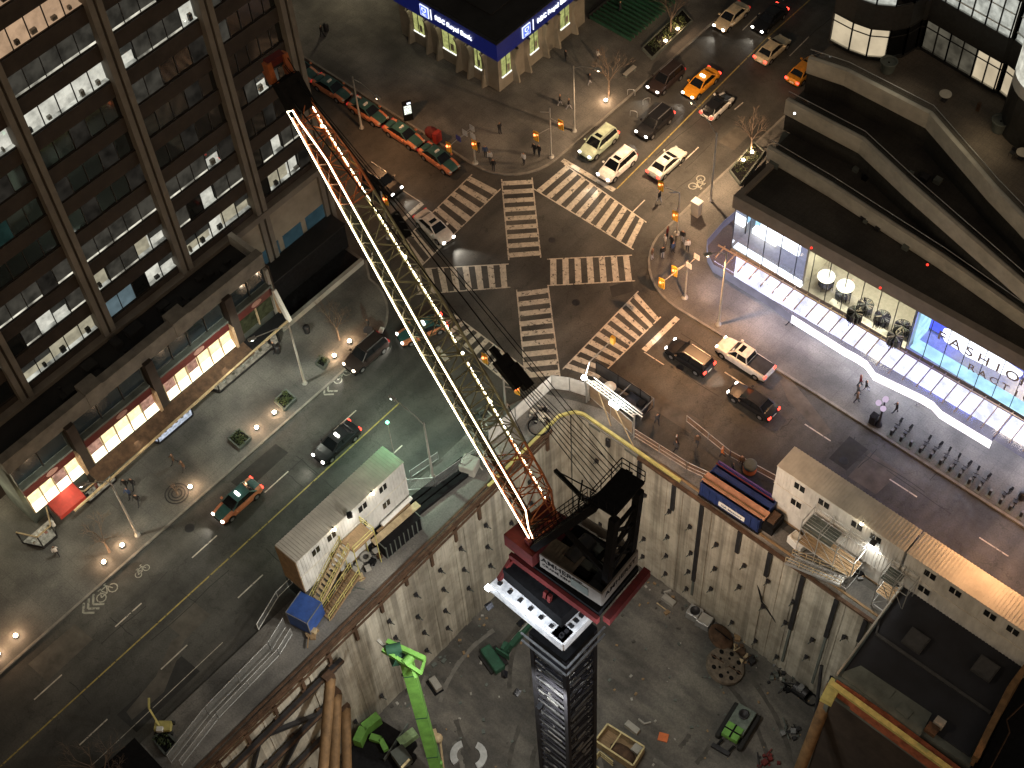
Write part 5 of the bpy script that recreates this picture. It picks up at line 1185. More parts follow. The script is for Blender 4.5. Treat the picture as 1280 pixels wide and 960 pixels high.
def junk(px_, py_, n, rad, lab, mats, seed, z=.12):
    r = random.Random(seed); p = G(px_, py_, z); mb = MB()
    for i in range(n):
        a = r.uniform(0, 6.28); d = rad * r.random() ** .5; s = r.uniform(.15, .55); c = (math.cos(a) * d, math.sin(a) * d)
        if r.random() < .4: mb.bar((c[0], c[1], .1 + r.random() * .4), (c[0] + r.uniform(-1.2, 1.2), c[1] + r.uniform(-1.2, 1.2), .15 + r.random() * .3), .09, .09, r.choice(mats))
        else: mb.box((c[0] - s / 2, c[1] - s / 2, 0), (c[0] + s / 2, c[1] + s / 2, s * r.uniform(.5, 1.4)), r.choice(mats), a, (c[0], c[1], 0))
    o = mb.build('debris_pile', None, p); tag(o, lab, 'debris'); return o
junk(455, 700, 34, 1.5, 'heap of dark fittings and pails below the left office stair', ['black', 'dark_metal', 'steel_edge', 'rust', 'concrete'], 1)
junk(440, 728, 18, .9, 'pile of pallets and timber under the left office stair', ['timber', 'timber_pale', 'concrete_dark'], 2)
junk(392, 800 - 8, 8, .5, 'small timber scraps beside the blue cabin', ['timber', 'timber_pale'], 3)
junk(1068, 705, 24, 1.4, 'clutter of pipes and bags under the right scaffold stair', ['concrete_dark', 'timber', 'steel_edge', 'black'], 4)
junk(1125, 740, 16, 1.1, 'loose boards on the ground beside the right scaffold', ['timber_pale', 'timber', 'concrete'], 5)
junk(590, 620 - 42, 12, .9, 'grey bags and blocks beside the concrete block near the corner', ['concrete', 'parapet_pale', 'concrete_dark'], 8)
junk(672, 540 - 22, 20, .9, 'tangle of dark hoses and pale bags inside the corner fence', ['black', 'dark_metal', 'concrete', 'parapet_pale'], 6)
junk(612, 530, 22, 1.6, 'grey sacks and sheets under the jib inside the fence', ['concrete', 'parapet_pale', 'mesh_sheet_white', 'concrete_dark'], 7)
hs = MB(); c = G(674, 533, .3); hs.path([Vector((c.x + 1.0 * math.cos(t * .4), c.y + 1.0 * math.sin(t * .4), .35)) for t in range(17)], .07, 'black'); tag(hs.build('hose_coil'), 'big loose loop of black hose on the pit corner slab', 'hose')
# blue truck bin
bb_ = thing('blue_dumpster', 'long blue steel bin with tan ribs and a white name plate at the pit edge', 'bin', (31.7, -7.85, .12), R(1.5))
mb = MB(); L_, W_, H2 = 3.1, 1.35, 2.3
mb.box((-L_, -W_, .35), (L_, -W_ + .08, H2), 'blue_steel'); mb.box((-L_, W_ - .08, .35), (L_, W_, H2), 'blue_steel'); mb.box((-L_, -W_, .35), (-L_ + .08, W_, H2), 'blue_steel'); mb.box((L_ - .08, -W_, .35), (L_, W_, H2), 'blue_steel'); mb.box((-L_, -W_, .35), (L_, W_, .5), 'blue_steel')
for i in range(9): x = -L_ + .2 + i * .72; mb.box((x, -W_ - .08, .5), (x + .12, -W_, H2 - .1), 'blue_steel')
mb.box((-L_ - .05, -W_ - .1, .2), (L_ + .05, -W_ + .15, .4), 'black'); mb.build('tub', bb_)
mb = MB(); mb.box((-L_ - .1, -W_ + .35, H2 - .15), (L_ + .2, -.1, H2 + .1), mat('tan_cover', (.4, .2, .12), .7, var=.3, scale=1.5)); mb.box((-L_ - .1, -.85, H2 + .1), (L_ + .1, -.75, H2 + .2), 'rust_pipe'); mb.box((-L_, .35, H2 - .3), (L_, .9, H2 - .1), 'blue_steel'); mb.build('cover', bb_)
mb = MB(); mat('purple_rail', (.12, .07, .25), .5); mb.bar((-L_, W_, H2 + .1), (L_, W_, H2 + .1), .12, .2, 'purple_rail'); mb.bar((-L_, W_ - .4, H2 + .3), (L_ - .2, W_ - .4, H2 + .3), .08, .12, 'crane_red'); mb.bar((-L_, -W_, H2), (L_, -W_, H2), .12, .12, 'blue_steel'); mb.build('rails', bb_)
mb = MB(); mb.box((-1.0, -W_ - .14, .9), (1.7, -W_ - .09, 1.55), 'white_paint'); np_ = mb.build('name_plate', bb_)
text('GA Masonry', .42, 'blue_steel', np_, facing((.35, -W_ - .15, 1.22), (1, 0, 0), (0, 0, 1)), .005)
mb = MB(); mb.box((L_, -.9, .4), (L_ + 1.1, .9, 1.5), 'black'); mb.box((L_ + .2, -.5, 1.5), (L_ + .9, .6, 1.9), 'rust'); mb.build('hitch_unit', bb_)
ge = thing('generator', 'white topped generator with round fan behind the blue bin', 'generator', (38.0, -7.8, .12), R(-10)); mb = MB(); mb.box((-.8, -.5, .2), (.8, .5, 1.2), 'white_paint'); mb.box((-.7, -.4, 0), (.7, .4, .2), 'black'); mb.build('housing', ge, bevel=.05)
mb = MB(); mb.lathe([(.45, 1.2), (.45, 1.32), (.32, 1.32), (.3, 1.22)], (-.3, 0, 0), 'parapet_pale', 16); mb.lathe([(.29, 1.21), (.001, 1.22)], (-.3, 0, 0), 'black', 14); mb.build('fan_housing', ge)
# ================================================================ TOWER CRANE
U = Vector((-.998, .059, 0)); Lt = Vector((-.059, -.998, 0)); Zv = Vector((0, 0, 1)); MC = Vector((33.5, -32.8, 0))
crane = thing('tower_crane', 'tall luffing tower crane with lit truss jib over the crossing, red and grey slewing house', 'crane', (MC.x, MC.y, PZ))
def cp(mb, name, parent=None):
    o = at0(mb, name, crane)
    return o
def q(f, l, z): return MC + U * f + Lt * l + Zv * z
# mast: square lattice aligned with the streets
mat('mast_edge', (.085, .09, .1), .8, var=.4, scale=2); a_ = 1.55; H0, H1 = PZ, 17.0
mb = MB()
for sx in (-1, 1):
    for sy in (-1, 1): mb.box((MC.x + sx * a_ - .17, MC.y + sy * a_ - .17, H0), (MC.x + sx * a_ + .17, MC.y + sy * a_ + .17, H1), 'navy_steel')
cp(mb, 'mast_corner_posts')
mb = MB(); k = 0; z = H0
while z < H1 - .3:
    for s in (-1, 1):
        y = MC.y + s * a_; x = MC.x + s * a_
        mb.bar((MC.x - a_, y, z), (MC.x + a_, y, z), .14, .16, 'mast_edge' if k % 2 else 'navy_steel'); mb.bar((x, MC.y - a_, z), (x, MC.y + a_, z), .14, .16, 'mast_edge' if k % 2 else 'navy_steel')
        mb.bar((MC.x - a_, y, z), (MC.x + a_, y, z + 1.02), .1, .1, 'navy_steel'); mb.bar((x, MC.y + a_, z), (x, MC.y - a_, z + 1.02), .1, .1, 'navy_steel')
    if k % 4 == 0: mb.box((MC.x - a_ + .2, MC.y - a_ + .2, z), (MC.x + a_ - .2, MC.y + a_ - .2, z + .05), 'black')
    z += 1.02; k += 1
cp(mb, 'mast_bracing')
mb = MB()
for d in (-.25, .25): mb.tube((MC.x + .7, MC.y + d, H0), (MC.x + .7, MC.y + d, H1), .03, 'galv', 5)
z = H0
while z < H1: mb.tube((MC.x + .7, MC.y - .25, z), (MC.x + .7, MC.y + .25, z), .02, 'galv', 4); z += .35
cp(mb, 'ladder')
mb = MB()
r = random.Random(11)
for i in range(46):
    z = r.uniform(H0 + 1, H1 - 1)
    if r.random() < .5: mb.box((MC.x + r.uniform(-1.3, 1.2), MC.y - a_ - .2, z), (MC.x + r.uniform(-1.3, 1.3), MC.y - a_ - .12, z + .22), 'steel_edge')
    else: mb.box((MC.x + a_ + .12, MC.y + r.uniform(-1.3, 1.3), z), (MC.x + a_ + .2, MC.y + r.uniform(-1.3, 1.3), z + .22), 'steel_edge')
cp(mb, 'gusset_plates')
# climbing head under the slew ring
mb = MB(); mb.box((MC.x - 1.7, MC.y - 1.7, 16.6), (MC.x + 1.7, MC.y + 1.7, 17.4), 'black')
for z in (16.2, 17.4):
    mb.bar((MC.x - 2.1, MC.y - 2.1, z), (MC.x + 2.1, MC.y - 2.1, z), .15, .12, 'steel_edge'); mb.bar((MC.x + 2.1, MC.y - 2.1, z), (MC.x + 2.1, MC.y + 2.1, z), .15, .12, 'steel_edge')
mb.tube((MC.x, MC.y, 17.4), (MC.x, MC.y, 19.6), 1.3, 'dark_metal', 20); cp(mb, 'climbing_head')
# lower lit deck
DZ = 20.0
dk = [q(5.0, 2.0, DZ), q(-1.75, 1.75, DZ), q(-1.6, -1.9, DZ), q(5.2, -1.4, DZ)]
mb = MB(); mb.prism([v.xy for v in dk], DZ - .35, DZ - .1, 'dark_metal'); mb.prism([v.xy for v in (q(4.6, 1.1, 0), q(-.9, 1.0, 0), q(-.9, -1.5, 0), q(4.8, -1.2, 0))], DZ - .1, DZ + 1.9, 'black'); cp(mb, 'lower_deck')
mat('frosty_white', (.8, .82, .86), .55, var=.3, scale=2.2)
mb = MB()
for a, b in ((dk[0], dk[1]), (dk[1], dk[2])):
    d = (b - a).normalized(); n = Vector((d.y, -d.x, 0)); 
    for s_ in (1,):
        mb.bar(a - Zv * .1 + n * .05, b - Zv * .1 + n * .05, .12, 1.0, 'frosty_white')
    mb.bar(a + n * -.55 + Zv * .42, b - n * .55 + Zv * .42, 1.1, .1, 'frosty_white')
    for i in range(7): p = a.lerp(b, (i + .5) / 7); mb.box((p.x - .12 - n.x * .4, p.y - .12 - n.y * .4, DZ + .46), (p.x + .16 - n.x * .4, p.y + .16 - n.y * .4, DZ + .6), 'dark_metal')
cp(mb, 'deck_skirt')
c_ = q(1.5, 4.8, 23.5) - crane.location
lamp('AREA', 'deck_fill', crane, c_, 330, (.85, .92, 1), (dk[0].lerp(dk[1], .5) - q(1.5, 4.8, 23.5)), 2.0, sy=.4)  # added area light to whiten the skirt, no fixture there
c_ = q(-4.8, 1.0, 23.5) - crane.location
lamp('AREA', 'deck_fill', crane, c_, 150, (.85, .92, 1), (dk[1].lerp(dk[2], .5) - q(-4.8, 1.0, 23.5)), 1.0, sy=.4)  # second added light, for the rear side of the skirt
mb = MB(); emat('deck_lamp', (.85, .92, 1), 18); p = dk[0] + Lt * .25 + Zv * .2; mb.box(p - Vector((.18, .18, .1)), p + Vector((.18, .18, .12)), 'deck_lamp'); cp(mb, 'deck_lamp_head')
# upper frame (red), panelled counterweight house
c1 = -2.3
mb = MB(); ZR = 22.6
mb.prism([v.xy for v in (q(4.4, .1, 0), q(-2.9, -.5, 0), q(-2.5, -4.9, 0), q(4.2, -3.7, 0))], ZR, ZR + .8, 'black')
mb.bar(q(4.6, .3, ZR + .2), q(-3.1, -.3, ZR + .2), .3, .7, 'crane_red'); mb.bar(q(-3.45, -.7, ZR + .1), q(-2.95, -5.3, ZR + .1), .55, .8, 'crane_red')
for f in (.6, 1.0): mb.bar(q(f, .5, ZR), q(f, .7, DZ + 1.3), .25, .25, 'crane_red')
mb.bar(q(4.4, .4, ZR), q(4.9, 1.5, DZ), .3, .3, 'crane_red')
mb.prism([v.xy for v in (q(5.2, .2, 0), q(2.6, .1, 0), q(2.6, -3.8, 0), q(5.0, -3.4, 0))], ZR + .8, 24.9, 'crane_red'); cp(mb, 'slewing_frame')
PA, PB, PC, PD = G(675, 692, 25.3), G(752, 742, 25.3), G(797, 688, 25.3), None
PD = PA + (PC - PB)
mb = MB(); 
def panel(a, b, zt, h, m_, t=.12): mb.bar(Vector((a.x, a.y, zt - h / 2)), Vector((b.x, b.y, zt - h / 2)), t, h, m_)
panel(PA, PB, 25.3, 1.7, 'crane_panel'); panel(PB, PC, 25.3, 1.7, 'crane_panel'); panel(PC, PD, 25.3, 1.2, 'crane_panel')
mb.bar(PA.lerp(PB, .52) + Vector((-.02, -.08, -.9)), PA.lerp(PB, .8) + Vector((-.02, -.08, -.9)), .06, 1.0, 'concrete_dark'); cp(mb, 'house_panels')
mb = MB(); mb.prism([PA.xy, PD.xy, PC.xy, PB.xy][::-1], 23.4, 23.7, 'black'); 
r = random.Random(2)
for i in range(14):
    a = PA.lerp(PB, r.uniform(.15, .85)); p = a + (PC - PB) * r.uniform(.15, .85); s = r.uniform(.25, .7)
    mb.box((p.x - s, p.y - s * .6, 23.7), (p.x + s, p.y + s * .6, 23.9 + r.random() * .8), r.choice(['black', 'dark_metal', 'black', 'concrete_dark']))
p = PA.lerp(PB, .35) + (PC - PB) * .5; mb.tube(p - Vector((0, 1.1, -.3)) - Zv * .9, p + Vector((0, 1.1, .3)) - Zv * .9, .6, 'dark_metal', 16); cp(mb, 'winch_deck')
mb = MB(); mat('house_roof', (.1, .085, .068), .8, var=.3, scale=1.5)
for k in range(9):
    a = PA.lerp(PB, .02 + k * .055) + (PC - PB) * .03; b = PA.lerp(PB, .02 + k * .055) + (PC - PB) * .42; mb.bar(Vector((a.x, a.y, 24.95)), Vector((b.x, b.y, 24.95)), .33, .08, 'house_roof')
cp(mb, 'house_roof'); mb = MB()
a = PB.lerp(PC, .7) - (PB - PA) * .1; b = PB.lerp(PC, .7) - (PB - PA) * .32; mb.bar(Vector((a.x, a.y, 24.9)), Vector((b.x, b.y, 24.9)), 1.3, .1, 'house_roof')
cp(mb, 'roof_hatch'); mb = MB()
for k in range(5): a = PB.lerp(PC, .1 + k * .2) - (PB - PA) * .05; mb.bar(Vector((a.x, a.y, 24.2)), Vector((a.x - 1.1, a.y + .05, 24.2)), .86, .9, 'dark_metal')
cp(mb, 'counterweight')
d1 = (PB - PA).normalized(); mid = PA.lerp(PB, .36)
n1 = d1.cross(Zv)
text('AMHERST', .78, 'black', crane, facing(mid + Zv * -.5 + n1 * .08 - crane.location, d1, Zv), .005)
text('CRANE RENTALS', .42, 'black', crane, facing(mid + Zv * -1.15 + n1 * .08 - crane.location, d1, Zv), .005)
d2 = (PC - PB).normalized(); n2 = d2.cross(Zv)
text('AMHERST', .8, 'black', crane, facing(PB.lerp(PC, .5) + Zv * -.7 + n2 * .08 - crane.location, d2, Zv), .005)
# A-frame with ladder and top platform
AZ = 35.0
tp = [G(777, 584, AZ), G(806, 602, AZ), G(768, 645, AZ), G(738, 626, AZ)]
mb = MB(); mb.add(tp + [v - Zv * .25 for v in tp], [(0, 3, 2, 1), (4, 5, 6, 7), (0, 1, 5, 4), (1, 2, 6, 5), (2, 3, 7, 6), (3, 0, 4, 7)], 'black'); cp(mb, 'top_platform')
mb = MB()
for i in range(4):
    a, b = tp[i], tp[(i + 1) % 4]
    if i == 1: continue
    for h in (.55, 1.1): mb.tube(a + Zv * h, b + Zv * h, .035, 'black', 5)
    for j in range(4): p = a.lerp(b, j / 3); mb.tube(p, p + Zv * 1.1, .035, 'black', 5)
cp(mb, 'platform_rail')
mb = MB(); fl, fr_ = G(668, 684, 25), G(700, 662, 25)
apl, apr = tp[3].lerp(tp[2], .2) - Zv * .3, tp[0].lerp(tp[1], .3) - Zv * .3
rl, rr = G(757, 735, 24), G(788, 695, 24)
for a, b, w in ((fl, apl, .5), (fr_, apr, .5), (rl, tp[2] - Zv * .3, .5), (rr, tp[1] - Zv * .3 + (tp[2] - tp[1]) * .2, .5)): mb.bar(a, b, w, w, 'black')
for t in (.3, .55, .8): mb.bar(fl.lerp(apl, t), fr_.lerp(apr, t), .25, .25, 'black'); mb.bar(rl.lerp(tp[2], t), rr.lerp(tp[1], t), .25, .25, 'black')
for t, t2 in ((.1, .45), (.45, .8)): mb.bar(rl.lerp(tp[2], t), rr.lerp(tp[1], t2), .18, .18, 'black'); mb.bar(rr.lerp(tp[1], t), rl.lerp(tp[2], t2), .18, .18, 'black')
mb.bar(fl.lerp(apl, .5), rl.lerp(tp[2], .2), .3, .3, 'black'); cp(mb, 'a_frame')
mb = MB()   # ladder with walkway rails up the front leg
off = (G(655, 668, 25) - fl) * .55
for w in (0, 1):
    s = off * (w + .2)
    for h in (.0, .6, 1.15): mb.tube(fl + s + Zv * h, apl + s + Zv * h, .035, 'black', 5)
for i in range(15): p = fl.lerp(apl, i / 14); mb.tube(p + off * .2, p + off * 1.2, .03, 'black', 4); mb.tube(p + off * 1.2, p + off * 1.2 + Zv * 1.15, .03, 'black', 4); mb.tube(p + off * .2, p + off * .2 + Zv * 1.15, .03, 'black', 4)
cp(mb, 'access_ladder')
mb = MB(); mb.bar(G(694, 588, 30), G(728, 622, 30.5), .25, .25, 'black'); mb.tube(G(694, 588, 30), G(745, 615, 33), .05, 'black', 5); mb.bar(G(728, 622, 30.5), tp[3], .3, .3, 'black'); mb.tube(G(728, 600, 31.5), G(722, 640, 30), .06, 'black', 5); cp(mb, 'sheave_arm')
# jib
JZ = 25.2
JA, JB = G(663, 674, JZ), G(693, 646, JZ)           # feet, left / right
jm = (JA + JB) / 2
v = ray(352, 98); t_ = None
# tip found where the sight line meets the vertical plane of the jib
import itertools
un = Vector((-.995, .10, 0)).normalized(); nrm = Vector((un.y, -un.x, 0))
s_ = (jm - CAM).dot(nrm) / v.dot(nrm); JT = CAM + v * s_
lat = Vector((-un.y, un.x, 0)) * -1      # towards +y
lat = Vector((0.10, .995, 0)).normalized()
jd = (JT - jm); JL = jd.length; jd.normalize(); jn = lat.cross(jd).normalized()
if jn.z < 0: jn = -jn
def J(s, w, d):      # s metres along, w -1..1 across, d 0..1 depth
    taper = 1.0 if 3.0 < s < JL - 5 else (max(0.25, s / 3.0) if s <= 3 else max(.45, (JL - s) / 5))
    wf = 1.0 if s < JL * .45 else 1.0 - .42 * (s - JL * .45) / (JL * .5)
    return jm + jd * s + lat * (w * 1.12 * wf) + jn * (d * 2.1 * taper * (.5 + .5 * wf))
def jmat(s): return 'crane_rust' if (s < 5.5 or s > JL - 8.5) else 'crane_cream'
mb = MB(); seg = 1.35; ns = int(JL / seg); seg = JL / ns
for w in (-1, 1):
    for d in (0, 1):
        mb = MB()
        for i in range(ns):
            mb.tube(J(i * seg, w, d), J((i + 1) * seg, w, d), .095, jmat(i * seg), 6)
        cp(mb, 'jib_chord')
mb = MB()
for i in range(ns):
    s0, s1 = i * seg, (i + 1) * seg; mm = jmat(s0)
    for w in (-1, 1): mb.tube(J(s0, w, 0), J(s1, w, 1), .05, mm, 5); mb.tube(J(s0, w, 0), J(s0, w, 1), .045, mm, 5); mb.tube(J(s1, w, 0), J(s0, w, 1), .04, mm, 5)
    for d in (0, 1):
        mb.tube(J(s0, -1, d), J(s0, 1, d), .05, mm, 5)
        a, b = (J(s0, -1, d), J(s1, 1, d)) if i % 2 else (J(s0, 1, d), J(s1, -1, d)); mb.tube(a, b, .045, mm, 5)
cp(mb, 'jib_lacing')
mb = MB()
for i in range(ns - 3): mb.bar(J(i * seg + .3, -.45, .05), J((i + 1) * seg + .3, -.45, .05), .6, .04, 'rust' if jmat(i * seg) == 'crane_rust' else 'concrete_dark')
cp(mb, 'jib_walkway')
emat('led_strip', (1.0, .84, .52), 13); 
def strip(w, d, s0, s1, offv, gaps=()):
    mb = MB(); s = s0
    while s < s1:
        e = min(s + .9, s1)
        if not any(g0 < s < g1 for g0, g1 in gaps): mb.tube(J(s, w, d) + offv, J(e, w, d) + offv, .036, 'led_strip', 5)
        s = e
    o = cp(mb, 'light_strip'); return o
strip(-1, 0, -.1, JL - 1.8, -lat * .12 + jn * .1); strip(-1, 1, 0.2, JL - 1.8, -lat * .1 + jn * .12)
rg = random.Random(4); gaps = [(k_ * 2.6 + 1.2, k_ * 2.6 + 1.75) for k_ in range(14)] + [(13.2, 14.8), (29, 30.2)]
def strip2(w, d, s0, s1, offv):
    mb = MB(); s = s0
    while s < s1:
        e = min(s + rg.uniform(1.0, 2.0) * (1 if s > 10 else .45), s1); mb.tube(J(s, w, d) + offv, J(e, w, d) + offv, .034, 'led_strip', 5); s = e + (.06 if s > 10 else .25)
        if 12.6 < s < 14: s = 14.3
    return cp(mb, 'light_strip')
strip2(1, 0, .5, JL - 1.0, lat * .1 + jn * .12)
mb = MB(); mb.tube(J(JL - 1.8, -1, 0) - lat * .12 + jn * .1, J(JL - 1.8, -1, 1) - lat * .1 + jn * .12, .055, 'led_strip', 5)
cp(mb, 'light_strip')
for s in (JL * .31, JL * .9, JL * .63, JL * .42): mb = MB(); c = J(s, .3, 1.15); mb.ball(c, .1, 'led_strip', 8); cp(mb, 'jib_bulb')
mb = MB()
for w in (-1, 1): mb.bar(J(JL, w, 0), J(JL, w, 0) + jd * 1.3 + jn * .7, .35, .5, 'crane_rust')
mb.bar(J(JL, -1, 0) + jd * 1.2 + jn * .5, J(JL, 1, 0) + jd * 1.2 + jn * .5, .5, .5, 'crane_red'); mb.bar(J(JL - 2.2, 0, .5), J(JL, 0, .8), 1.6, .9, 'black')
mb.bar(J(JL, -1.1, 0), J(JL, -1.1, 0) + jd * .9, .25, .4, 'crane_rust'); mb.tube(J(JL + 1, -1, .3), J(JL + 1, 1, .3), .35, 'dark_metal', 14); cp(mb, 'jib_head')
mb = MB(); mb.bar(J(-.1, -1.35, 0), J(-.1, 1.35, 0), .5, .5, 'crane_red');  mb.bar(J(-.4, 1.1, -.3), J(1.6, 1.1, .15), .3, .5, 'crane_red'); cp(mb, 'jib_foot')
# luffing ropes, bridle block and hoist ropes
ropes = MB(); apex = (tp[0] + tp[3]) / 2 + Zv * .4
dirt = (J(JL, 0, 1) - apex)
blk = apex.lerp(J(JL, 0, 1), .33) - Zv * .3
v = ray(636, 462); # block sits on the line of ropes
tb = (blk - CAM).length
blk = CAM + v.normalized() * tb
side = lat
for i in range(7): ropes.tube(apex + side * (i - 3) * .33, blk + side * (i - 3) * .13, .028, 'black', 4)
for w in (-.8, .8): ropes.tube(blk + side * w * .6, J(JL - .5, w, 1), .045, 'black', 5)
cp(ropes, 'luffing_ropes')
mb = MB(); dd = (J(JL, 0, 1) - apex).normalized(); mb.bar(blk - dd * 1.2, blk + dd * .9, 1.0, .6, 'black', jn); mb.bar(blk - dd * 1.6 + side * .3, blk + dd * .1 + side * .3, .6, .8, 'black', jn); mb.bar(blk + dd * .9, blk + dd * 1.7, .35, .35, 'black'); cp(mb, 'bridle_block')
mb = MB(); w0 = p = PA.lerp(PB, .35) + (PC - PB) * .5
for w in (.9, 1.25): mb.tube(apex + side * w, J(JL + .6, w * .5, .9), .03, 'black', 4)
hk = G(474, 262, 46); tph = J(JL + 1, 0, .3)
for i in range(8): s = i * JL / 8 + 1; mb.tube(J(s, 1, 1), J(s + JL / 8, 1.2 if i % 2 else 1, 1.05), .03, 'black', 4)
cp(mb, 'hoist_ropes')
# dark work basket hanging beside the jib
mb = MB(); c = J(JL * .68, 1.35, .9); mb.bar(c - jd * .9, c + jd * .8, .6, .5, 'black', jn)
for i in range(4): p = c + jd * (-.9 + i * .55); mb.tube(p, p + jn * 1.0, .04, 'dark_metal', 5)
cp(mb, 'maintenance_basket')

# ================================================================ PIT PLANT
def rig():
    t = thing('drill_rig', 'lime green drilling rig with tall boom and tracked base in the pit', 'drill rig', (18.5, -40.2, PZ))
    L = lambda v: Vector(v) - t.location
    b0 = G(549, 972, PZ + 3); b1 = Vector((19.75, -37.1, 1.0)); b1 = G(507, 822, 1.0)
    mb = MB(); mb.bar(L(b0), L(b1), .95, 1.0, 'lime', (1, 1, 0)); 
    for k in range(2, 9, 3): p = L(b0).lerp(L(b1), k / 9); mb.bar(p - (L(b1) - L(b0)).normalized() * .05, p + (L(b1) - L(b0)).normalized() * .05, 1.0, 1.05, 'deep_green', (1, 1, 0))
    mb.build('boom', t)
    mb = MB(); h = L(b1); f = Vector((.74, .1, 0)).normalized()
    A, B, Cc, D = [L(G(*p, 2.2)) for p in ((484, 802), (531, 824), (505, 843), (478, 812))]
    mb.bar(A, B, .4, .5, 'lime'); mb.bar(D, L(G(526, 842, 1.4)), .3, .5, 'lime'); mb.bar(A.lerp(B, .3), D.lerp(L(G(526, 842, 1.4)), .3), .5, .4, 'deep_green'); mb.bar(A.lerp(B, .5) - Vector((0, 0, .3)), L(G(520, 848, 1.2)), .25, .25, 'lime'); mb.bar(L(G(531, 824, 2)), L(G(526, 843, 1.4)), .2, .3, 'lime')
    mb.tube(A + Vector((.5, -.6, 0)), A + Vector((1.2, .4, 0)), .45, 'deep_green', 14); mb.tube(L(G(505, 830, 1.8)), L(G(515, 820, 1.8)), .4, 'lime', 12); mb.bar(L(G(490, 825, 1.5)), h, .8, .8, 'deep_green')
    mb.bar(L(G(472, 800, 2)), L(G(492, 818, 1.8)), .25, .25, 'concrete'); mb.build('boom_head', t)
    def PP(px, py, z): return L(G(px, py, z))
    mb = MB(); z0 = PZ + 2.6
    c = [PP(*p, z0) for p in ((468, 893), (520, 925), (475, 985), (425, 950))]
    mb.prism([v.xy for v in c][::-1], PZ + 1.1 - t.location.z, z0 - t.location.z - .4, 'black'); mb.build('upper_deck', t)
    mb = MB(); pts = [PP(*p, z0 + .5) for p in ((474, 897), (455, 912), (447, 930))]
    for a, b in zip(pts, pts[1:]): mb.bar(a, b, .8, 1.4, 'lime')
    mb.bar(PP(463, 921, z0 + .4), PP(476, 925, z0 + .4), .6, .5, 'lime'); mb.bar(PP(476, 925, z0 + .4), PP(483, 938, z0 + .4), .5, .5, 'lime'); mb.bar(PP(480, 950, z0), PP(510, 905, z0), .12, .5, 'concrete_dark'); mb.bar(PP(500, 930, z0), PP(520, 915, z0 + .3), .9, .8, mat('green_grey', (.2, .3, .15), .6, var=.3)); mb.build('bodywork', t)
    mb = MB(); a, b = PP(496, 938, z0 + .6), PP(508, 955, z0 + .6); mb.bar(a, b, 1.3, 1.3, 'concrete_dark'); mb.bar(PP(502, 960, z0 + 1.3), PP(512, 949, z0 + 1.3), .2, .15, mat('pale_edge', (.7, .6, .35), .5)); mb.build('cab', t)
    for dx in (-1.3, 1.6): mb = MB(); o = PP(480, 945, PZ + .55); d = (PP(520, 925, PZ + .5) - PP(468, 893, PZ + .5)).normalized(); s = Vector((d.y, -d.x, 0)); mb.bar(o + s * dx * .9 - d * 2.6, o + s * dx * .9 + d * 2.6, .8, 1.0, 'black'); mb.build('track', t)
    mb = MB()
    for px_, py_ in ((523, 885), (545, 955)): mb.tube(PP(px_ + 0, py_, -6 if py_ < 900 else -14), PP(px_ + 8, py_ - 2, -6 if py_ < 900 else -14), .2, 'lime', 8)
    mb.build('hose_bracket', t)
rig()
def on_pit(px, py, z=0): return G(px, py, PZ + z)
# mini excavator, dark green
t = thing('mini_excavator', 'small dark green excavator with arm reaching towards the crane mast', 'excavator', on_pit(625, 822), 0); L = lambda *p: G(*p) - t.location
mb = MB(); a, b = L(606, 810, PZ + 1.2), L(626, 838, PZ + 1.2); mb.bar(a, b, 1.15, .9, 'deep_green'); mb.build('house', t, bevel=.15)
mb = MB(); mb.bar(L(620, 812, PZ + 1.9), L(636, 822, PZ + 1.9), .15, .9, 'deep_green'); mb.bar(L(628, 808, PZ + 2), L(638, 812, PZ + 2), .8, .9, 'deep_green'); mb.build('cab_frame', t)
mb = MB(); mb.bar(L(630, 815, PZ + 2), L(640, 806, PZ + 3), .35, .5, 'deep_green'); mb.bar(L(640, 806, PZ + 3), L(662, 780, PZ + 4.5), .5, .6, 'deep_green'); mb.tube(L(640, 800, PZ + 3.3), L(660, 778, PZ + 4.8), .1, 'galv', 8); mb.build('arm', t)
for s in (-1, 1): mb = MB(); o = L(617, 825, PZ + .3); d = (b - a).normalized(); n = Vector((d.y, -d.x, 0)); mb.bar(o + n * s * .8 - d * 1.1, o + n * s * .8 + d * 1.1, .4, .5, 'rubber'); mb.build('track', t)
# cutter wheel
t = thing('cutter_wheel', 'big round steel disc with two rings of holes lying on the pit floor', 'steel disc', on_pit(905, 834, .5)); t.rotation_euler = (R(-12), R(14), 0)
mb = MB(); mb.lathe([(1.85, 0), (1.9, .15), (1.85, .5), (1.6, .56), (.3, .56), (.25, .7), (.001, .7)], (0, 0, 0), mat('old_steel', (.17, .14, .11), .75, .3, var=.4, scale=2, bump=.2), 40, False); mb.build('disc', t)
for k in range(8):
    a = k * math.pi / 4 + .2; mb = MB(); mb.lathe([(.24, .585), (.001, .585)], (1.35 * math.cos(a), 1.35 * math.sin(a), 0), 'black', 14, False); mb.build('hole', t)
for k in range(5):
    a = k * math.pi * .4 + .5; mb = MB(); mb.lathe([(.14, .585), (.001, .585)], (.78 * math.cos(a), .78 * math.sin(a), 0), 'black', 12, False); mb.build('hole', t)
mb = MB(); mb.bar((-1.7, -.3, .6), (1.7, .35, .6), .1, .04, 'rust'); mb.build('seam', t)
t = thing('cable_drum', 'rusty brown round plate leaning above the big holed disc', 'drum', on_pit(900, 797, .8)); mb = MB(); mb.lathe([(1.35, 0), (1.4, .2), (1.2, .3), (.4, .3), (.35, .42), (.001, .42)], (0, 0, 0), 'rust', 30); mb.build('plate', t); t.rotation_euler = (R(-25), R(20), 0)
mb = MB(); mb.tube((-1.0, 0, .4), (.8, .2, .5), .06, 'black'); mb.build('spindle', t)
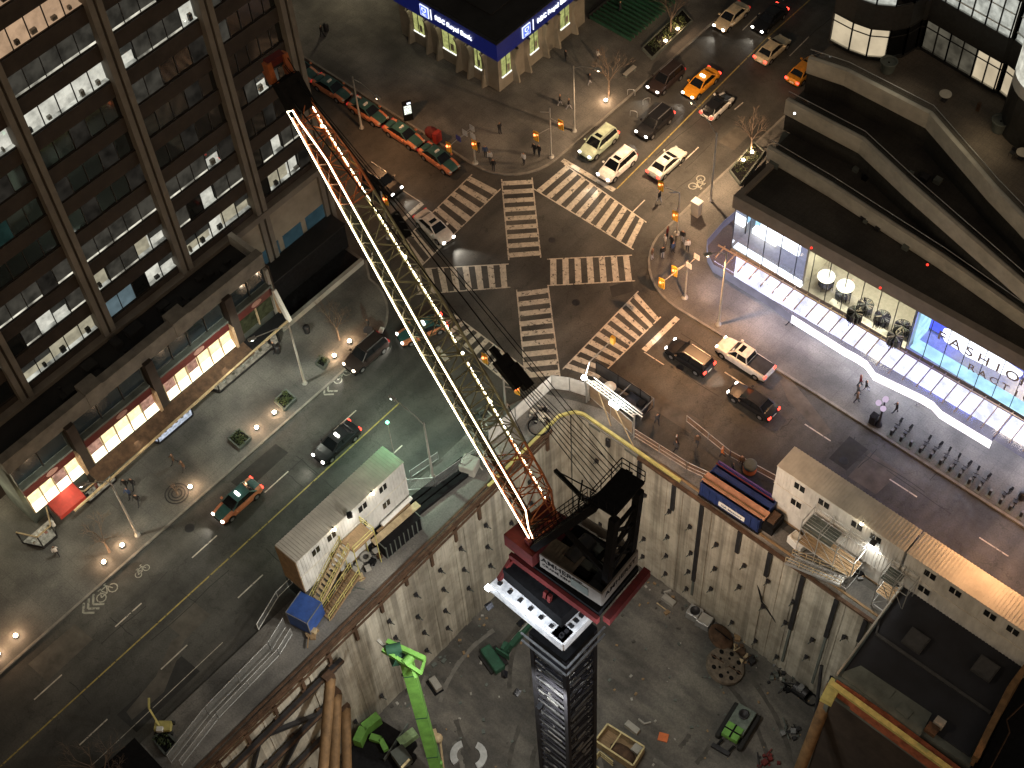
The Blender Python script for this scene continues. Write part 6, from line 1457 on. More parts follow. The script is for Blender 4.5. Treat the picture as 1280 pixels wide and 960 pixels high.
for i, (px_, py_) in enumerate(((868, 770), (880, 780))):
    t = thing('pump_box', ['pale metal box with a round grille, left of the pair in the pit', 'pale flat topped metal box, right of the pair in the pit'][i], 'machine box', on_pit(px_, py_), R(8), 'pale machine boxes at the foot of the right wall')
    mb = MB(); mb.box((-.7, -.6, 0), (.7, .6, 1.1), 'galv'); mb.build('housing', t, bevel=.05)
    mb = MB(); (mb.lathe([(.48, 1.11), (.5, 1.2), (.4, 1.2), (.38, 1.12), (.001, 1.12)], (0, 0, 0), 'dark_metal', 18) if i == 0 else mb.box((-.55, -.45, 1.1), (.55, .45, 1.16), 'concrete')); mb.build('top', t)
t = thing('excavator_bucket', 'grey metal bucket and bar on the pit floor under the right wall', 'bucket', on_pit(836, 752)); mb = MB(); mb.box((-.7, -.3, .0), (.7, .3, .5), 'concrete'); mb.bar((-.9, .4, .2), (-.4, .9, .5), .2, .3, 'concrete'); mb.bar((-.8, -.9, .05), (.6, -.9, .05), .1, .1, 'timber_pale'); mb.build('bucket', t)
# open skip with timber frame
t = thing('open_skip', 'open yellowish framed skip holding a brown tarpaulin beside the crane mast', 'skip', on_pit(775, 930), R(2)); L = lambda *p: G(*p) - t.location
c = [L(*p, PZ + 1.3) for p in ((760, 905), (805, 935), (790, 958), (744, 925))]
mb = MB()
for i in range(4): a, b = c[i].xy, c[(i + 1) % 4].xy; mb.bar((*a, .7), (*b, .7), .1, 1.3, 'timber_pale'); mb.bar((*a, 1.4), (*b, 1.4), .16, .12, mat('pale_yellow', (.5, .42, .22), .7, var=.2))
mb.prism([v.xy for v in c][::-1], .05, .15, 'timber'); m_ = c[0].lerp(c[1], .38); n_ = c[3].lerp(c[2], .38); mb.bar((*m_.xy, 1.35), (*n_.xy, 1.35), .1, .1, 'pale_yellow'); mb.build('tub', t)
mb = MB(); cc = c[0].lerp(c[2], .62); mb.ball((cc.x, cc.y, .5), .95, 'rust', 12, (1.5, .8, .55)); mb.box((c[1].x - .9, c[1].y - .9, .9), (c[1].x - .1, c[1].y - .1, 1.25), 'concrete'); mb.build('load', t)
t = thing('tool_box', 'small pale box above the open skip', 'box', on_pit(790, 912)); mb = MB(); mb.box((-.7, -.25, 0), (.7, .3, .6), 'parapet_pale'); mb.build('body', t); mb = MB(); mb.box((-.72, -.27, .6), (.72, .32, .68), 'concrete'); mb.build('lid', t)
t = thing('pallet_crate', 'small pale crate frame at the foot of the crane mast', 'crate', on_pit(752, 957)); mb = MB(); 
for z in (0, .5, 1.0): mb.box((-.8, -.7, z), (.8, -.6, z + .1), 'pale_yellow'); mb.box((-.8, .6, z), (.8, .7, z + .1), 'pale_yellow'); mb.box((-.8, -.7, z), (-.7, .7, z + .1), 'pale_yellow')
mb.build('frame', t)
mb = MB(); mb.box((-.45, -.4, 0), (.45, .4, .15), 'orange'); tag(mb.build('orange_board', None, on_pit(829, 922), R(25)), 'bright orange square board on the pit floor', 'board')
mb = MB(); mb.box((-.6, -.05, 0), (.1, .1, .3), 'concrete'); mb.bar((.1, 0, .2), (.5, .5, .3), .15, .15, 'concrete'); tag(mb.build('pipe_elbow', None, on_pit(804, 905)), 'small grey pipe elbow on the pit floor above the skip', 'pipe')
# compact green loader
t = thing('compact_loader', 'compact tracked machine with lime green hood on the right of the pit floor', 'loader', on_pit(921, 912), R(8)); 
mb = MB(); mb.box((-.9, -.7, .5), (.9, 1.9, 1.3), mat('grey_green', (.12, .15, .13), .6, var=.4, scale=2)); mb.lathe([(.5, 1.3), (.5, 1.5), (.35, 1.5), (.3, 1.35), (.001, 1.35)], (0, 1.1, 0), 'dark_metal', 16); mb.build('body', t)
mb = MB(); mb.box((-.85, -1.6, .8), (.75, -.2, 1.5), 'lime'); mb.box((-.9, -1.0, 1.5), (.8, -.85, 1.6), 'black'); mb.box((-.12, -1.65, 1.5), (.05, -.2, 1.6), 'black'); mb.build('hood', t, bevel=.08)
for x in (-1.15, 1.15): mb = MB(); mb.box((x - .25, -1.8, 0), (x + .25, 2.1, .75), 'rubber'); mb.build('track', t, bevel=.15)
mb = MB(); mb.bar((-.6, -1.7, .5), (-.8, -2.6, .2), .2, .2, 'black'); mb.bar((.6, -1.7, .5), (.4, -2.5, .2), .2, .2, 'black'); mb.box((-1.2, -2.8, 0), (.6, -2.4, .4), 'dark_metal'); mb.build('blade', t)
# steel rings, small reels and clutter
t = thing('steel_ring', 'two curved grey steel ring segments on the pit floor near the rig boom', 'ring', on_pit(588, 948))
for a0, a1, cx, cy in ((-.4, 1.9, 0, .2), (2.6, 4.6, -.5, -.1)):
    mb = MB(); n = 8
    for k in range(n):
        t0 = a0 + (a1 - a0) * k / n; t1 = a0 + (a1 - a0) * (k + 1) / n
        p = [(cx + r_ * math.cos(tt), cy + r_ * math.sin(tt)) for r_, tt in ((.8, t0), (1.45, t0), (1.45, t1), (.8, t1))]; mb.prism(p, 0, .3, 'galv')
    mb.build('segment', t)
t = thing('work_light_mast', 'tan light mast with a hooked head standing by the rig boom', 'light mast', on_pit(556, 975)); L = lambda *p: G(*p) - t.location
mb = MB(); mb.tube(L(556, 975, PZ), L(550, 925, PZ + 4), .12, 'timber_pale', 8); mb.build('pole', t); mb = MB(); mb.lathe([(.25, 0), (.45, .3), (.4, .7), (.1, .8)], L(548, 925, PZ + 4), 'timber_pale', 12); mb.bar(L(546, 922, PZ + 4.5), L(543, 912, PZ + 5.2), .3, .3, 'timber_pale'); mb.build('head', t)
t = thing('small_generator', 'small grey generator on the pit floor right of the rig head', 'generator', on_pit(545, 858), R(-15)); mb = MB(); mb.box((-.7, -.35, .2), (.7, .35, .9), 'concrete'); mb.build('housing', t, bevel=.06); mb = MB(); mb.box((-.9, -.6, 0), (.8, .4, .2), 'black'); mb.build('skid', t)
t = thing('water_pump', 'dark pump with coiled hoses at the foot of the right wall, far right', 'pump', on_pit(1000, 866)); mb = MB(); mb.tube((-.7, 0, .6), (.7, 0, .6), .5, 'dark_metal', 14); mb.box((-.8, -.5, 0), (.8, .5, .3), 'black'); mb.box((-.3, -.4, .9), (.2, .3, 1.3), 'steel_edge'); mb.build('body', t)
mb = MB(); mb.path([Vector((1.2 + .6 * math.cos(k * .5), .6 * math.sin(k * .5), .15 + k * .01)) for k in range(26)], .07, 'black'); mb.build('hose', t)
junk(978, 848, 22, 1.6, 'heap of dark cables and fittings beside the pump in the pit', ['black', 'dark_metal', 'concrete_dark', 'steel_edge'], 20, PZ)
junk(988, 915, 14, .9, 'small cluster of jacks and pipes right of the green loader', ['concrete_dark', 'dark_metal', 'steel_edge'], 21, PZ)
junk(958, 952, 12, 1.1, 'dark red frame pieces at the bottom edge right of the loader', ['crane_red', 'dark_metal'], 22, PZ)
junk(930, 820, 14, 1.1, 'rusty offcuts and hoses against the wall behind the holed disc', ['rust', 'timber_pale', 'dark_metal'], 23, PZ)
junk(1070, 950, 12, 1.2, 'dark fittings heap below the red brick face at the bottom', ['black', 'dark_metal'], 24, PZ)
junk(985, 822, 16, 1.0, 'hoses and blocks heap where the right wall meets the pit floor', ['black', 'steel_edge', 'rust'], 26, PZ)
junk(925, 800, 12, 1.0, 'broken timber props at the foot of the right wall', ['timber', 'timber_pale', 'rust'], 27, PZ)
# ================================================================ VEHICLES
def paintm(name, c, rough=.38): return mat('paint_' + name, c, rough, .0, var=.22, scale=2.2, spec=.5)
for n_, c_ in dict(black=(.01, .01, .012), white=(.75, .73, .7), teal=(.03, .09, .085), orange=(.55, .2, .1), yellow=(.75, .3, .02), silver=(.5, .52, .48), dark=(.03, .02, .018), pearl=(.7, .66, .62), cream=(.75, .62, .42), palegreen=(.42, .5, .38)).items(): paintm(n_, c_)
emat('head_on', (1, .95, .85), 14); emat('head_warm', (1, .8, .55), 10); emat('tail_on', (1, .05, .03), 5); emat('tail_dim', (.8, .04, .03), .5); mat('head_off', (.45, .45, .42), .2); emat('roof_lamp', (1, .97, .85), 6)
def build_vehicle(kind, lower, upper, head, tail, name, taxi=False):
    t = thing(name, '', 'car')
    P = dict(
        sedan=dict(L=4.85, W=1.84, hood=.92, belt=.98, roof=1.45, boot=1.02, c=(-1.75, -1.15, .25, 1.05)),
        suv=dict(L=4.75, W=1.92, hood=1.05, belt=1.12, roof=1.72, boot=1.12, c=(-2.2, -2.0, .35, 1.1)),
        hatch=dict(L=4.1, W=1.78, hood=.92, belt=1.0, roof=1.5, boot=1.02, c=(-1.85, -1.35, .3, 1.05)),
        pickup=dict(L=5.75, W=1.98, hood=1.12, belt=1.18, roof=1.82, boot=1.15, c=(-.75, -.55, .75, 1.4)))[kind]
    hl, hw = P['L'] / 2, P['W'] / 2; lo, up = 'paint_' + lower, 'paint_' + upper
    st_ = [(-hl, .80, .42, P['boot'] - .25), (-hl + .12, .93, .28, P['boot'] - .03), (-hl + .6, .99, .2, P['boot']), (P['c'][0] + .1, 1, .2, P['belt']), (0, 1.0, .2, P['belt']), (P['c'][3], .99, .2, P['hood']), (hl - .75, .96, .2, P['hood'] - .07), (hl - .18, .88, .26, P['hood'] - .22), (hl, .72, .38, P['hood'] - .38)]
    rings = []
    for x, w, zb, zt in st_:
        w *= hw; rings.append([(x, -w * .9, zb), (x, -w, zb + .22), (x, -w * 1.0, zt - .2), (x, -w * .93, zt - .03), (x, -w * .6, zt + .02), (x, 0, zt + .04), (x, w * .6, zt + .02), (x, w * .93, zt - .03), (x, w, zt - .2), (x, w, zb + .22), (x, w * .9, zb)])
    mb = MB(); n = 11
    for j in range(len(rings) - 1):
        for i in range(n - 1):
            mb.add([rings[j][i], rings[j + 1][i], rings[j + 1][i + 1], rings[j][i + 1]], [(0, 1, 2, 3)], up if 4 <= i <= 5 else lo, False)
    mb.add(rings[0], [tuple(range(n))], lo); mb.add(rings[-1], [tuple(range(n - 1, -1, -1))], lo)
    mb.box((-hl + .1, -hw * .85, .16), (hl - .12, hw * .85, .3), 'black')
    mb.box((hl - .06, -hw * .5, .42), (hl + .015, hw * .5, .6), 'black'); mb.box((-hl - .015, -hw * .3, .55), (-hl + .05, hw * .3, .7), 'white_paint')
    for sx in (-hl + .95, hl - .95):
        for s in (-1, 1): mb.tube((sx, s * (hw - .05), .33), (sx, s * (hw + .006), .33), .40, 'black', 18)
    body = mb.build('body', t)
    for p in body.data.polygons: p.use_smooth = True
    # cabin
    x0, x1, x2, x3 = P['c']; zb, zr = P['belt'] - .02, P['roof']
    b = [(x0, .90), (x1 if kind != 'suv' else x0 + .25, .94), (x2 + .3, .94), (x3, .86)]
    bl = [(x0, -hw * .86), (x3, -hw * .84)]; rl_ = [(x1, -hw * .68), (x2, -hw * .68)]
    A = [(x0, -hw * .84, zb), (x3, -hw * .82, zb), (x3, hw * .82, zb), (x0, hw * .84, zb)]
    Rf = [(x1, -hw * .67, zr - .03), (x2, -hw * .67, zr - .04), (x2, hw * .67, zr - .04), (x1, hw * .67, zr - .03)]
    mb = MB(); mb.add(A + Rf, [(0, 1, 5, 4), (1, 2, 6, 5), (2, 3, 7, 6), (3, 0, 4, 7)], 'car_glass'); mb.build('window', t)
    mb = MB(); rr_ = [(x1 - .04, -hw * .68), (x2 + .04, -hw * .68), (x2 + .04, hw * .68), (x1 - .04, hw * .68)]
    mb.prism(rr_, zr - .05, zr, up); mb.box((x1 + .2, -hw * .5, zr), (x2 - .2, hw * .5, zr + .025), up)
    for (a, c) in ((0, 4), (1, 5), (2, 6), (3, 7)): V_ = A + Rf; mb.bar(V_[a], V_[c], .09, .09, up)
    xm = (x0 + x3) / 2 + .1
    for s in (-1, 1): mb.bar((xm, s * hw * .84, zb), (xm - .05, s * hw * .68, zr - .03), .07, .08, 'black' if kind != 'pickup' else up)
    if kind == 'suv':
        for s in (-1, 1): mb.bar((x1 + .1, s * hw * .62, zr + .06), (x2 - .1, s * hw * .62, zr + .06), .05, .05, 'alloy')
    if lower in ('white', 'palegreen', 'pearl', 'silver') : mb.box((x2 - .62, -hw * .42, zr + .026), (x2 - .18, hw * .42, zr + .034), 'car_glass')
    mb.build('roof', t)
    if kind == 'pickup':
        mb = MB(); mb.box((-hl + .12, -hw * .8, P['boot'] + .03), (x0 - .05, hw * .8, P['boot'] + .09), 'dark_metal'); mb.build('bed_cover', t)
    for s in (-1, 1):
        mb = MB(); mb.ball((hl - .13, s * hw * .68, P['hood'] - .27), .17, head, 8, (.7, 1.1, .65)); mb.build('headlight', t)
        mb = MB(); mb.box((-hl - .02, s * hw * .76 - .16, P['boot'] - .33), (-hl + .14, s * hw * .76 + .16, P['boot'] - .1), tail); mb.build('taillight', t)
        mb = MB(); mb.box((x3 - .35, s * (hw + .02) - (.0 if s > 0 else .2), P['belt'] - .02), (x3 - .15, s * (hw + .02) + (.2 if s > 0 else 0), P['belt'] + .12), lo); mb.build('mirror', t)
    for sx in (-hl + .95, hl - .95):
        for s in (-1, 1):
            mb = MB(); mb.tube((sx, s * (hw - .2), .33), (sx, s * (hw + .015), .33), .33, 'rubber', 18); w = mb.build('wheel', t)
            mb = MB(); mb.tube((sx, s * (hw + .01), .33), (sx, s * (hw + .03), .33), .2, 'alloy', 10); r_ = mb.build('rim', w)
    if taxi:
        mb = MB(); mb.box((-.35, -.28, zr + .02), (-.15, .28, zr + .2), 'roof_lamp' if taxi == 'on' else 'white_paint'); mb.build('roof_sign', t)
    return t
VP = {}
def vehicle(kind, lower, upper, head, tail, px, py, heading, label, name='car', cat='car', taxi=False, group=None, z=0, hl_power=0, off=(0, 0)):
    key = (kind, lower, upper, head, tail, taxi, name)
    if key in VP: t = copy_tree(VP[key])
    else: t = build_vehicle(kind, lower, upper, head, tail, name, taxi); VP[key] = t
    p = G(px, py, .75); t.location = (p.x + off[0], p.y + off[1], z + .0); t.rotation_euler = (0, 0, R(heading)); t['label'] = label; t['category'] = cat
    if group: t['group'] = group
    elif 'group' in t: del t['group']
    if hl_power:
        lamp('SPOT', 'headlight_beam', t, (2.6, 0, .7), hl_power * 3.5, (1, .93, .8), (1, 0, -.14), .15, 75, .6)
    return t
vehicle('suv', 'dark', 'dark', 'head_warm', 'tail_dim', 457, 441, -90, 'dark car with lit headlamps stopped at the kerb by the scooter', hl_power=60)
vehicle('sedan', 'black', 'black', 'head_on', 'tail_on', 420, 552, -90, 'black taxi driving down the left street, roof lamp lit', 'taxi', 'taxi', 'on', 'taxis on the move', hl_power=50)
vehicle('sedan', 'orange', 'teal', 'head_on', 'tail_on', 296, 625, -90, 'moving teal and orange taxi on the left street, roof lamp lit', 'taxi', 'taxi', 'on', 'taxis on the move', hl_power=60)
vehicle('sedan', 'orange', 'teal', 'head_on', 'tail_on', 527, 411, -112, 'teal and orange taxi half hidden behind the crane jib on the south crossing', 'taxi', 'taxi', 'on', 'taxis on the move', hl_power=60)
tl = ['foremost parked teal and orange taxi, nearest the crossing', 'second parked taxi in the rank, counting from the crossing', 'third parked taxi in the rank, counting from the crossing', 'fourth parked taxi in the rank, counting from the crossing', 'fifth parked taxi in the rank, beside the jib head', 'last parked taxi in the rank, furthest from the crossing']
for i, (px_, py_, h) in enumerate(((549, 197, -3), (505, 167, 0), (460, 138, 0), (415, 109, 1), (374, 84, 2), (338, 64, 6))):
    vehicle('sedan', 'orange', 'teal', 'head_off', 'tail_dim', px_, py_, h, tl[i], 'taxi', 'taxi', True, 'parked taxis at the rank')
vehicle('suv', 'black', 'black', 'head_on', 'tail_dim', 477, 226, 0, 'black car with lit headlamps waiting at the west stop line', hl_power=60)
vehicle('sedan', 'pearl', 'pearl', 'head_on', 'tail_dim', 543, 283, -8, 'white sedan with dark sunroof crossing the west zebra, headlamps on', hl_power=160)
vehicle('suv', 'palegreen', 'palegreen', 'head_on', 'tail_on', 748, 178, -90, 'pale green white car first in the kerb lane at the north stop line', hl_power=40)
vehicle('suv', 'white', 'white', 'head_on', 'tail_dim', 771, 206, -90, 'white car with sunroof at the north stop line by the yellow line', hl_power=60)
vehicle('suv', 'black', 'black', 'head_on', 'tail_on', 818, 153, -90, 'long black car queuing behind the white car at the north arm', hl_power=40)
vehicle('suv', 'dark', 'dark', 'head_on', 'tail_dim', 832, 98, -90, 'dark brown car at the kerb behind the pale green car', hl_power=40)
vehicle('sedan', 'yellow', 'yellow', 'head_on', 'tail_on', 876, 103, -90, 'yellow orange taxi with lit roof lamp in the north queue', 'taxi', 'taxi', 'on', 'taxis on the move', hl_power=50)
vehicle('sedan', 'cream', 'cream', 'head_on', 'tail_dim', 914, 20, -90, 'cream car with lit roof lamp at the top, left of the dark car', hl_power=50)
vehicle('sedan', 'black', 'black', 'head_on', 'tail_on', 962, 22, -90, 'dark car at the top of the photo beside the centre line', hl_power=40)
vehicle('hatch', 'white', 'black', 'head_off', 'tail_on', 897, 131, 90, 'small white hatchback with black roof driving away beside the yellow line')
vehicle('sedan', 'silver', 'silver', 'head_off', 'tail_on', 834, 202, 90, 'silver sedan driving away just past the north crossing')
vehicle('sedan', 'cream', 'cream', 'head_off', 'tail_on', 966, 60, 90, 'cream sedan with dark roof glass driving away up the street')
vehicle('sedan', 'yellow', 'yellow', 'head_off', 'tail_on', 1006, 86, 90, 'orange car half hidden by the terrace corner, tail lamps lit', off=(0, 0))
vehicle('suv', 'black', 'black', 'head_on', 'tail_on', 862, 445, 180, 'black car with red tail lamps at the east stop line, headlamps on', hl_power=40)
vehicle('pickup', 'pearl', 'pearl', 'head_warm', 'tail_on', 931, 447, 180, 'white pickup truck with dark bed cover in the kerb lane', 'pickup_truck', 'pickup', hl_power=40)
vehicle('sedan', 'black', 'black', 'head_on', 'tail_on', 941, 500, 180, 'glossy black sedan with bright red tail lamps on the right street', hl_power=40)

# ================================================================ PEOPLE
for n_, c_ in dict(skin=(.35, .2, .13), hair=(.02, .015, .012), coat_black=(.012, .012, .014), coat_white=(.6, .6, .6), coat_red=(.12, .015, .02), coat_tan=(.09, .055, .035), coat_blue=(.04, .07, .16), coat_grey=(.05, .05, .055), hi_vis=(.5, .14, .03), trouser=(.02, .022, .03), trouser_pale=(.3, .3, .32), hard_hat=(.75, .75, .7)).items(): mat(n_, c_, .85, var=.2, scale=6)
def person_mesh(coat, leg, head, pose):
    me = bpy.data.meshes.new('person'); s = {'walk': .24, 'stand': .06, 'stride': .34}[pose]
    v = [(0, 0, .95), (0, 0, 1.2), (0, 0, 1.42), (.02, 0, 1.54), (.03, 0, 1.66),                      # pelvis, chest, neck base, neck, head
         (0, .1, .9), (s * .45, .1, .5), (s * .9, .1, .09), (s * .9 + .16, .1, .05),
         (0, -.1, .9), (-s * .3, -.1, .5), (-s * 1.0, -.1, .12), (-s * 1.0 + .15, -.1, .05),
         (0, .2, 1.4), (-s * .35, .25, 1.14), (-s * .2 + .06, .25, .88), (0, -.2, 1.4), (s * .4, -.25, 1.14), (s * .7 + .1, -.24, .9)]
    e = [(0, 1), (1, 2), (2, 3), (3, 4), (0, 5), (5, 6), (6, 7), (7, 8), (0, 9), (9, 10), (10, 11), (11, 12), (2, 13), (13, 14), (14, 15), (2, 16), (16, 17), (17, 18)]
    rad = [.155, .15, .13, .062, .105, .1, .07, .05, .045, .1, .07, .05, .045, .075, .05, .038, .075, .05, .038]
    me.from_pydata(v, e, []); ob = bpy.data.objects.new('tmp', me); COL.objects.link(ob)
    sk = ob.modifiers.new('s', 'SKIN')
    for i, r_ in enumerate(rad): me.skin_vertices[0].data[i].radius = (r_, r_ * (1.15 if i in (1, 2) else 1.0))
    me.skin_vertices[0].data[0].use_root = True
    sb = ob.modifiers.new('u', 'SUBSURF'); sb.levels = 1; sb.render_levels = 1
    dg = bpy.context.evaluated_depsgraph_get(); dg.update(); out = bpy.data.meshes.new_from_object(ob.evaluated_get(dg))
    bpy.data.objects.remove(ob); out.name = 'person'; out.materials.clear()
    for m_ in (coat, leg, 'skin', head, 'rubber'): out.materials.append(MATS[m_])
    for p in out.polygons:
        c = p.center; p.use_smooth = True
        if c.z > 1.5: p.material_index = 3 if (c.z > 1.68 or c.x < .0) else 2
        elif c.z < .1: p.material_index = 4
        elif c.z < .86 and abs(c.y) < .2: p.material_index = 1
        elif abs(c.y) > .2 and c.z < .93: p.material_index = 2
        else: p.material_index = 0
    return out
PM = {}
def person(px, py, face, coat, leg, label, pose='walk', head='hair', group='people on foot', z=.14, h=1.0):
    key = (coat, leg, head, pose)
    if key not in PM: PM[key] = person_mesh(*[coat, leg, head, pose])
    o = bpy.data.objects.new('person', PM[key]); COL.objects.link(o); p = G(px, py, z); o.location = p; o.rotation_euler.z = R(face); o.scale = (h, h, h)
    return tag(o, label, 'person', group)
person(159, 611, -60, 'coat_black', 'trouser', 'person in black, first of the pair walking side by side by the podium')
person(168, 610, -70, 'coat_black', 'trouser', 'person in dark coat, second of the pair walking side by side by the podium', 'stride')
person(163, 622, -80, 'coat_blue', 'trouser', 'person just below the walking pair near the podium')
person(174, 630, -60, 'coat_black', 'trouser', 'lone walker furthest below the walking pair, towards the kerb', 'stride')
person(219, 580, -120, 'coat_tan', 'trouser', 'person in tan coat walking past the planter light', 'stride')
person(231, 588, -100, 'coat_tan', 'trouser', 'person in brown just right of the tan coated walker')
person(73, 695, 160, 'coat_white', 'trouser', 'person in a pale top near the alley mouth')
person(344, 440, -90, 'coat_black', 'trouser', 'person in dark clothes beside the longest display case')
person(461, 412, -90, 'coat_black', 'trouser', 'person in black standing at the scooter by the jib', 'stand')
person(403, 46, 20, 'coat_black', 'trouser', 'lone dark figure on the forecourt left of the bank')
person(357, 42, 200, 'coat_white', 'trouser', 'person in a white top at the far top left forecourt')
person(774, 20, 20, 'coat_black', 'trouser', 'dark figure near the top beyond the bare tree') if False else None
person(775, 100 - 84, 20, 'coat_black', 'trouser', 'dark figure walking near the top left of the bare tree')
person(707, 77, 60, 'coat_black', 'trouser', 'person standing by the tall lamp post, near the bank', 'stand')
person(737, 106, 60, 'coat_black', 'trouser_pale', 'person with pale bag below the lamp arm by the bank')
person(747, 76, 60, 'coat_white', 'trouser', 'person in white beside the lamp head near the bank')
person(700, 132, 30, 'coat_black', 'trouser_pale', 'left of two walkers between bank and signal pole')
person(711, 137, 30, 'coat_black', 'trouser_pale', 'right of two walkers between bank and signal pole', 'stride')
person(625, 167, 0, 'coat_black', 'trouser', 'dark figure standing by the bank corner pavement', 'stand')
for i, (x, y, c, l_) in enumerate(((598, 190, 'coat_black', 'leftmost'), (607, 196, 'coat_blue', 'second'), (613, 203, 'coat_white', 'third'), (617, 213, 'coat_black', 'rightmost'))):
    person(x, y, -60, c, 'trouser', l_ + ' of four people waiting at the north west corner signal', 'stand')
for i, (x, y, c, l_) in enumerate(((655, 205, 'coat_white', 'person with white bag waiting at the top of the scramble'), (668, 193, 'coat_black', 'left of two dark figures under the red signal'), (674, 195, 'coat_black', 'right of two dark figures under the red signal'))):
    person(x, y, -90, c, 'trouser', l_, 'stand')
for i, (x, y, c, l_) in enumerate(((824, 258 - 5, 'coat_black', 'lone dark walker crossing near the east kerb'), (834, 297, 'coat_red', 'person with pink top waiting at the east corner'), (831, 307, 'coat_white', 'person in white near the kerb at the east corner'), (839, 308, 'coat_black', 'person with white bag in the middle of the east corner group'), (853, 302, 'coat_black', 'person with a white cap at the right of the east corner group'), (859, 313, 'coat_white', 'person in a white jacket nearest the signal pole at the east corner'), (828, 322, 'coat_black', 'person lowest in the east corner group'), (841, 316, 'coat_blue', 'person in blue jeans in the east corner group'), (815, 324, 'coat_tan', 'person stepping off the east corner kerb'))):
    person(x, y, 180 + i * 25, c, 'trouser' if i % 2 else 'trouser_pale', l_, 'stand' if i else 'walk')
person(987, 407, 200, 'coat_black', 'trouser', 'person walking below the left tip of the glass canopy', 'stride')
person(1074, 482, 30, 'coat_red', 'trouser', 'person in dark red coat, top of the group by the globe lamp')
person(1081, 489, 30, 'coat_black', 'trouser_pale', 'person in black on the right of the group by the globe lamp', 'stride')
person(1071, 494, 30, 'coat_grey', 'trouser', 'person in grey on the left of the group by the globe lamp')
person(1070, 503, 30, 'coat_tan', 'trouser', 'person lowest in the group by the globe lamp')
person(1119, 516, 210, 'coat_black', 'trouser', 'person in black just right of the globe lamp')
person(1149, 507, 20, 'coat_black', 'trouser_pale', 'striding person beside the glowing canopy edge', 'stride')
for i, (x, y, f, l_) in enumerate(((821, 530, -20, 'worker nearest the floodlit gate on the street side path'), (845, 556, 30, 'one of a worker pair, left in the middle of the side path'), (844, 564, 60, 'lower worker of the pair in the middle of the side path'), (871, 556, -60, 'lone worker just right of the pair on the side path'), (902, 571, 20, 'worker in orange vest near the barrel on the side path'), (926, 582, -60, 'worker standing against the orange barrel'), (915, 592, 40, 'worker beside the corner of the blue bin'))):
    person(x, y, f, 'hi_vis' if i in (4,) else ('coat_tan' if i % 2 else 'coat_grey'), 'trouser', l_, 'walk', 'hard_hat' if i in (1, 4) else 'hair', 'people on the site side path', .13)

# ================================================================ STREET FURNITURE AND TREES
def street_lamp(px, py, top, arm, lab, power, col, head_lit=True, both=None, name='street_lamp'):
    b = G(px, py, .14); v = ray(*top); s = ((b - CAM).xy.dot(v.xy)) / v.xy.dot(v.xy); h = CAM.z + v.z * s - .14
    t = thing(name, lab, 'street lamp', b); mb = MB(); mb.lathe([(.28, 0), (.28, .12), (.14, .2), (.13, .9), (.11, 1)], (0, 0, 0), 'pole_grey', 12); mb.tube((0, 0, .9), (0, 0, h), .12, 'pole_grey', 10, .075); mb.build('pole', t)
    arms = [arm] + ([both] if both else [])
    for a in arms:
        e = G(a[0], a[1], h + .5 + .14) - b; mb = MB(); mb.path([(0, 0, h - .3), (e.x * .35, e.y * .35, h + .25), (e.x, e.y, e.z)], .045, 'pole_grey', 6); mb.build('arm', t)
        d = Vector((e.x, e.y, 0)).normalized(); mb = MB(); mb.bar(Vector(e) - d * .1, Vector(e) + d * .6, .3, .16, 'pole_grey'); hd = mb.build('lamp_head', t)
        mb = MB(); c = Vector(e) + d * .3 - Zv * .1
        mb.ball(c, .16, MATS['lamp_lit_' + ('g' if col[1] > .9 else 'o')], 8, (1.2, 1.2, .5)); mb.build('lens', t)
        if power: lamp('SPOT', 'light', t, c - Zv * .12, power * 4.0, col, (d.x * .25, d.y * .25, -1), .18, 150, .5)
    return t, h
emat('lamp_lit_g', (.9, 1, .85), 12); emat('lamp_lit_o', (1, .75, .45), 12)
street_lamp_hidden = True
GL = (.86, 1.0, .84); OR = (1.0, .5, .22); WM = (1, .66, .38)
street_lamp(172, 669, (138.7, 600), (105, 575 + 30), 'grey street lamp on the left pavement nearest the podium entrance', 380, (.95, .92, .72))
street_lamp(381, 479, (360, 406), (318, 440 - 18), 'grey street lamp on the left pavement in the middle', 640, (.95, .95, .8))
street_lamp(541, 596, (529.5, 528.7), (493, 499), 'grey street lamp beside the left site offices, arm over the road', 1000, (.72, 1.0, .76))
street_lamp(718, 164, (716.2, 82.5), (745, 86), 'tall grey street lamp near the bank, arm to the right', 560, WM)
street_lamp(888, 250, (896.2, 166), (868, 130), 'tall grey street lamp on the upper right pavement by the cabinet', 2500, WM)
street_lamp(898, 406, (911, 316), (888, 317), 'pale street lamp beside the rounded canopy tip', 1900, OR)
street_lamp(610, 60, (608, -20), (640, -30), 'street lamp hidden beyond the top edge', 0, WM) if False else None
street_lamp(452, 160, (446, 95), (470, 120), 'added street lamp half hidden behind the jib beside the taxi rank', 420, OR)  # pole and lamp added to light the parked taxis
street_lamp(1300, 600, (1306, 500), (1290, 640), 'added unseen street lamp beyond the right edge of the photo', 1300, OR)  # unseen lamp added for the warm light on the right street
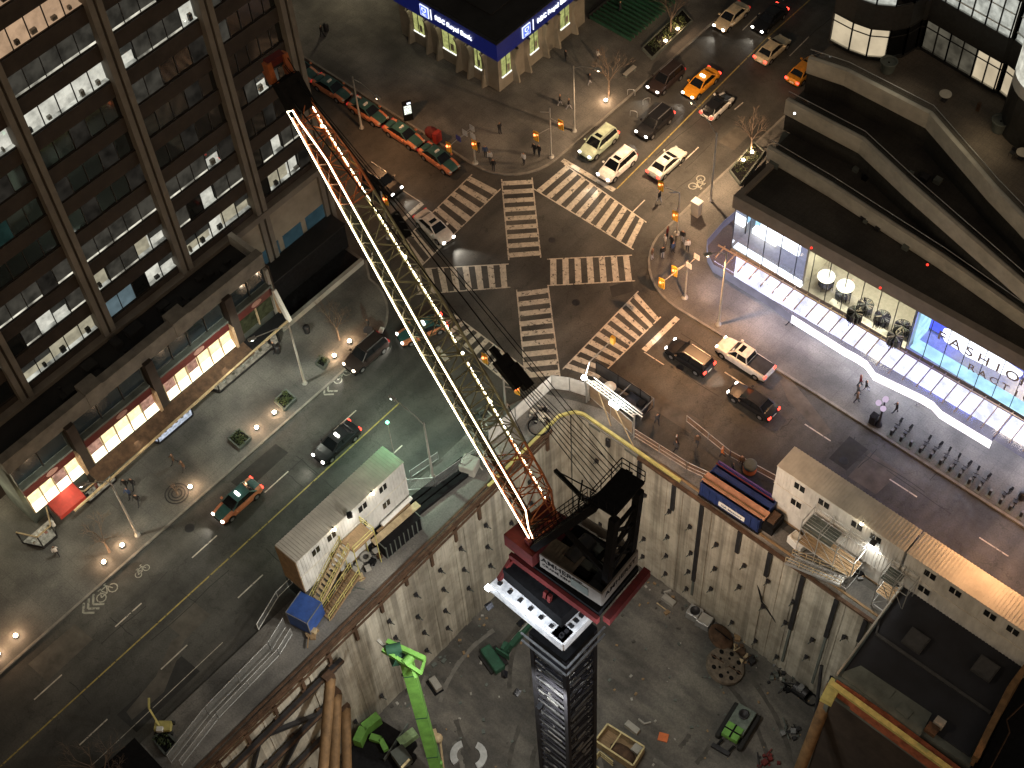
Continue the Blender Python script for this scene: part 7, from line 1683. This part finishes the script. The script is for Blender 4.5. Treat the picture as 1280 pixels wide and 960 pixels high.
# corner flood on the old pole by the gate
t = thing('corner_lamp', 'bright round lamp on the curved mast over the east crossing corner', 'street lamp', G(736, 500, .12)); L = lambda *p: G(*p) - t.location
mb = MB(); mb.tube((0, 0, 0), L(731, 474, 4.4), .1, 'galv', 8); mb.path([L(731, 474, 4.4), L(737, 452, 6.2), L(762, 428, 6.8)], .06, 'pole_grey', 6); mb.build('mast', t)
mb = MB(); emat('flood_bulb', (1, .97, .88), 30); mb.ball(L(730, 472, 4.6), .26, 'flood_bulb', 12); mb.build('bulb', t)
mb = MB(); mb.box(Vector(L(766, 425, 6.9)) - Vector((.2, .15, .45)), Vector(L(766, 425, 6.9)) + Vector((.2, .15, .45)), 'signal_yellow'); mb.build('signal_head', t)
lamp('POINT', 'light', t, L(730, 466, 5.4), 700, (1, .93, .8), size=.3)
# traffic signals
emat('red_lens', (1, .16, .05), 7); mat('sign_white', (.6, .6, .6), .6); mat('street_blue', (.05, .06, .3), .6)
def signal_head(t, c, d=None, lit=True):
    mb = MB(); c = Vector(c); mb.box(c - Vector((.17, .17, .5)), c + Vector((.17, .17, .5)), 'signal_yellow'); mb.box(c - Vector((.34, .05, .62)), c + Vector((.34, .03, .62)), 'signal_yellow'); o = mb.build('signal_head', t)
    mb = MB(); mb.ball(c + Vector((.0, -.2, .3)), .13, 'red_lens' if lit else 'black', 8); mb.ball(c + Vector((.2, 0, .3)), .1, 'red_lens' if lit else 'black', 8); l_ = mb.build('lens', o)
def signal(px, py, top, lab, heads, arms=(), plates=()):
    b = G(px, py, .14); v = ray(*top); s = ((b - CAM).xy.dot(v.xy)) / v.xy.dot(v.xy); h = max(3, CAM.z + v.z * s - .14)
    t = thing('traffic_signal', lab, 'traffic signal', b, 0, 'traffic signals at the crossing'); mb = MB(); mb.lathe([(.32, 0), (.3, .15), (.14, .2)], (0, 0, 0), 'pole_grey', 14); mb.tube((0, 0, 0), (0, 0, h), .11, 'pole_grey', 10, .08); mb.build('pole', t)
    for (x, y, z) in heads:
        c = G(x, y, z) - b; signal_head(t, c); 
        mb = MB(); mb.tube((0, 0, min(h, z)), (c.x, c.y, c.z + .1), .045, 'pole_grey', 6); mb.build('arm', t)
    for (x, y, z) in arms:
        c = G(x, y, z) - b; mb = MB(); mb.tube((0, 0, z - .6), c, .05, 'pole_grey', 6); mb.build('arm', t)
    for (x, y, z, m_) in plates:
        c = G(x, y, z) - b; mb = MB(); mb.box(c - Vector((.32, .03, .35)), c + Vector((.32, .03, .35)), m_); mb.build('sign_plate', t)
signal(594, 204, (590, 158), 'traffic signal with blue street name plate at the north west corner', [(561, 184, 5.2), (593, 181, 3.0)], [(575, 172, 5.4)], [(573, 173, 5.6, 'street_blue'), (581, 166, 6.0, 'sign_white'), (590, 160, 6.0, 'sign_white'), (591, 170, 5.0, 'sign_white')])
signal(689, 196, (685.5, 135), 'traffic signal with two red heads at the top of the scramble crossing', [(670, 170, 4.2), (701, 156, 5.6)], [(675, 140, 7)])
signal(846, 292, (850, 242), 'traffic signal at the east corner kerb by the waiting group', [(844, 270, 4.4), (826, 232, 6.8)], [(837, 241, 6.6)])
signal(856, 372, (861, 326), 'traffic signal with long diagonal arm at the east corner', [(827, 354, 5.2), (843, 339, 5.2)], [(872, 320, 5.4)], [(861, 332, 5.6, 'sign_white'), (871, 321, 5.6, 'sign_white')])
signal(632, 508, (629, 470), 'traffic signal with yellow heads behind the crane jib at the south corner', [(606, 448, 5.4), (646, 487, 3.2)], [(618, 462, 5.6)])
signal(486, 275 + 22, (470, 240), 'traffic signal by the jib at the west kerb', [(482, 250, 4.8)])
# cabinet
t = thing('utility_cabinet', 'pale tall utility cabinet on the upper right pavement', 'cabinet', G(870, 268, .14)); mb = MB(); mb.box((-.45, -.35, 0), (.45, .35, 1.9), 'parapet_pale'); mb.build('body', t, bevel=.04); mb = MB(); mb.box((-.5, -.4, 1.9), (.5, .4, 1.98), 'white_paint'); mb.build('lid', t)
# lit advertising board on the bank forecourt
t = thing('info_pillar', 'dark pillar with a lit white map panel on the bank forecourt', 'info pillar', G(511, 150, .14)); mb = MB(); mb.box((-.12, -.5, 0), (.12, .5, 2.7), 'black'); mb.build('body', t)
mb = MB(); emat('map_lit', (.95, 1, .85), 1.5, .7, 6)
mb.quad((.13, -.38, 1.0), (.13, .4, 1.0), (.13, .4, 2.2), (.13, -.38, 2.2), 'map_lit'); mb.quad((.13, .0, 2.35), (.13, .4, 2.35), (.13, .4, 2.6), (.13, 0, 2.6), 'sign_lit'); mb.build('lit_panel', t); t.rotation_euler = (0, 0, R(-30))
# red sculpture / planter shapes
t = thing('red_kiosk', 'dim red rounded letter box cluster behind the foremost parked taxi', 'kiosk', G(541, 172, .14)); mb = MB(); mb.ball((0, 0, .7), .8, 'crane_red', 14, (1.2, .8, .9)); mb.box((.5, -.5, 0), (1.0, .4, 1.3), 'awning_red'); mb.build('body', t)
t = thing('red_sculpture', 'red folded metal sculpture in the dark court beside the jib', 'sculpture', G(396, 300, .3)); mb = MB(); mb.add([(0, 0, 0), (.9, .2, .2), (1.1, 1.1, 2.6), (.2, .9, 2.9), (-.3, .3, 1.4)], [(0, 1, 2, 4), (4, 2, 3)], 'crane_red'); mb.add([(0, 0, 0), (.5, -.7, .2), (.9, .2, 1.8), (-.3, .3, 1.4)], [(0, 1, 2, 3)], 'crane_red'); mb.bar((0, 0, 0), (.4, .4, 2.8), .3, .2, 'crane_red'); mb.build('panels', t)
# globe lamp
t = thing('globe_lamp', 'dark iron lamp post with four pale globes by the bicycle rings', 'street lamp', G(1098, 531, .14)); mb = MB(); mb.lathe([(.35, 0), (.3, .3), (.14, .5), (.1, 1.6), (.08, 3.4)], (0, 0, 0), 'navy_steel', 14); mb.build('post', t)
emat('globe_glow', (.95, .75, 1.0), .55)
for a in range(4):
    c = (.5 * math.cos(a * 1.57 + .4), .5 * math.sin(a * 1.57 + .4), 3.3 if a else 3.9); c = (0, 0, 4.1) if a == 0 else c
    mb = MB(); mb.tube((0, 0, 3.0), (c[0], c[1], c[2] - .2), .04, 'navy_steel', 5); mb.build('bracket', t); mb = MB(); mb.ball(c, .27, 'globe_glow', 14); mb.build('globe', t)
t = thing('newspaper_box', 'small dark box beside the globe lamp', 'box', G(1091, 528, .14)); mb = MB(); mb.box((-.3, -.3, 0), (.3, .3, 1.1), 'dark_metal'); mb.box((-.33, -.33, 1.1), (.33, .33, 1.15), 'black'); mb.build('body', t)
# bicycle posts and bicycles
def bike():
    t = thing('bicycle', '', 'bicycle', (0, 0, 0), 0, 'bicycles in the dock along the right kerb')
    for x in (-.52, .52):
        mb = MB()
        for k in range(14): a = k * .4488; mb.tube((x + .33 * math.cos(a), 0, .34 + .33 * math.sin(a)), (x + .33 * math.cos(a + .4488), 0, .34 + .33 * math.sin(a + .4488)), .03, 'black', 5)
        for k in range(4): a = k * .785; mb.tube((x + .33 * math.cos(a), 0, .34 + .33 * math.sin(a)), (x - .33 * math.cos(a), 0, .34 - .33 * math.sin(a)), .008, 'alloy', 3)
        mb.build('wheel', t)
    mb = MB(); 
    for a, b in (((-.52, .34), (-.15, .34)), ((-.15, .34), (.35, .8)), ((-.2, .8), (.35, .8)), ((-.15, .34), (-.2, .85)), ((-.52, .34), (-.2, .8)), ((.35, .8), (.52, .34))): mb.tube((a[0], 0, a[1]), (b[0], 0, b[1]), .035, 'dark_metal', 5)
    mb.box((-.7, -.1, .7), (-.3, .1, .78), 'black'); mb.build('frame', t)
    mb = MB(); mb.box((-.32, -.08, .88), (-.08, .08, .95), 'black'); mb.build('saddle', t); mb = MB(); mb.tube((.38, -.28, 1.0), (.38, .28, 1.0), .025, 'black', 5); mb.tube((.35, 0, .8), (.38, 0, 1.0), .03, 'black', 5); mb.box((.42, -.15, .8), (.7, .15, 1.0), 'dark_metal'); mb.build('handlebar', t)
    return t
def dock():
    t = thing('bike_dock', '', 'bike dock', (0, 0, 0), 0, 'bike docks along the right kerb'); mb = MB(); mb.box((-.11, -.14, 0), (.11, .14, .7), 'dark_metal'); mb.box((-.25, -.4, 0), (.25, .5, .04), 'concrete_dark'); mb.build('post', t); mb = MB(); mb.box((-.1, -.13, .7), (.1, .13, .78), 'steel_edge'); mb.build('cap', t); return t
words = ['first', 'second', 'third', 'fourth', 'fifth', 'sixth', 'seventh', 'eighth', 'ninth', 'tenth', 'eleventh', 'twelfth', 'thirteenth', 'fourteenth']
bp_, dp_ = None, None; bi = 0
dk_ = [(1114, 543), (1126, 551), (1138, 557), (1150, 565), (1163, 572), (1175, 580), (1187, 588), (1199, 596), (1211, 604), (1223, 612), (1237, 618), (1250, 629), (1262, 637), (1276, 645)]
hasb = [1, 1, 0, 1, 1, 1, 1, 1, 1, 1, 0, 1, 1, 0]
for i, (x, y) in enumerate(dk_):
    p = G(x, y, .14); lab = words[i] + ' bike dock post along the right kerb, counted from the globe lamp'
    if dp_ is None: dp_ = dock(); dp_.location = p; dp_['label'] = lab
    else: dup(dp_, p, 0, lab)
    if hasb[i]:
        lab = words[bi] + ' parked bicycle along the right kerb, counted from the globe lamp'; bi += 1
        q_ = p + Vector((.05, .95, 0))
        if bp_ is None: bp_ = bike(); bp_.location = q_; bp_.rotation_euler.z = R(-84); bp_['label'] = lab
        else: dup(bp_, q_, R(-90 + rnd.uniform(-14, 14)), lab)
# trees
def bare_tree(px, py, lab, h=5.5, seed=1, spread=1.0):
    b = G(px, py, .14); t = thing('bare_tree', lab, 'tree', b, 0, 'bare street trees'); r = random.Random(seed); mb = MB(); br = MB()
    mb.lathe([(.13, 0), (.09, .6), (.075, h * .36)], (0, 0, 0), 'bark', 8); mb.build('trunk', t)
    def grow(p, d, L, rad, lv):
        q = p + d * L; br.tube(p, q, rad, 'bark', 5 if lv < 2 else 3, rad * .65, False)
        if lv >= 4 or L < .25: return
        for i in range(3 if lv < 3 else 3):
            nd = (d + Vector((r.uniform(-1, 1), r.uniform(-1, 1), r.uniform(-.15, .6))) * (.55 + .12 * lv)).normalized(); grow(p + d * L * r.uniform(.65, 1.0), nd, L * r.uniform(.6, .82), rad * .6, lv + 1)
    for i in range(4):
        a = i * 1.6 + r.random(); grow(Vector((0, 0, h * .34)), Vector((math.cos(a) * .45 * spread, math.sin(a) * .45 * spread, 1)).normalized(), h * .27, .055, 0)
    br.build('crown', t); return t
bare_tree(137, 690, 'small bare tree by the two planter lights near the alley', 5, 1); bare_tree(222, 618, 'small bare tree in the round grate on the left pavement', 1.6, 2)
bare_tree(424, 425, 'bare tree lit by two ground lights near the scooter', 5.2, 3); bare_tree(761, 120, 'bare street tree beside the bank lamp', 6.2, 4); bare_tree(838, 42, 'bare street tree at the top in front of the planted bed', 6.0, 5)
bare_tree(938, 190, 'bare pale tree on the upper right pavement by the store corner', 5.0, 6); bare_tree(138, 985, 'bare tree with dense twigs at the bottom left corner of the photo', 6.5, 7, 1.5)
bare_tree(655 + 10, 985 + 900, 'x', 5, 8) if False else None
emat('uplight_glow', (1, .78, .55), 22)
ul = None
ulab = ['ground light at the far left edge, upper', 'ground light at the far left edge, lower one cut by the frame', 'ground light left of the small bare tree near the alley', 'ground light right of the small bare tree near the alley', 'ground light beside the round tree grate on the left pavement', 'ground light at the lower end of the planted bed, left pavement', 'ground light at the upper end of the planted bed, left pavement', 'left of two ground lights under the bare tree by the scooter', 'right of two ground lights under the bare tree by the scooter', 'ground light at the foot of the bare tree by the bank', 'lower ground light in the planted bed at the top', 'upper ground light in the planted bed at the top', 'lower ground light on the upper right pavement by the store', 'upper ground light on the upper right pavement by the store']
for i, (x, y) in enumerate(((20, 795), (-2, 818), (130, 703), (153, 682), (238, 609), (321, 535), (343, 516), (418, 445), (437, 427), (757, 126), (832, 52), (847, 37), (929, 201), (940, 191))):
    p = G(x, y, .3)
    if ul is None:
        ul = thing('ground_light', ulab[0], 'ground light', p, 0, 'ground lights under the street trees'); mb = MB(); mb.ball((0, 0, .12), .19, 'uplight_glow', 10, (1, 1, .8)); mb.build('bulb', ul); mb = MB(); mb.lathe([(.16, -.18), (.2, 0)], (0, 0, 0), 'dark_metal', 10); mb.build('can', ul); lamp('POINT', 'light', ul, (0, 0, .5), 110, (1, .6, .32), size=.12)
    else: dup(ul, p, 0, ulab[i])
# planted beds
def bed(pts, lab, seed, z=.14, dens=90):
    t = thing('planted_bed', lab, 'planter', (*gp(*pts[0]), z)); o = t.location; P_ = [(G(*p, z) - o).xy for p in pts]; mb = MB(); n = len(P_)
    for i in range(n): a, b = P_[i], P_[(i + 1) % n]; mb.bar((*a, .18), (*b, .18), .16, .36, 'concrete_dark')
    mb.add([(*p, .28) for p in P_], [tuple(range(n))], 'black'); mb.build('kerb_edge', t); r = random.Random(seed); mb = MB()
    A, B, Cc, D = [Vector((*p, 0)) for p in P_]
    for i in range(dens):
        u, v_ = r.uniform(.06, .94), r.uniform(.1, .9); c = A.lerp(B, u).lerp(D.lerp(Cc, u), v_)
        for k in range(7):
            d = Vector((r.gauss(0, 1), r.gauss(0, 1), abs(r.gauss(0, 1)))).normalized() * r.uniform(.1, .34); e = Vector((r.gauss(0, 1), r.gauss(0, 1), r.gauss(0, 1))).normalized() * .11
            p = c + d + Vector((0, 0, .3)); mb.add([p - e, p + e.cross(d).normalized() * .07, p + e], [(0, 1, 2)], 'leaf')
    mb.build('foliage', t)
bed([(286, 550), (300, 562), (314, 549), (300, 538)], 'square planted box with a shrub below the pair of ground lights', 1, dens=45)
bed([(344, 503), (356, 514), (370, 500), (358, 489)], 'square planted box with a shrub above the pair of ground lights', 11, dens=45)
bed([(803, 62), (815, 75), (865, 28), (853, 14)], 'planted bed with shrubs at the top, beside the kerb', 2)
bed([(912, 215), (925, 232), (955, 192), (942, 180)], 'planted bed on the upper right pavement by the store', 3, dens=50)
bed([(395, 456), (405, 462), (412, 452), (402, 447)], 'tiny planted box by the kerb near the dark car', 4, dens=14)
bed([(192, 925), (208, 945), (222, 930), (205, 912)], 'small planted box at the bottom left beside the street', 5, dens=20)
t = thing('tree_grate', 'round dark tree grate on the left pavement', 'tree grate', G(221, 617, .145)); mb = MB()
for rr_ in (.45, .75, 1.05):
    for k in range(18): a = k * .349; mb.bar((rr_ * math.cos(a), rr_ * math.sin(a), .01), (rr_ * math.cos(a + .349), rr_ * math.sin(a + .349), .01), .12, .03, 'dark_metal')
mb.build('rings', t)
# scooter at the kerb
t = thing('motor_scooter', 'dark motor scooter with pale seat parked ahead of the dark car', 'scooter', G(476, 424, .0), R(-65)); mb = MB(); mb.box((-.8, -.2, .35), (.4, .2, .8), 'black'); mb.box((.4, -.25, .3), (.65, .25, 1.1), 'dark_metal'); mb.build('body', t, bevel=.06)
mb = MB(); mb.box((-.75, -.2, .8), (-.1, .2, .95), 'white_paint'); mb.build('seat', t)
for x in (-.65, .65): mb = MB(); mb.tube((x, -.07, .28), (x, .07, .28), .28, 'rubber', 14); mb.build('wheel', t)
mb = MB(); mb.tube((.5, -.35, 1.15), (.5, .35, 1.15), .03, 'alloy', 6); mb.build('handlebar', t)
t = thing('cafe_table', 'round silver table beside the person at the scooter', 'table', G(461, 418, .14)); mb = MB(); mb.lathe([(.001, .72), (.45, .72), (.45, .76), (.001, .76)], (0, 0, 0), 'alloy', 18, False); mb.build('tabletop', t); mb = MB(); mb.tube((0, 0, 0), (0, 0, .72), .04, 'alloy'); mb.build('leg', t)
# barrel
t = thing('traffic_barrel', 'large orange and white barrel on the workers side path', 'barrel', G(937, 588, .12)); mb = MB(); mb.lathe([(.6, 0), (.62, .3), (.58, .3), (.6, .7)], (0, 0, 0), 'orange', 16); mb.build('drum', t); mb = MB(); mb.lathe([(.6, .7), (.58, 1.1), (.45, 1.15), (.001, 1.15)], (0, 0, 0), 'concrete_dark', 16); mb.build('lid', t)
# benches
for i, (x, y, a) in enumerate(((787, 92, 45), (400, 130 + 9, 0))):
    if i: continue
    t = thing('park_bench', 'pale bench on the pavement right of the bank tree', 'bench', G(x, y, .14), R(90)); mb = MB(); mb.box((-.9, -.25, .42), (.9, .25, .5), 'concrete'); mb.build('seat', t)
    for s in (-.7, .7): mb = MB(); mb.box((s - .1, -.2, 0), (s + .1, .2, .42), 'concrete_dark'); mb.build('leg', t)
for i, (x, y, r_) in enumerate(((769, 119, 30), (788, 130, 60), (772, 146, 20))):
    lab = ['hoop bicycle rack with a bicycle on the bank pavement, upper', 'hoop bicycle rack close to the kerb by the black car', 'hoop bicycle rack nearest the pale green car'][i]
    t = thing('bike_rack', lab, 'bike rack', G(x + 20, y, .14), R(r_), 'hoop racks on the bank pavement'); mb = MB(); mb.path([(-.4, 0, 0), (-.4, 0, .7), (-.2, 0, .85), (.2, 0, .85), (.4, 0, .7), (.4, 0, 0)], .035, 'galv', 6); mb.build('hoop', t)
# yellow street machine bottom left
t = thing('light_buggy', 'small yellow lift machine with dark wheels at the bottom left of the street', 'machine', G(207, 912, 0), R(40)); mb = MB(); mb.box((-.7, -.4, .3), (.6, .4, .9), 'site_yellow'); mb.bar((-.3, 0, .9), (-.9, .8, 2.4), .15, .15, 'site_yellow'); mb.bar((-.9, .8, 2.4), (-1.0, 1.6, 2.6), .15, .15, 'site_yellow'); mb.box((-.4, -.6, .9), (.1, -.2, 1.2), 'white_paint'); mb.build('body', t)
for x in (-.5, .5):
    for y in (-.45, .45): mb = MB(); mb.tube((x, y - .1, .3), (x, y + .1, .3), .3, 'rubber', 12); mb.build('wheel', t)
mb = MB(); a, b, c, d = [G(*p, 3.2) for p in ((168, 922), (205, 962), (160, 1010), (110, 975))]; mb.prism([a.xy, b.xy, c.xy, d.xy][::-1], 0, 3.2, 'black'); tag(mb.build('kiosk_roof'), 'black square roofed kiosk at the bottom left edge', 'kiosk')
t = thing('garbage_bag', 'dark street bin by the kerb near the dark car', 'bin', G(404, 461, .14)); bpy.data.objects.remove(t)
for i, (x, y, l_) in enumerate(((347, 440, 'dark round bin beside the longest display case'), (384, 415, 'dark low block on the left pavement'), (1277, 623, 'black square box behind the bicycle docks at the right edge'), (480 - 72, 38, 'dark planter ball beside the stone building'))):
    t = thing('street_bin', l_, 'bin', G(x, y, .14)); mb = MB(); mb.lathe([(.3, 0), (.34, .8), (.25, .95), (.001, .98)], (0, 0, 0), 'dark_metal', 12); mb.build('body', t)

# ================================================================ site and area lights (all added for their light, no known fixtures)
def flood(lab, loc, aim, power, col, spot=110, sz=.4, mast=None):
    t = thing('added_flood', lab, 'added flood lamp', loc, 0, 'added floodlights over the site'); d = (Vector(aim) - Vector(loc)).normalized()
    mb = MB(); mb.bar(-d * .25, d * .05, .5, .4, 'dark_metal'); mb.build('housing', t); mb = MB(); mb.bar(d * .06, d * .09, .4, .3, 'flood_white'); mb.build('lens', t)
    lamp('SPOT', 'light', t, d * .2, power, col, d, sz, spot, .7); return t
FC = (1, .95, .84)
flood('added flood lamp on the crane mast aimed at the left excavation wall', q(4.0, .5, 13.5), (PX, -34, -9), 8500, FC, 118)
flood('added flood lamp on the crane mast aimed at the right excavation wall', q(.5, -4.0, 13.5), (29, PY, -8), 8500, FC, 112)
flood('added flood lamp on the crane mast aimed at the pit floor', q(-1.5, 4.0, 13.0), (36, -33, PZ), 4500, FC, 150)
flood('added flood lamp on the crane mast aimed at the pit corner', q(3.2, -3.2, 13.5), (PX + 1, PY - 1, -4), 3000, FC, 80)
flood('added flood lamp at the south end of the mast aimed at the lower left struts', q(2.5, 3.8, 12.0), (PX, -50, -8), 4500, FC, 95)
flood('added flood lamp on the right site office aimed at the pit floor', (44, -7.0, 6.5), (44, -14, PZ), 900, FC, 120)
flood('added flood lamp on the left site offices aimed at the site strip', (Lx1 + .4, -33, 7.9), (12.2, -31, 0), 160, FC, 130)
flood('added flood lamp on the crane mast aimed at the green drill rig', q(1, 4.0, 11.5), (18.5, -39.5, -10), 1500, FC, 60)

flood('added flood lamp on the crane head aimed at the left site offices', q(3.5, 3.6, 21.5), (9, -32.5, 7), 4200, (1, .96, .88), 58)
flood('added flood lamp on the crane head aimed at the right site offices', q(-1.5, -5.6, 22.0), (45, -5, 7), 4600, (1, .72, .46), 85)
flood('added flood lamp on the crane head aimed at the side path workers', q(1.5, -5.6, 22.0), (26, -3.0, 0), 10000, (1, .5, .22), 62)
t = thing('green_fill_lamp', 'added green tinted lamp over the end roof of the left site offices', 'lamp', (8.0, -25.6, 7.6)); mb = MB(); mb.tube((0, 0, -5), (0, 0, 3), .04, 'pole_grey', 6); mb.build('pole', t); mb = MB(); mb.box((-.12, -.12, 3), (.12, .12, 3.15), emat('green_fill_lens', (.2, 1, .5), 4)); mb.build('lens', t)
lamp('SPOT', 'light', t, (0, 0, 2.95), 260, (.25, 1, .45), (.1, -.6, -1), .1, 110, .8)  # added to tint the roof end green
